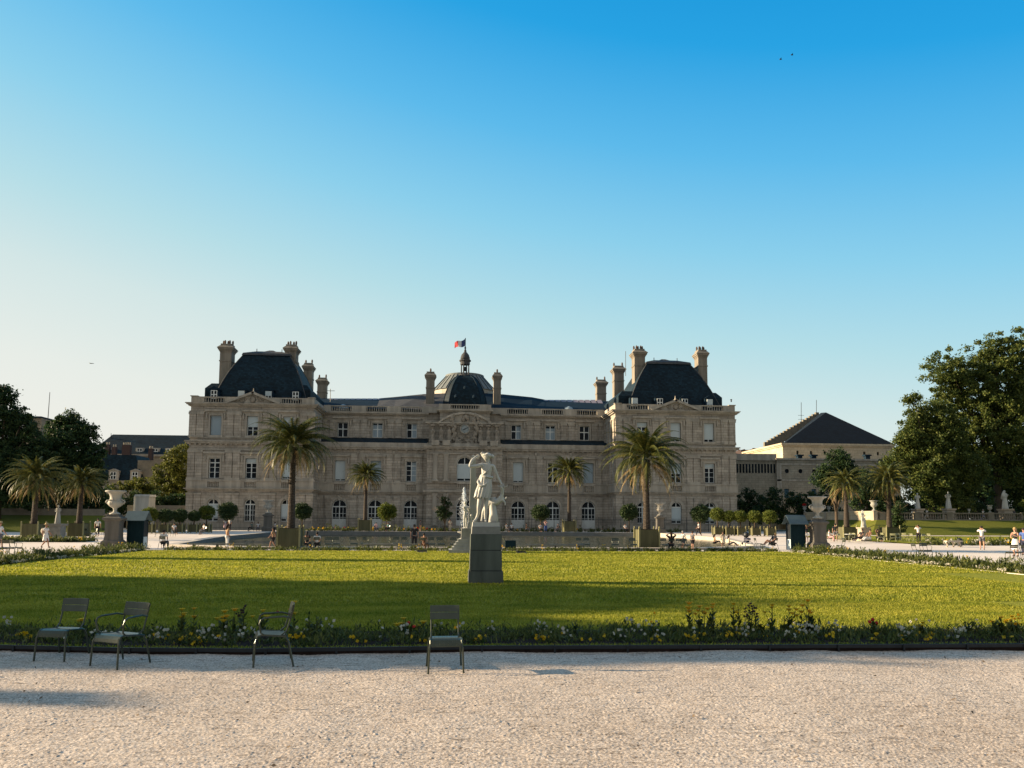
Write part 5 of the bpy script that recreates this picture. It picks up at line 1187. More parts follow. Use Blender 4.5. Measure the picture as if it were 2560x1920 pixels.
# tall flowering plants of the near bed, each one a thing
def flower_plant(px,ytop,kind,label,seed,ybase=1588):
    b=G(px,ybase,.09); s=F/(b.y*math.cos(YAW)+b.x*math.sin(YAW)); h=max(.2,(ybase-ytop)/s); r_=random.Random(seed)
    t=thing('flowering_plant',label,'flower',b,group='tall flowers in the near bed')
    st=MB(); lf=MB(); fl_=MB(); n_=r_.randint(2,4) if kind!='leafy' else r_.randint(2,4)
    for i in range(n_):
        hh=h*(1 if i==0 else r_.uniform(.6,.92)); a=r_.uniform(0,6.28); sp=r_.uniform(.02,.16)*(0 if i==0 else 1); tip=Vector((sp*math.cos(a),sp*math.sin(a),hh)); mid=Vector((sp*.3*math.cos(a),sp*.3*math.sin(a),hh*.5))
        pts=[Vector((0,0,0)),mid,tip]; st.tube(pts,[.007,.006,.004],4)
        for k in range(int(11 if kind=='leafy' else 9)):
            f=r_.uniform(.08,.9 if kind=='leafy' else .75); c0=lerp(pts[0],mid,f*2) if f<.5 else lerp(mid,tip,f*2-1); q=r_.uniform(0,6.28); ln=r_.uniform(.06,.12)*(1.15-f*.5)
            e=c0+Vector((math.cos(q)*ln,math.sin(q)*ln,ln*r_.uniform(.4,1.2))); wv=Vector((-math.sin(q),math.cos(q),0))*ln*.27; md=lerp(c0,e,.5)
            lf.add([c0,md+wv,e,md-wv],[(0,1,2,3)])
        if kind in('yellow','orange','red','dark'):
            if kind=='dark':
                for k in range(7): fl_.sphere(tip+Vector((r_.uniform(-.035,.035),r_.uniform(-.03,.03),r_.uniform(-.07,.01))),r_.uniform(.008,.02),6,4)
            elif kind=='red': fl_.sphere(tip,.03,8,5)
            else:
                R_=r_.uniform(.055,.08)
                for k in range(11):
                    q=k*.571; d=Vector((math.cos(q),math.sin(q),.5)); w_=Vector((-math.sin(q),math.cos(q),0))*R_*.26; fl_.add([tip,tip+d*R_*.6+w_,tip+d*R_,tip+d*R_*.6-w_],[(0,1,2,3)])
                fl_.sphere(tip+Vector((0,0,.01)),R_*.45,7,4,(1,1,.6))
    st.build('stem',M['plant'],t); lf.build('leaves',M['plant'],t)
    if fl_.v: fl_.build('bloom',{'yellow':M['fyellow'],'orange':M['forange'],'red':M['fred'],'dark':M['fdark']}[kind],t)
for i,(px,yt,kd,lb) in enumerate((
 (203,1552,'yellow','yellow topped flower right of the leftmost side chair'),(452,1527,'yellow','flat yellow flower head left of the pale branching stem, by the second chair'),(483,1525,'orange','pale branching stem with orange heads between the second and third chair'),
 (560,1532,'yellow','yellow flower beside the dark drooping head, left of the third chair'),(585,1528,'orange','cluster of orange daisies left of the dark drooping seed head'),(608,1517,'dark','dark drooping seed head just left of the side-on armchair'),
 (655,1530,'yellow','small yellow flowers seen through the arms of the side-on armchair'),(733,1510,'yellow','yellow flower peeping over the back of the side-on armchair'),(772,1530,'leafy','leafy tall plant right of the side-on armchair'),(790,1540,'leafy','second leafy plant right of the side-on armchair'),
 (1008,1549,'yellow','small yellow flower left of the front chair'),(1021,1558,'red','tiny red flower left of the front chair'),(1058,1560,'yellow','yellow round flower just left of the front chair back post'),(1440,1560,'leafy','short leafy plant between the front chair and the tall orange daisies'),
 (1635,1568,'leafy','leafy plant left of the tall orange daisies'),(1724,1512,'orange','leftmost tall orange daisy of the right group'),(1750,1520,'orange','orange daisy with several heads, second of the right group'),(1762,1526,'leafy','dark leaved stem under the second orange daisy'),
 (1784,1514,'orange','wide orange daisy on a tall stem, third of the right group'),(1812,1550,'leafy','bushy leafy plant in the middle of the right group'),(1835,1513,'yellow','tall yellow daisy left of the dark seed head, right group'),(1848,1520,'leafy','thin leafy stem beside the tall yellow daisy'),
 (1876,1511,'dark','tall plant with dark purple seed heads in the right group'),(1888,1518,'dark','second dark purple seed head of the right group'),(1932,1516,'yellow','yellow daisy right of the dark purple seed heads'),(1906,1556,'leafy','low rosette plant right of the dark seed heads'),
 (1974,1519,'yellow','slender plant with one small yellow flower, right group'),(1962,1540,'leafy','dark leafy plant under the small yellow flower'),(2005,1533,'yellow','yellow orange daisy low before the tallest one'),(2022,1505,'orange','tallest orange daisy at the right end of the group'),
 (2030,1540,'leafy','leafy stem at the right end of the tall group'),(2183,1550,'red','single bright red flower above the bed, right of the tall group'),(2308,1563,'yellow','yellow flower above the bright right part of the bed'),(2422,1548,'leafy','dark leafy tuft near the right end of the bed'),
 (2505,1546,'yellow','yellow flower near the right end of the bed'),(2532,1544,'yellow','yellow flower at the right end of the bed'),(2490,1552,'leafy','pale spiky plant near the right end of the bed'),(2545,1552,'leafy','leafy plant at the right edge of the bed'))):
    flower_plant(px,yt,kd,lb,100+i)
# ================================================================ KIOSKS, URNS, STATUES
def kiosk(px,Y,label,flip):
    b=PY(px,Y); t=thing('ticket_hut',label,'hut',b); w,d,h=1.0,.75,1.85
    m=MB(); m.box(-w/2+.03,w/2-.03,-d/2+.03,d/2,0,h)
    for i in range(1,5): x=-w/2+w*i/5; m.box(x-.01,x+.01,-d/2+.018,-d/2+.029,.05,h-.05)
    m.build('body',M['kiosk'],t); s=-1 if flip else 1
    m=MB(); xx=s*(w/2); 
    for sx in(-1,1):
        for sy in(-1,1): m.cbox(sx*w/2,sy*d/2,.07,.07,0,h+.04)
    m.build('posts',M['kiosk'],t)
    a,c_=sorted((s*(w/2-.02),s*(w/2+.03))); MB().box(a,c_,-d/2+.06,d/2-.06,.0,.75).build('side_panel',M['blind'],t); MB().box(a-.01*s,c_-.01,-d/2+.06,d/2-.06,.78,h-.05).build('opening',M['iron'],t)
    m=MB(); m.poly([(-w/2-.2,-d/2-.28,h-.04),(-w/2-.2,0,h+.58),(-w/2-.2,d/2+.28,h-.04),(-w/2-.2,d/2+.28,h-.0),(-w/2-.2,0,h+.63),(-w/2-.2,-d/2-.28,h)],(w+.4,0,0)); m.build('roof',M['kroof'],t); return t
kiosk(344,54,'left dark teal wooden ticket hut beside the urn',False); kiosk(1989,53.5,'right dark teal wooden ticket hut beside the urn',True)
M['urnm']=simple('urn_marble',(.36,.345,.30),.7,.35,2.2,.4,10,streak=True)
def urn(px,Y,label,plabel,k=1.0,mat=None):
    b=PY(px,Y); t=thing('urn_pedestal',plabel,'pedestal',b,group='urn pedestals'); m=MB()
    m.lathe([(.74,0),(.74,.42),(.66,.5),(.58,.56)],(0,0,0),sq=True); m.lathe([(.57,.56),(.53,.8),(.53,1.6),(.57,1.82)],(0,0,0),sq=True); m.build('shaft',M['urnstone'],t)
    MB().lathe([(.58,1.82),(.72,1.9),(.72,2.0),(.45,2.1),(.42,2.22)],(0,0,0),sq=True).build('cap',M['urnstone'],t)
    t.scale=(k*.84,k*.7,k)
    u=thing('urn',label,'urn',b+Vector((0,0,2.22*k)),group='large marble urns'); u.scale=(k,)*3
    m=MB(); pr=[(.30,0),(.34,.03),(.33,.08),(.2,.14),(.12,.2),(.11,.34),(.15,.4),(.14,.43),(.3,.52),(.42,.64),(.46,.76),(.44,.86),(.37,.9),(.37,.96),(.34,1.05),(.345,1.2),(.4,1.35),(.5,1.44),(.62,1.48),(.645,1.52),(.64,1.57),(.58,1.58),(.5,1.5),(.4,1.46)]
    V=[];n_=36
    m.lathe(pr,(0,0,0),n_)
    # gadroons on the belly
    m.v=[(x*(1+.045*math.cos(12*math.atan2(y,x))*(1 if .48<z<.86 else 0)),y*(1+.045*math.cos(12*math.atan2(y,x))*(1 if .48<z<.86 else 0)),z) for x,y,z in m.v]
    m.build('bowl',mat or M['urnm'],u,smooth=True)
    for sx in(-1,1):
        m=MB(); m.tube([(sx*.4,0,.72),(sx*.54,0,.74),(sx*.6,0,.84),(sx*.54,0,.93),(sx*.4,0,.9)],.05,7); m.sphere((sx*.42,0,.72),.09,8,6); m.build('handle',mat or M['urnm'],u,smooth=True)
    r_=random.Random(px); m=MB()
    for i in range(12): a=i*.52; m.sphere((.4*math.cos(a),.4*math.sin(a),.95+.04*math.sin(3*a)),.055,6,4)
    m.build('garland',mat or M['urnm'],u,smooth=True)
urn(285,52.8,'large marble urn at the left of the lawn','dark stone pedestal of the left large urn'); urn(2045,53,'large marble urn at the right of the lawn','dark stone pedestal of the right large urn')
urn(669,105.5,'marble urn beyond the basin, left of the big palm trunk','stone pedestal of the far left urn',1.08); urn(1650,105.5,'marble urn beyond the basin, right of the big right palm','stone pedestal of the far right urn',1.08)
def vase(px,Y,z,k,label,flowers=None):
    b=PY(px,Y); b.z=z; t=thing('stone_vase',label,'vase',b,group='vases on the terrace parapets'); 
    MB().lathe([(.2,0),(.2,.08),(.07,.16),(.08,.3),(.26,.45),(.32,.62),(.24,.75),(.3,.9),(.42,.96),(.4,1)],(0,0,0),14).build('bowl',M['marble_old'],t,smooth=True); t.scale=(k,)*3
    if flowers: tag(npmesh('flowers',leaf_cloud([(0,0,1.15,.35,.35,.2)],260,.07,.1,30,px),None,[M[flowers]],t))
zt_=TZ+1.3
vase(2013,124,zt_,1.0,'vase with dark red flowers at the left end of the sunlit parapet','fred'); vase(2074,118.2,zt_,.9,'small vase on the parapet between the urn and the palm'); vase(2096,116,zt_,.95,'small vase on the parapet left of the palm trunk')
vase(2141,111.4,zt_,1.25,'wide vase on the parapet left of the group statue'); vase(2187,106.8,zt_,1.5,'broad vase on the pier at the corner of the parapet'); vase(2477,106.8,TZ+1.2,1.05,'pale green vase on the balustrade right of the round shrub'); vase(2425,106.8,TZ+1.1,.6,'small vase on the balustrade below the round shrub')
# ---- skinned figures
def skin(name,nodes,edges,mat,parent,sub=2,root=0,extra=None):
    me=bpy.data.meshes.new(name); me.from_pydata([n_[:3] for n_ in nodes],edges,[]); ob=bpy.data.objects.new(name,me); scene.collection.objects.link(ob)
    md=ob.modifiers.new('s','SKIN'); md.use_smooth_shade=True; md.branch_smoothing=.5
    sv=me.skin_vertices[0].data
    for i,n_ in enumerate(nodes): r=n_[3]; sv[i].radius=(r,n_[4] if len(n_)>4 else r); sv[i].use_root=(i==root)
    s2=ob.modifiers.new('u','SUBSURF'); s2.levels=sub; s2.render_levels=sub
    dg=bpy.context.evaluated_depsgraph_get(); ev=ob.evaluated_get(dg); m2=bpy.data.meshes.new_from_object(ev); ob.modifiers.clear()
    v=[tuple(q.co) for q in m2.vertices]; f=[tuple(p.vertices) for p in m2.polygons]
    bpy.data.objects.remove(ob); bpy.data.meshes.remove(me); bpy.data.meshes.remove(m2)
    m=MB(); m.add(v,f)
    if extra: extra(m)
    return m.build(name,mat,parent,smooth=True)
def fingers(m,wr,hd,s=1.0,side=1):
    d=(Vector(hd)-Vector(wr)); d=d.normalized() if d.length>1e-5 else Vector((0,0,-1)); u=d.cross(Vector((0,1,.2))).normalized(); p=Vector(hd); c=d.cross(u)
    for i,(o_,L) in enumerate(((-.03,.062),(-.01,.075),(.01,.07),(.03,.055))): a=p+u*o_*s; b=a+d*L*.5*s; m.tube([a-d*.02*s,b,b+(d*.8+c*.5)*L*.5*s],[.0095*s,.009*s,.007*s],5)
    a=p-u*.028*s-d*.03*s; m.tube([a,a+(-u*.8+d*.5)*.035*s,a+(-u*.5+d*.9)*.065*s],[.011*s,.010*s,.008*s],5)
# Diana with the deer on her pedestal
b=G(1213,1462,.05); b.y+=.5; b=Vector((AX(1213,b.y,1462),b.y,.05))
S_=F/(b.y*math.cos(YAW)+b.x*math.sin(YAW))
t=thing('pedestal','tall dark mossy stone pedestal standing in the middle of the lawn','pedestal',b)
MB().box(-.53,.53,-.5,.5,-.05,.40,.012).build('plinth',M['ped'],t); MB().box(-.465,.465,-.44,.44,.39,.425).build('joint',M['iron'],t); MB().box(-.465,.465,-.44,.44,1.0,1.07).build('joint',M['iron'],t); MB().box(-.485,.485,-.46,.46,.425,1.02,.006).build('lower_block',M['ped'],t); MB().box(-.475,.475,-.45,.45,1.045,1.52,.006).build('upper_block',M['ped'],t); MB().box(-.44,.44,-.41,.41,1.523,1.745,.01).build('cap',M['pedtop'],t)
dn=thing('statue','white marble statue of a huntress drawing an arrow beside a leaping deer','statue',b+Vector((0,0,1.748)))
MB().box(-.42,.42,-.36,.36,0,.13,.01).build('base',M['marble'],dn)
def L(px,py,y=0,r=.05,r2=None): 
    q=((px-1211.5)/S_*1.0,y,(1311.5-py)/S_+.14,r); return q+(r2,) if r2 else q
nd=[L(1209,1222,0,.15,.12),L(1211,1202,0,.115,.10),L(1213,1185,0,.14,.115),L(1214.5,1172,0,.125,.1),L(1216,1163,0,.05),L(1215,1157,-.01,.062),L(1213.5,1150,-.02,.105,.095),L(1213,1145,-.01,.085),  #0-7
 L(1202,1168,-.02,.072),L(1186,1173.5,-.10,.062),L(1169,1174,-.14,.05),L(1176,1158,-.08,.048),L(1187,1148,0,.034),L(1190,1147,.04,.036), #8-13 raised arm
 L(1229,1171,0,.065),L(1234,1183,0,.055),L(1239,1195,.02,.046),L(1245,1207,.0,.038),L(1249,1215,-.02,.03),L(1252,1219,-.04,.032), #14-19
 L(1202,1232,-.05,.115),L(1196,1255,-.1,.085),L(1193,1275,-.14,.062),L(1193,1290,-.08,.056),L(1189,1301,-.0,.04),L(1184,1309,-.08,.036),L(1180,1310,-.14,.03), #20-26
 L(1217,1232,.02,.115),L(1213,1256,-.04,.085),L(1211,1276,-.06,.062),L(1211,1291,-.0,.055),L(1210.5,1303,.02,.036),L(1211,1309,-.05,.036),L(1211,1310,-.12,.03)]
ed=[(0,1),(1,2),(2,3),(3,4),(4,5),(5,6),(6,7),(3,8),(8,9),(9,10),(10,11),(11,12),(12,13),(3,14),(14,15),(15,16),(16,17),(17,18),(18,19),(0,20),(20,21),(21,22),(22,23),(23,24),(24,25),(25,26),(0,27),(27,28),(28,29),(29,30),(30,31),(31,32),(32,33)]
def ex(m):
    fingers(m,nd[12][:3],nd[13][:3],1.3); fingers(m,nd[18][:3],nd[19][:3],1.3)
    h=Vector(nd[6][:3]); m.tube([h+Vector((-.045,-.07,.03)),h+Vector((-.06,-.115,-.02)),h+Vector((-.04,-.09,-.035))],[.012,.02,.008],6)
    for sx in(-.075,.01): m.sphere(h+Vector((sx,-.085,.02)),.012,6,4)
skin('figure',nd,ed,M['marble'],dn,extra=ex)
h=Vector(nd[6][:3]); m=MB(); m.sphere(h+Vector((.02,.02,.05)),.115,14,9,(1.0,1.05,.85)); m.sphere(h+Vector((.17,.05,.03)),.062,10,7)
for i in range(9): a=i/8*3.1-1.57; m.sphere(h+Vector((.1*math.sin(a)-.0,-.075*math.cos(a),.075)),.032,7,5)
m.build('hair',M['marble'],dn,smooth=True)
def drape(rows,folds,seed,amp=.12,n=72):
    """rows: (cx,cy,z,rx,ry); folded cloth surface"""
    V=[];r_=random.Random(seed); ph=[r_.uniform(0,6.28) for _ in range(3)]
    for i,(cx_,cy_,z,rx,ry) in enumerate(rows):
        f=i/(len(rows)-1)
        for k in range(n):
            a=2*math.pi*k/n; w_=1+amp*f*(math.sin(folds*a+ph[0]+f*2)+.5*math.sin((folds*1.7//1)*a+ph[1]))/1.5; V.append((cx_+rx*w_*math.cos(a),cy_+ry*w_*math.sin(a),z+.03*f*math.sin(folds*a+ph[2])))
    fs=[(i*n+k,i*n+(k+1)%n,(i+1)*n+(k+1)%n,(i+1)*n+k) for i in range(len(rows)-1) for k in range(n)]; return V,fs
def LR(px,py,y,rx,ry): q=L(px,py,y); return (q[0],y,q[2],rx,ry)
m=MB(); m.add(*drape([LR(1213,1168,0,.16,.11),LR(1213,1180,-.01,.17,.14),LR(1212,1192,0,.145,.12),LR(1211,1200,0,.145,.125)],11,3,.1)); 
m.add(*drape([LR(1210,1194,0,.165,.14),LR(1209,1206,0,.2,.16),LR(1208,1222,-.02,.215,.175),LR(1205,1238,-.03,.235,.19),LR(1202,1252,-.05,.225,.19)],13,5,.2))
m.tube([L(1226,1170,.02)[:3],L(1218,1180,-.13)[:3],L(1209,1190,-.15)[:3],L(1200,1197,-.1)[:3],L(1196,1200,0)[:3]],[.02,.022,.025,.02,.014],7)
m.tube([L(1200,1196,.0)[:3],L(1203,1198,-.12)[:3],L(1213,1200,-.16)[:3],L(1224,1201,-.1)[:3],L(1227,1200,.02)[:3]],.035,8)
m.tube([L(1196,1200,0)[:3],L(1191,1212,-.08)[:3],L(1195,1222,-.16)[:3],L(1206,1222,-.2)[:3],L(1216,1212,-.17)[:3]],[.02,.04,.05,.04,.02],8)
m.build('tunic',M['marble'],dn,smooth=True)
m=MB(); m.tube([L(1221,1166,.12)[:3],L(1203,1140,.16)[:3]],[.06,.07],9); m.tube([L(1203,1141,.16)[:3],L(1200,1137,.17)[:3]],.05,7)
m.build('quiver',M['marble_old'],dn,smooth=True)
# deer + tree stump support
m=MB(); m.tube([L(1232,1312,.12)[:3],L(1231,1290,.14)[:3],L(1229,1270,.14)[:3],L(1229,1250,.13)[:3]],[.17,.12,.105,.1],11); m.build('stump_support',M['marble'],dn,smooth=True)
dd=[L(1227,1262,.14,.12),L(1240,1262,.1,.135,.12),L(1248,1256,.06,.10),L(1252,1246,.04,.06),L(1253,1238,.02,.058),L(1252,1231,-.02,.05),L(1250,1226,-.07,.034),L(1249,1224,-.12,.024),
    L(1254,1256,.02,.04),L(1259,1262,-.02,.026),L(1260,1270,-.03,.02),L(1254,1252,.12,.04),L(1262,1254,.14,.024),L(1264,1248,.14,.018),L(1218,1266,.2,.1),L(1206,1285,.26,.05),L(1203,1300,.24,.026),L(1201,1310,.2,.026)]
de=[(0,1),(1,2),(2,3),(3,4),(4,5),(5,6),(6,7),(2,8),(8,9),(9,10),(2,11),(11,12),(12,13),(0,14),(14,15),(15,16),(16,17)]
def ex2(m):
    for s_ in(-1,1):
        a=Vector(L(1253,1229,0)[:3]); m.tube([a,a+Vector((s_*.06,0,.06)),a+Vector((s_*.13,0,.07)),a+Vector((s_*.15,0,.13))],[.014,.012,.011,.008],5); m.tube([a+Vector((s_*.06,0,.06)),a+Vector((s_*.05,0,.13))],.009,5); m.tube([a,a+Vector((s_*.07,.02,.0))],[.022,.006],6)
skin('deer',dd,de,M['marble'],dn,extra=ex2)
# monument with boy statue, behind the pedestal
Yb=45.7; b=Vector((AX(1181,Yb,1385),Yb,.08)); S2=F/(Yb*math.cos(YAW)+b.x*math.sin(YAW))
t=thing('stepped_monument','pale stepped stone base with a slender round topped shaft, behind the tall pedestal','monument',b)
m=MB(); hw=59/S2; m.box(-hw,hw,-hw*.8,hw*.8,0,.2)
for i in range(4): w_=lerp(hw*.86,hw*.62,i/3); m.box(-w_,w_,-w_*.8,w_*.8,.2+i*.15,.2+(i+1)*.15-.002)
m.build('steps',M['marble_old'],t)
MB().box(-.68,.68,-.55,.55,.8,1.42,.015).build('block',M['pedtop'],t)
z_=lambda py:(1299.5-py)/S2+2-.08
m=MB(); m.lathe([(.34,1.42),(.34,1.55),(.27,1.75),(.23,z_(1280)),(.23,z_(1272)),(.2,z_(1262)),(.155,z_(1180)),(.14,z_(1150)),(.12,z_(1148)),(.11,z_(1143)),(.08,z_(1139)),(.02,z_(1137))],(0,0,0),sq=True); m.build('shaft',M['marble_old'],t,smooth=False)
def simplefig(parent,mat,h,pose,seed=0,sub=2):
    J=joints(h,pose,seed); nd=[J[k] for k in J]; ix={k:i for i,k in enumerate(J)}
    return skin('figure',nd,[(ix[a],ix[b_]) for a,b_ in EDGES],mat,parent,sub,extra=lambda m:(fingers(m,J['wl'][:3],J['hl'][:3],h/1.72),fingers(m,J['wr'][:3],J['hr'][:3],h/1.72)))
# ================================================================ PEOPLE
EDGES=[('pel','wai'),('wai','che'),('che','nec'),('nec','jaw'),('jaw','hea'),('hea','top'),('che','sl'),('sl','el'),('el','wl'),('wl','hl'),('che','sr'),('sr','er'),('er','wr'),('wr','hr'),
 ('pel','hpl'),('hpl','kl'),('kl','al'),('al','tl'),('pel','hpr'),('hpr','kr'),('kr','ar'),('ar','tr')]
def joints(h=1.72,pose='stand',seed=0,fem=False):
    """joint -> (x,y,z,r[,r2]); the figure faces -Y"""
    k=h/1.72; sw=.165 if fem else .19; hw=.1
    J={'pel':(0,0,.93,.125,.1),'wai':(0,0,1.08,.105,.085),'che':(0,0,1.30,.135,.1),'nec':(0,.01,1.47,.05),'jaw':(0,-.01,1.53,.055),'hea':(0,-.015,1.60,.088,.085),'top':(0,0,1.66,.07),
     'sl':(-sw,0,1.41,.058),'el':(-sw-.06,.02,1.13,.042),'wl':(-sw-.07,-.05,.89,.03),'hl':(-sw-.07,-.07,.82,.034),'sr':(sw,0,1.41,.058),'er':(sw+.06,.02,1.13,.042),'wr':(sw+.07,-.05,.89,.03),'hr':(sw+.07,-.07,.82,.034),
     'hpl':(-hw,0,.86,.095),'kl':(-hw-.01,-.01,.49,.06),'al':(-hw-.01,.02,.09,.04),'tl':(-hw-.02,-.13,.03,.036),'hpr':(hw,0,.86,.095),'kr':(hw+.01,-.01,.49,.06),'ar':(hw+.01,.02,.09,.04),'tr':(hw+.02,-.13,.03,.036)}
    def S(**a):
        for n_,v in a.items(): J[n_]=(*v,*J[n_][3:])
    if pose=='walk': S(kl=(-hw,-.2,.52),al=(-hw,-.27,.11),tl=(-hw,-.4,.06),kr=(hw,.06,.48),ar=(hw,.32,.14),tr=(hw,.24,.04),el=(-sw-.05,.14,1.15),wl=(-sw-.05,.12,.92),hl=(-sw-.05,.1,.85),er=(sw+.05,-.1,1.14),wr=(sw+.05,-.26,.95),hr=(sw+.04,-.32,.9))
    if pose=='photo': S(el=(-sw-.07,-.22,1.28),wl=(-.08,-.36,1.5),hl=(-.05,-.38,1.56),er=(sw+.07,-.22,1.28),wr=(.08,-.36,1.5),hr=(.05,-.38,1.56))
    if pose=='armsup': S(el=(-sw-.2,-.05,1.5),wl=(-.12,.02,1.62),hl=(-.06,.06,1.64),er=(sw+.2,-.05,1.5),wr=(.12,.02,1.62),hr=(.06,.06,1.64))
    if pose=='phone': S(er=(sw+.07,-.06,1.16),wr=(.1,-.26,1.25),hr=(.06,-.3,1.3),el=(-sw-.06,-.04,1.15),wl=(-.1,-.22,1.12),hl=(-.04,-.26,1.12))
    if pose.startswith('sit') or pose in('legsup','recline'):
        dz=-.44
        for n_ in('pel','wai','che','nec','jaw','hea','top','sl','el','wl','hl','sr','er','wr','hr','hpl','hpr'): v=J[n_]; J[n_]=(v[0],v[1],v[2]+dz,*v[3:])
        if pose=='legsup': S(kl=(-hw,-.42,.72),al=(-hw,-.72,.42),tl=(-hw,-.84,.4),kr=(hw,-.4,.66),ar=(hw,-.78,.42),tr=(hw,-.9,.44))
        elif pose=='sitfloor': S(kl=(-hw,-.42,.62),al=(-hw,-.66,.34),tl=(-hw,-.8,.32),kr=(hw,-.45,.6),ar=(hw,-.8,.35),tr=(hw,-.93,.36))
        else: S(kl=(-hw-.03,-.42,.5),al=(-hw-.03,-.42,.09),tl=(-hw-.03,-.56,.04),kr=(hw+.03,-.43,.5),ar=(hw+.03,-.38,.09),tr=(hw+.03,-.52,.04))
        S(wl=(-.16,-.22,.62),hl=(-.13,-.28,.6),el=(-sw-.05,-.02,.74),wr=(.16,-.22,.62),hr=(.13,-.28,.6),er=(sw+.05,-.02,.74))
        if pose in('legsup','recline'):
            for n_ in('wai','che','nec','jaw','hea','top','sl','sr'): v=J[n_]; J[n_]=(v[0],v[1]+(v[2]-.49)*.32,v[2]-(v[2]-.49)*.05,*v[3:])
        if pose=='recline': S(kl=(-hw,-.5,.5),al=(-hw,-.86,.22),tl=(-hw,-.98,.26),kr=(hw,-.52,.48),ar=(hw,-.9,.2),tr=(hw,-1.02,.24))
        if pose=='sitarms': S(el=(-sw-.2,-.05,1.08),wl=(-.12,.04,1.2),hl=(-.06,.08,1.22),er=(sw+.2,-.05,1.08),wr=(.12,.04,1.2),hr=(.06,.08,1.22))
    return {n_:tuple(c*k for c in v) for n_,v in J.items()}
def cloth(name,col): 
    if name not in M: M[name]=simple(name,col,.85,.12,9,.2,30)
    return M[name]
CL={'white':(.62,.62,.6),'black':(.012,.012,.016),'tan':(.35,.22,.12),'navy':(.015,.02,.05),'grey':(.12,.12,.13),'brown':(.12,.06,.03),'pink':(.6,.38,.38),'blue':(.05,.1,.3),'teal':(.03,.12,.12),'cream':(.55,.48,.36),'denim':(.06,.09,.2)}
HR={'dark':(.012,.009,.008),'brown':(.05,.028,.014),'blond':(.35,.24,.1),'grey':(.3,.28,.26),'bald':None,'straw':(.45,.33,.16)}
SK={'l':(.42,.24,.17),'m':(.28,.15,.1),'d':(.08,.045,.03)}
def person(loc,label,pose='stand',rz=0,h=1.7,top='white',legs='navy',skin_='l',hair='dark',length='long',sleeve=True,extra=None,fem=False,group=None):
    t=thing('person',label,'person',loc,rz,group); J=joints(h,pose,0,fem); ix={k:i for i,k in enumerate(J)}; k=h/1.72
    sk=cloth('skin_'+skin_,SK[skin_])
    def ex(m):
        fingers(m,J['wl'][:3],J['hl'][:3],k); fingers(m,J['wr'][:3],J['hr'][:3],k); a=Vector(J['hea'][:3]); m.tube([a+Vector((0,-.075,.02))*k,a+Vector((0,-.108,-.012))*k,a+Vector((0,-.08,-.022))*k],[.008,.014,.008],5)
        for s_ in(-1,1): m.sphere(a+Vector((s_*.085,.005,0))*k,.02*k,6,4,(.5,1,1.4))
    skin('body',[J[n_] for n_ in J],[(ix[a],ix[b_]) for a,b_ in EDGES],sk,t,1,extra=ex)
    def garment(nm,keys,edges,grow,mat):
        ii={n_:i for i,n_ in enumerate(keys)}; nd=[]
        for n_ in keys:
            v=J[n_] if isinstance(n_,str) else n_; nd.append((*v[:3],*(r+grow*k for r in v[3:])))
        return skin(nm,nd,[(ii[a],ii[b_]) for a,b_ in edges],mat,t,1)
    def mid(a,b_,f): A=J[a];B=J[b_]; return tuple(lerp(A[i],B[i],f) for i in range(4))
    if top:
        a1=mid('sl','el',.75 if sleeve else .08); a2=mid('sr','er',.75 if sleeve else .08)
        garment('top',['pel','wai','che','sl',a1,'sr',a2],[('pel','wai'),('wai','che'),('che','sl'),('sl',a1),('che','sr'),('sr',a2)],.022,cloth('cloth_'+top,CL[top]))
    if legs:
        lc=cloth('cloth_'+legs,CL[legs])
        if length=='skirt' or length=='dress':
            m=MB(); p=J['pel']; zb=(.42 if length=='skirt' else .52)*k
            if pose.startswith('sit'): zb=p[2]-.1
            m.add(*drape([(0,0,1.05*k if not pose.startswith('sit') else p[2]+.1,.13*k,.11*k),(0,0,p[2]-.03,.19*k,.15*k),(0,-.01,(p[2]+zb)/2,.21*k,.17*k),(0,-.01,zb,.24*k,.2*k)],6,3,.1,26)); m.build('skirt',lc,t,smooth=True)
        else:
            if length=='long': e1,e2,f=mid('kl','al',.9),mid('kr','ar',.9),1
            else: e1,e2=mid('hpl','kl',.8),mid('hpr','kr',.8)
            if length=='long': garment('trousers',['pel','hpl','kl',e1,'hpr','kr',e2],[('pel','hpl'),('hpl','kl'),('kl',e1),('pel','hpr'),('hpr','kr'),('kr',e2)],.02,lc)
            else: garment('shorts',['pel','hpl',e1,'hpr',e2],[('pel','hpl'),('hpl',e1),('pel','hpr'),('hpr',e2)],.03,lc)
    if HR.get(hair):
        a=Vector(J['hea'][:3]); m=MB(); m.sphere(a+Vector((0,.022,.035))*k,.1*k,12,8,(.95,1,.95))
        if fem and hair!='straw': m.tube([a+Vector((0,.07,.02))*k,a+Vector((0,.1,-.1))*k,a+Vector((0,.11,-.26))*k],[.08*k,.075*k,.04*k],8)
        if hair=='straw': m=MB(); m.lathe([(.2,0),(.11,.02),(.1,.1),(.05,.13)],a+Vector((0,0,.05))*k,14)
        m.build('hat' if hair=='straw' else 'hair',cloth('hair_'+hair,HR[hair]),t,smooth=True)
    # shoes
    for a_,b_ in(('al','tl'),('ar','tr')):
        A=Vector(J[a_][:3]);B=Vector(J[b_][:3]); m=MB(); m.tube([A+Vector((0,.03,-.045))*k,lerp(A,B,.5)+Vector((0,0,-.025))*k,B],[.04*k,.045*k,.036*k],7); m.build('shoe',cloth('cloth_grey',CL['grey']),t,smooth=True)
    return t
def W(px,py): return P(px,py)
PI=math.pi
person(W(113,1370),'woman in straw hat, white dress and pale backpack walking at the left','walk',PI/2,1.6,'white','white','m','straw','dress',fem=True)
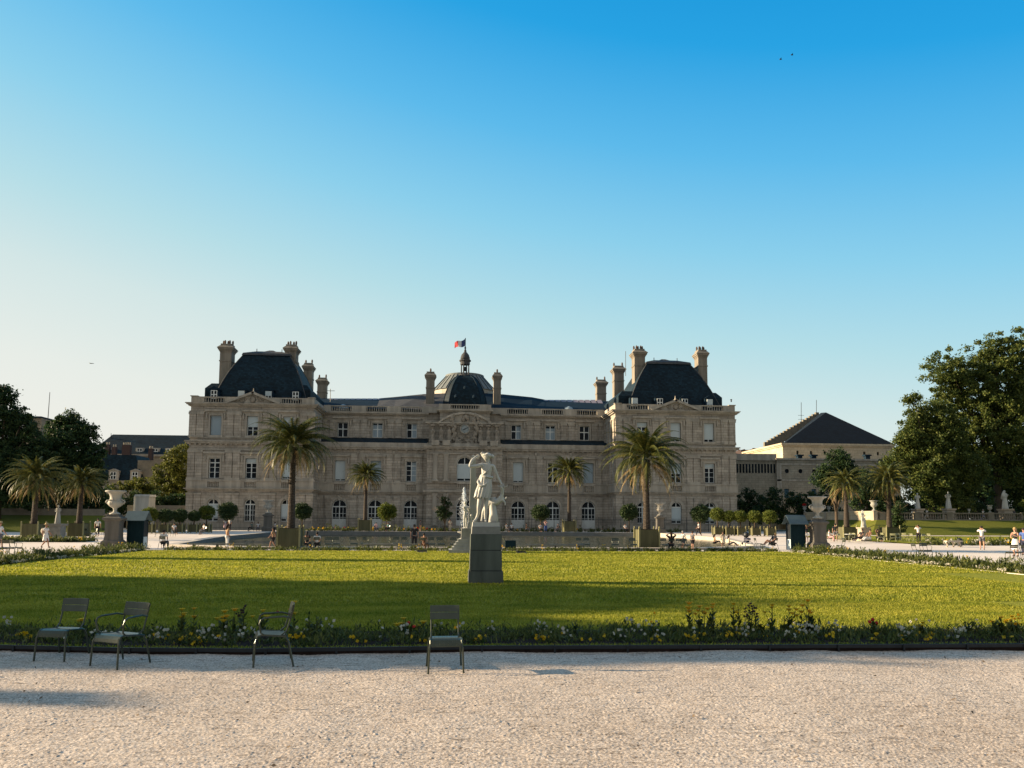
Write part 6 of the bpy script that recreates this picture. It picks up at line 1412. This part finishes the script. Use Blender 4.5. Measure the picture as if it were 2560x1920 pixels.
p=W(113,1370); t=thing('backpack','pale rucksack on the back of the walking woman in the straw hat','backpack',p+Vector((-.2,0,1.0))); m=MB(); m.sphere((0,0,.12),.16,10,7,(.75,.95,1.2)); m.build('bag',cloth('cloth_cream',CL['cream']),t,smooth=True)
person(W(-3,1372),'person in cap and white top half cut by the left edge','walk',PI/2,1.7,'white','grey','l','straw','short')
person(PY(569,52.4),'woman in tan top and white trousers standing behind the left bench','stand',PI*.7,1.62,'tan','white','m','dark','long',fem=True)
person(PY(683,52.6),'woman in tan top, dark shorts, walking left of the big palm box','walk',-PI/2,1.42,'tan','black','m','dark','short',fem=True)
person(PY(1036,52.2),'man in black shirt standing with his back to the camera by the middle bench','stand',PI,1.68,'black','black','l','dark','long')
person(PY(1707,51.6),'man in white T shirt and cap bending before the basin corner','phone',PI*.62,1.34,'white','grey','l','grey','short')
person(PY(1731,51.8),'man in grey shirt and dark shorts at the basin corner','stand',PI*.6,1.32,'grey','black','l','brown','short')
person(W(1747,1341),'man in white shirt and dark trousers walking past the railing at the right','walk',-PI*.55,1.72,'white','black','l','dark','long')
person(PY(1807,57.2),'woman in pale dress with long dark hair at the right basin corner','stand',0,1.2,'cream','cream','m','brown','dress',fem=True)
person(W(2017,1356),'woman in black top and white shorts seen from behind, between hut and urn','armsup',PI,1.62,'black','white','m','brown','short',fem=True)
person(W(2089,1352),'man in dark shirt with back turned, right of the urn','stand',PI*.9,1.7,'black','grey','l','dark','short')
person(W(2297,1358),'woman in white blouse and black skirt taking a photograph, right of the palms','photo',PI*.9,1.7,'white','black','l','brown','long')
person(W(2456,1374),'man in white T shirt and grey shorts photographing, on the right path','photo',PI*.8,1.76,'white','grey','l','dark','short')
person(W(2540,1391),'woman in black top and long white skirt near the right edge','phone',-PI*.4,1.74,'black','white','l','blond','skirt',sleeve=False,fem=True)
person(W(2562,1388),'man in pale shirt cut by the right edge','stand',-PI*.4,1.7,'blue','navy','l','dark','long')
person(W(243,1340),'person in white and dark clothes standing behind the left urn pedestal','stand',.5,1.75,'white','black','l','dark','long')
person(PY(1125,107.5),'man with pale shirt and backpack before the railing, left of the fountain','stand',0,1.7,'cream','cream','l','dark','long')
person(PY(1051,107.5),'small standing person in grey against the pale railing','stand',1.2,1.6,'grey','tan','m','dark','long')
person(PY(1364,106.5),'woman in pink top and blue jeans photographing beyond the basin','photo',0,1.7,'pink','blue','l','brown','long',fem=True)
person(PY(563,108),'woman in white shirt in front of the railing, left of a pair','stand',.4,1.7,'white','pink','m','dark','skirt',fem=True)
person(PY(574,108.4),'person in white shirt right behind her companion at the railing','stand',-.4,1.72,'white','black','l','brown','long')
person(PY(2344-25,107.8)+Vector((0,0,TZ-.35)),'person in white on the terrace walking behind the balustrade','walk',-1.5,1.7,'white','white','l','dark','long')
person(PY(2460,109)+Vector((0,0,TZ-.35)),'distant person in pale shirt on the terrace right of the round shrub','walk',1.5,1.7,'white','denim','l','grey','long')
person(PY(2538,109)+Vector((0,0,TZ-.35)),'distant person on the terrace right of the largest robed statue','stand',1.5,1.7,'grey','cream','l','brown','long')
person(PY(168,107.5)+Vector((0,0,TZ-.35)),'distant person in bright blue on the left terrace','stand',1.5,1.65,'blue','grey','l','dark','long')
person(PY(218,107.5)+Vector((0,0,TZ-.35)),'distant person in white on the left terrace','stand',-1,1.65,'white','grey','l','dark','long')
# boy statues on the stepped base
st=thing('statue','sunlit stone statue of a standing boy on the stepped base','statue',Vector((AX(1163,Yb-.3,1330),Yb-.3,1.5)))
simplefig(st,M['marble'],1.55,'phone'); st.rotation_euler=(0,0,.9); MB().sphere((0,.01,1.5),.1,10,7).build('hair',M['marble'],st,smooth=True)
st=thing('statue','small stone child figure beside the boy statue','statue',Vector((AX(1178,Yb-.45,1330),Yb-.45,1.5))); simplefig(st,M['marble'],.8,'stand'); MB().sphere((0,0,.76),.075,9,6).build('hair',M['marble'],st,smooth=True)
def robed(px,Y,z,h,label,pedh,pw,plabel,mat,rz=0,veil=True,ped=None,rw=.82):
    b=PY(px,Y); b.z=z; t=thing('statue_pedestal',plabel,'pedestal',b); m=MB(); m.lathe([(pw*.56,0),(pw*.56,pedh*.12),(pw*.48,pedh*.18),(pw*.46,pedh*.82),(pw*.56,pedh*.88),(pw*.58,pedh)],(0,0,0),sq=True); m.build('block',ped or M['pier'],t)
    s=thing('statue',label,'statue',b+Vector((0,0,pedh)),rz); k=h/1.72; J=joints(h,'phone'); ix={q:i for i,q in enumerate(J)}
    skin('figure',[J[q] for q in J],[(ix[a],ix[c_]) for a,c_ in EDGES],mat,s,1,extra=lambda m:(fingers(m,J['wl'][:3],J['hl'][:3],k),fingers(m,J['wr'][:3],J['hr'][:3],k)))
    m=MB(); m.add(*drape([(0,0,z_*k,a_*k*rw,b_*k*rw) for z_,a_,b_ in((1.45,.22,.15),(1.25,.25,.18),(1.0,.2,.17),(.7,.26,.22),(.3,.3,.26),(0,.33,.29))],9,px,.17)); m.build('robe',mat,s,smooth=True)
    m=MB(); m.sphere((0,.02,1.62*k),.1*k,10,7); 
    if veil: m.tube([(0,.05,1.62*k),(0,.13*k,1.35*k),(0,.2*k,.9*k)],[.1*k,.17*k,.2*k],10)
    m.build('veil' if veil else 'hair',mat,s,smooth=True)
robed(143,74,gz(74),1.72,'pale robed statue between the two left palms',1.3,1.1,'low pedestal of the robed statue between the left palms',M['marble_old'],ped=M['pedtop'],veil=False,rw=.72)
robed(2297,108.5,TZ,2.3,'slim bright statue on the terrace, leftmost of three',1.7,1.2,'pedestal of the leftmost terrace statue',M['marble'],-.6,veil=False,rw=.72)
robed(2374,108.5,TZ,2.5,'robed terrace statue between two slim trunks, middle of three',1.75,1.3,'scroll sided pedestal of the middle terrace statue',M['marble'],-.8,veil=False,rw=.78)
robed(2516,108.0,TZ,2.75,'largest robed terrace statue, rightmost of three',1.75,1.4,'pedestal of the rightmost terrace statue',M['marble'],.1)
# two figure group on the right
b=PY(2159,74); t=thing('statue_pedestal','pale pedestal of the two figure group between the right palms','pedestal',b); MB().lathe([(.52,0),(.52,.15),(.42,.22),(.4,1.15),(.5,1.22),(.5,1.32)],(0,0,0),sq=True).build('block',M['pier'],t)
s=thing('statue','marble group of two entwined figures between the right palms','statue',b+Vector((0,0,1.32)),.5)
f1=simplefig(s,M['marble'],1.7,'phone'); f1.location=(-.12,0,0); f2=simplefig(s,M['marble'],1.75,'armsup'); f2.location=(.2,.12,0); f2.rotation_euler=(0,.1,.8)
MB().lathe([(.3,0),(.22,.4),(.2,.9),(.05,1.0)],(.28,.15,0),9).build('support',M['marble'],s,smooth=True)
# ================================================================ CHAIRS, BENCHES
def make_chair(label,arm=False,mat='chair',loc=(0,0,0),rz=0,group='green metal garden chairs'):
    t=thing('armchair' if arm else 'garden_chair',label,'chair',loc,rz,group); mt=M[mat]; w=.235 if arm else .205; zs=.43
    for sx in(-1,1):
        MB().tube([(sx*w,-.22,zs-.05),(sx*(w+.012),-.235,zs-.1),(sx*(w+.025),-.25,0)],[.0135]*3,7).build('leg',mt,t)
        MB().tube([(sx*w,.16,zs-.03),(sx*(w+.012),.2,zs-.1),(sx*(w+.03),.27,0)],[.0135]*3,7).build('leg',mt,t)
        fr=[(sx*w,-.22,zs-.05),(sx*w,-.2,zs-.01),(sx*w,-.15,zs+.005),(sx*w,.12,zs-.02),(sx*w,.16,zs-.03)]
        MB().tube(fr,.0135,7).build('side_rail',mt,t)
        MB().tube([(sx*(w-.02),.1,zs-.01),(sx*(w-.02),.17,zs+.05),(sx*(w-.02),.215,zs+.2),(sx*(w-.02),.26,zs+.39)],.0115,7).build('back_post',mt,t)
        if arm: MB().tube([(sx*(w-.01),.22,zs+.22),(sx*(w+.01),.12,zs+.245),(sx*(w+.03),-.12,zs+.235),(sx*(w+.035),-.17,zs+.21),(sx*(w+.03),-.19,zs+.15),(sx*(w+.005),-.17,zs+.04),(sx*w,-.13,zs+.01)],.012,8).build('armrest',mt,t)
    # seat: bent slats
    m=MB(); prof=[(-.235,zs-.085),(-.228,zs-.045),(-.2,zs-.008),(-.15,zs+.006),(-.02,zs-.008),(.08,zs-.014),(.15,zs-.006)]
    def strip(a,b_):
        V=[];n_=len(prof)
        for y,z in prof: V+= [(a,y,z+.005),(b_,y,z+.005),(b_,y,z-.004),(a,y,z-.004)]
        fs=[]
        for i in range(n_-1):
            for k in range(4): fs.append((i*4+k,i*4+(k+1)%4,(i+1)*4+(k+1)%4,(i+1)*4+k))
        m.add(V,fs+[(3,2,1,0),((n_-1)*4,(n_-1)*4+1,(n_-1)*4+2,(n_-1)*4+3)])
    ns=7
    for i in range(ns): a=lerp(-w+.012,w-.012,i/ns); b_=lerp(-w+.012,w-.012,(i+1)/ns)-.002; strip(a,b_)
    m.build('seat',mt,t)
    m=MB(); nb_=2
    for i in range(nb_):
        za=zs+.215+i*.095; zb=za+.088
        V=[];K=6
        for q in range(K+1):
            x=lerp(-w+.005,w-.005,q/K); c_=.03*(1-(2*q/K-1)**2)
            for z in(za,zb): y=.2+(z-zs-.2)*.22+c_; V+=[(x,y-.004,z),(x,y+.006,z)]
        fs=[]
        for q in range(K): a=q*4; fs+=[(a,a+4,a+6,a+2),(a+1,a+3,a+7,a+5),(a+2,a+6,a+7,a+3),(a,a+1,a+5,a+4)]
        fs+=[(0,2,3,1),(K*4,K*4+1,K*4+3,K*4+2)]; m.add(V,fs)
    m.build('backrest',mt,t,smooth=False); return t
c_side=make_chair('front side chair facing the camera, its back corner catching sun, right of the others',loc=G(1112,1684)+Vector((0,.22,.0)),rz=.06,group=None)
c_arm=make_chair('armchair with sunlit seat turned towards the camera, second from the left',True,loc=G(272,1672)+Vector((.05,.22,0)),rz=-.5,group=None)
dup(c_side,loc=G(143,1652)+Vector((0,.12,0)),rz=-.2,label='shaded side chair half lost against the lawn, leftmost of the near chairs')
dup(c_arm,loc=G(676,1664)+Vector((0,.1,0)),rz=-1.32,label='armchair seen from the side facing left, third of the near chairs')
CH=dict(g='green garden chairs beside the basin')
lt=make_chair('light green chair before the planter of the second right palm',mat='chair_lt',loc=PY(2223-14,73),rz=1.9,group='light green chairs on the right')
la=make_chair('light green armchair right of the walking couple, by the second right planter',True,mat='chair_lt',loc=PY(2262,72.4),rz=2.2,group='light green chairs on the right')
def put(src,px,Y,rz,label,group,k=1.0): return dup(src,loc=PY(px,Y),rz=rz,label=label,group=group,scale=k)
G1='dark chairs between the far bed and the basin'
for px,Y,rz,a,lb in((768,51.6,3.0,0,'chair of the left seated person right of the palm box'),(793,51.6,3.2,0,'chair of the white shirted seated person right of the palm box'),(822,51.2,.1,1,'armchair holding a dark bag, left of the middle bench'),(841,51.3,.2,0,'chair next to the one holding a dark bag'),
  (884,52,.3,1,'lone armchair before the water, left end of the middle bench'),(912,52,-.2,0,'chair behind the left end of the middle bench'),(990,52.4,0,0,'chair behind the middle bench, left of the man in black'),(1012,52.4,.2,0,'chair just left of the man in black'),
  (1060,51.4,2.8,1,'armchair of the seated person in brown'),(1079,51.5,.1,0,'chair right of the person in brown'),(1102,51.5,.3,1,'armchair left of the stepped monument'),(1133,51.5,0,0,'chair next to the stepped monument'),
  (1449,51.8,.2,0,'left chair of the pair over the third bench'),(1466,51.8,-.1,0,'right chair of the pair over the third bench'),(1503,51.6,1.2,0,'chair turned sideways right of the third bench'),(1538,51.6,-.2,1,'armchair before the water right of the third bench'),(1582,51.5,0,1,'armchair just left of the right palm box'),
  (1660,51.3,0,0,'chair just right of the right palm box'),(1678,51.2,3.0,0,'chair of the woman holding her arms behind her head'),(1713,51.2,.1,0,'dark chair before the man in the white T shirt'),(1699,51.3,.1,0,'dark chair left of the man in the white T shirt'),
  (410,52.3,3.1,0,'chair of the lone person sitting right of the left hut')):
    put(c_arm if a else c_side,px,Y,rz,lb,G1)
G2='chairs on the right gravel area'
for px,py,rz,a,lb in((1895,1374,1.5,0,'chair with the resting feet of the man sitting near the right hut'),(1932,1374,-1.35,1,'armchair of the man with raised legs near the right hut'),(2101,1379,-1.6,0,'lone side chair facing right, right of the urn pedestal'),
  (2291,1394,1.6,0,'left chair of the trio beyond the right bed'),(2312,1394,0,1,'armchair of the trio beyond the right bed'),(2527,1400,3.0,0,'dark chair near the right edge beside the woman in white skirt'),(2552,1400,3.1,0,'second dark chair at the right edge')):
    put(c_arm if a else c_side,px,P(px,py).y,rz,lb,G2)
r_=random.Random(2)
for i,(px,lb) in enumerate(((2070,'behind the man in dark shirt'),(2102,'left of the first right planter'),(2118,'at the small round table'),(2138,'right of the small round table'),(2150,'left of the reclining pair'),(2200,'right of the reclining pair'),(2232,'under the second right planter'),(2246,'second under the second right planter'),(2270,'left of the photographing woman'),(2283,'just behind the photographing woman'),(2313,'right of the photographing woman'),(2325,'at the left end of the right bed'))):
    put(la if i%3==0 else lt,px,70+r_.uniform(-1.5,2.5),r_.uniform(0,6.2),'light green chair '+lb,'light green chairs on the right')
for i,(px,lb) in enumerate(((22,'nearest chair in the left group by the edge of the picture'),(42,'chair turned away beside the nearest left one'),(3,'chair cut by the left edge of the picture'))):
    put(c_arm if i==1 else c_side,px,P(px,1389).y,(3.1,2.6,1.2)[i],lb,'chairs on the left gravel area')
for i,(px,lb) in enumerate(((222,'in the shade right of the second left planter'),(236,'next to the person behind the left urn'),(262,'right behind the left urn pedestal'),(395,'in the shade left of the palace corner'),(430,'in the shade by the clipped trees'))):
    put(c_side,px,76+i,r_.uniform(0,6),'dark chair '+lb,'shaded chairs at the left')
def bench(xa,xb,Y,label,z=.42,group='long backless park benches'):
    A=PY(xa,Y); B=PY(xb,Y); c_=(A+B)/2; w=(B.x-A.x)/2; t=thing('park_bench',label,'bench',c_,group=group)
    m=MB()
    for i in range(4): m.box(-w,w,-.2+i*.105,-.2+i*.105+.09,z-.09,z)
    m.build('seat',M['bench'],t)
    for x in(-w+.35,0,w-.35): m=MB(); m.box(x-.06,x+.06,-.17,.19,0,z-.091,.02); m.build('leg',M['iron'],t)
    return t
bench(472,617,50.9,'long dark bench at the left below the standing woman'); bench(909,1051,51,'long bench in the middle, before the man in black'); bench(1315,1461,50.9,'long bench right of the tall pedestal')
# stone bench + bin
b=P(2384,1367); t=thing('stone_bench','pale stone bench with scroll legs on the right path','bench',b); w=.68
MB().box(-w,w,-.22,.22,.4,.5).build('seat',M['benchstone'],t)
for x in(-w+.12,-.02,w-.12): m=MB(); m.tube([(x-.03,0,0),(x+.06,0,.1),(x+.02,0,.22),(x-.06,0,.32),(x-.03,0,.4)],[.09,.06,.055,.07,.1],8); m.build('leg',M['benchstone'],t)
b=P(2400,1366); t=thing('waste_bin','dark green waste bin beside the stone bench','bin',b); MB().lathe([(.17,0),(.19,.5),(.2,.55)],(0,0,0),12).build('body',M['iron'],t); MB().lathe([(.21,.55),(.2,.6),(.06,.68)],(0,0,0),12).build('lid',M['iron'],t)
b=PY(2122,71); t=thing('round_table','small round pale table among the light green chairs','table',b); MB().lathe([(.4,.7),(.4,.73)],(0,0,0),18).build('tabletop',M['white'],t); MB().lathe([(.22,0),(.03,.03),(.03,.7)],(0,0,0),10).build('stand',M['chair_lt'],t)
# green folded cart right of the pedestal
b=PY(1276,51); t=thing('utility_cart','blue green box cart standing right of the tall pedestal','cart',b); MB().box(-.36,.36,-.25,.25,.16,.66,.02).build('box',M['kiosk'],t)
for sx in(-1,1): MB().tube([(sx*.3,-.3,.1),(sx*.3,-.24,.1)],.1,12).build('wheel',M['iron'],t)
MB().tube([(-.38,0,.55),(-.5,0,.8),(-.5,0,.84)],.015,6).build('handle',M['chair_lt'],t)
# stroller
b=P(1868,1362); t=thing('stroller','black pushchair with hood parked at the right basin corner','stroller',b,.3)
m=MB(); m.sphere((0,.1,.82),.26,12,8,(.85,1,1)); m.build('hood',M['iron'],t,smooth=True)
MB().box(-.19,.19,-.25,.2,.42,.56,.02).build('seat',cloth('cloth_navy',CL['navy']),t); MB().box(-.16,.16,-.1,.22,.2,.36).build('basket',cloth('cloth_navy',CL['navy']),t)
m=MB()
for sx in(-1,1): m.tube([(sx*.22,-.35,.1),(sx*.2,0,.45),(sx*.2,.35,1.0)],.015,6); m.tube([(sx*.2,.35,.1),(sx*.2,0,.5)],.015,6)
m.tube([(-.2,.35,1.0),(.2,.35,1.0)],.02,6); m.build('frame',M['zinc'],t)
for sx in(-1,1):
    for y in(-.35,.35): MB().tube([(sx*.22-.02,y,.1),(sx*.22+.02,y,.1)],.1,12).build('wheel',M['iron'],t)
# seated people
def sit(px,Y,label,rz,pose='sit',z=0,**k): 
    q=PY(px,Y); q.z+=z; person(q,label,pose,rz,**k)
sit(768,51.6,'person with dark hair seated with back to the camera right of the palm box',3.0,top='black',legs='black',h=1.6,fem=True)
sit(793,51.6,'person in white shirt seated with back to the camera right of the palm box',3.2,top='white',legs='black',h=1.55)
sit(410,52.3,'person in white shirt sitting alone right of the left hut',3.1,top='white',legs='black',h=1.66)
sit(1060,51.4,'person in brown shirt sitting beside the man in black',2.6,top='brown',legs='brown',h=1.5)
sit(1678,51.2,'dark haired woman sitting with arms behind her head right of the palm box',3.0,'sitarms',top='black',legs='black',h=1.66,skin_='m',fem=True)
sit(1932,P(1932,1374).y,'bald tanned man in dark shirt sitting with legs up near the right hut',-1.35,'legsup',top='black',legs='black',length='short',hair='blond',skin_='m',h=1.66)
sit(1786,66,'dark haired woman sitting on the basin rim, left of the woman in pale dress',1.4,'sitfloor',z=-.32,top='tan',legs='black',h=1.5,fem=True)
sit(1822,63,'person with dark hair lounging on the basin rim, right of the pale dress',1.3,'sitfloor',z=-.32,top='cream',legs='grey',h=1.5,fem=True)
sit(2152,69.5,'person in black reclining in a chair, left of the pair by the right planter',-1.2,'recline',top='black',legs='black',h=1.7)
sit(2172,69,'person in pale blue trousers reclining in a chair by the right planter',-1.2,'recline',top='brown',legs='white',h=1.7)
sit(2194,71.5,'person stretching arms behind head at the right planter',.4,'sitarms',top='brown',legs='black',skin_='m',h=1.65,fem=True)
sit(2073,72,'person in white and pink sitting behind the right urn',.9,top='white',legs='pink',h=1.6)
for i,(px,tp,lb) in enumerate(((629,'teal','left of two people sitting before the railing by the far left urn'),(645,'white','right of two people sitting before the railing by the far left urn'),(687,'white','person sitting right behind the far left urn'),(940,'pink','person in pink sitting beyond the basin left of the round tree'),(970,'teal','person in pale blue sitting under the round clipped tree'),
  (1266,'white','person in white sitting beyond the basin just right of the statue'),(1279,'white','second white shirted person sitting right of the statue'),(1316,'brown','dark haired person sitting beyond the basin under the arched door'),(1351,'white','person in white sitting low before the dark clipped tree'),(1395,'black','person in black sitting right of the photographing woman in jeans'),
  (1563,'white','person in white sitting left of the right palm box beyond the basin'),(510,'white','person in white sitting in the shade at the palace corner'),(435,'white','person sitting in the shade by the clipped trees at the left'))):
    q=106+(i%3)*.5 if px>600 else 88; sit(px,q,lb,(i*1.7)%3-1.5,top=tp,legs='grey' if i%2 else 'black',h=1.66)
    dup(c_side,loc=PY(px,q),rz=(i*1.7)%3-1.5,label='chair of the '+lb.replace('left of two people','first of two people').replace('right of two people','second of two people'),group='chairs beyond the basin')
# ---- fountain jet
b=Vector((AX(1159,76,1330),76,-.08)); t=thing('fountain','white water jet spraying up from the middle of the basin','fountain',b)
MB().lathe([(.5,0),(.45,.25),(.2,.35),(.15,.7),(.6,.85),(.62,.92),(.1,.95)],(0,0,0),14).build('bowl',M['marble_old'],t,smooth=True)
rs=np.random.RandomState(9); n_=1900; f=rs.rand(n_)**.5; zt=AZ(1159,1218,76)+.08; zz=.95+f*(zt-.95); sp=.05+.22*np.sin(np.pi*np.clip(f,0,1)**.8); a=rs.uniform(0,6.28,n_); rr=np.abs(rs.normal(size=n_))*sp
Pw=np.stack([rr*np.cos(a),rr*np.sin(a),zz-rr*.8],-1); u=rs.normal(size=(n_,3))*.024; v=rs.normal(size=(n_,3))*.024
q=N('spray'); q.b.inputs['Base Color'].default_value=(.8,.85,.88,1); q.b.inputs['Roughness'].default_value=.3; tr=q.n('BsdfTranslucent'); tr.inputs[0].default_value=(.8,.85,.88,1); mx=q.n('MixShader'); mx.inputs[0].default_value=.5; q.l(q.b.outputs[0],mx.inputs[1]); q.l(tr.outputs[0],mx.inputs[2]); q.l(mx.outputs[0],q.o.inputs[0])
npmesh('water_spray',np.stack([Pw-u,Pw-v,Pw+u,Pw+v],1).reshape(-1,3),None,q.m,t)
# ---- birds and a distant aircraft
def bird(px,py,Y,label):
    p=at(px,py,Y); t=thing('bird',label,'bird',p,group='two birds high in the sky'); m=MB(); m.sphere((0,0,0),.13,8,6,(2.2,1,1)); m.build('body',M['iron'],t,smooth=True)
    m=MB()
    for s_ in(-1,1): m.add([(-.1,0,.03),(.14,0,.03),(.05,s_*.35,.16),(-.08,s_*.5,.1)],[(0,1,2,3)])
    m.build('wings',M['iron'],t)
bird(1951.5,148,150,'lower left one of the two small dark birds'); bird(1980,137,150,'upper right one of the two small dark birds')
p=at(229,908.5,2500); t=thing('aircraft','tiny grey aircraft low in the sky at the left','aircraft',p); MB().sphere((0,0,0),1.6,10,8,(5,1,.7)).build('fuselage',M['marble'],t,smooth=True); m=MB(); m.add([(-2,0,0),(2.5,0,0),(-3,9,.4),(-5,9,.4),(-3,-9,.4),(-5,-9,.4)],[(0,1,2,3),(0,5,4,1)]); m.build('wings',M['marble'],t)
# ================================================================ TREES OUTSIDE THE PICTURE (their shadows fall on the lawn; slim columns added for shadow strips)
def shade_tree(tipX,tipY,h,r,label,seed,N_=9000,col=False):
    """tree whose shadow tip lands at (tipX,tipY)"""
    Ls=h/math.tan(R(SUN_EL)); x=tipX+Ls*SAX; y=tipY+Ls*SAY; zc=h-r
    t=thing('tree',label,'tree',(x,y,0),group='trees left of the picture'); r_=random.Random(seed)
    if col: lob=[(0,0,lerp(h*.18,h-r,i/7),r*(1-.05*i),r*(1-.05*i),h*.09) for i in range(8)]  # narrow stacked column, shaped to throw a thin strip of shadow
    else:
        lob=[(0,0,zc,r,r,r*.95)]
        for i in range(6): a=i*1.05; lob.append((r*.6*math.cos(a),r*.6*math.sin(a),zc+r_.uniform(-.4,.3)*r,r*.5,r*.5,r*.45))
    npmesh('crown',leaf_cloud(lob,N_,.28,min(1,r*.35),600,seed,.7),None,M['leafL'],t); limb_mesh((0,0,0),[l[:3] for l in lob],.3,seed).build('trunk',M['bark'],t,smooth=True)
shade_tree(8.1,18.6,17,3.5,'broad park tree outside the left edge, shading the middle of the lawn',51,26000)
shade_tree(1.0,16.6,15,3.2,'round park tree outside the left edge, nearer than the first',52,24000)
shade_tree(-3,21,15,3.0,'third broad park tree outside the left edge, beyond the first',57,20000)
shade_tree(2.5,13.9,13,1.3,'medium park tree outside the left edge, shading the near bed',54,14000)
for i,tx in enumerate((-5.8,-3.2,-.5,2.2,5.0,8.0,11)):  # unseen row added to cast the shade strip along the edging rail
    yb_=10.55+max(0,tx)*.06
    shade_tree(tx,yb_+.6,14,.95,'slim leafy column added for its shade, in a row outside the left edge, %s from the camera side'%('first','second','third','fourth','fifth','sixth','seventh')[i],60+i,16000,True)
shade_tree(-5.5,9.3,10,.3,'small slim tree added outside the left edge, shaped to shade the left gravel',55,5000,True)  # unseen, added for the shadow patch on the gravel
shade_tree(2.5,35.2,14,.9,'slim tree added outside the left edge, shaped to shade the far part of the lawn',56,14000,True)  # unseen, added for the thin shadow across the far lawn
shade_tree(-34,88,22,6,'big terrace tree outside the left edge, shading the left grass bank',71,20000)
shade_tree(-30,101,22,6,'second big terrace tree outside the left edge',72,20000)
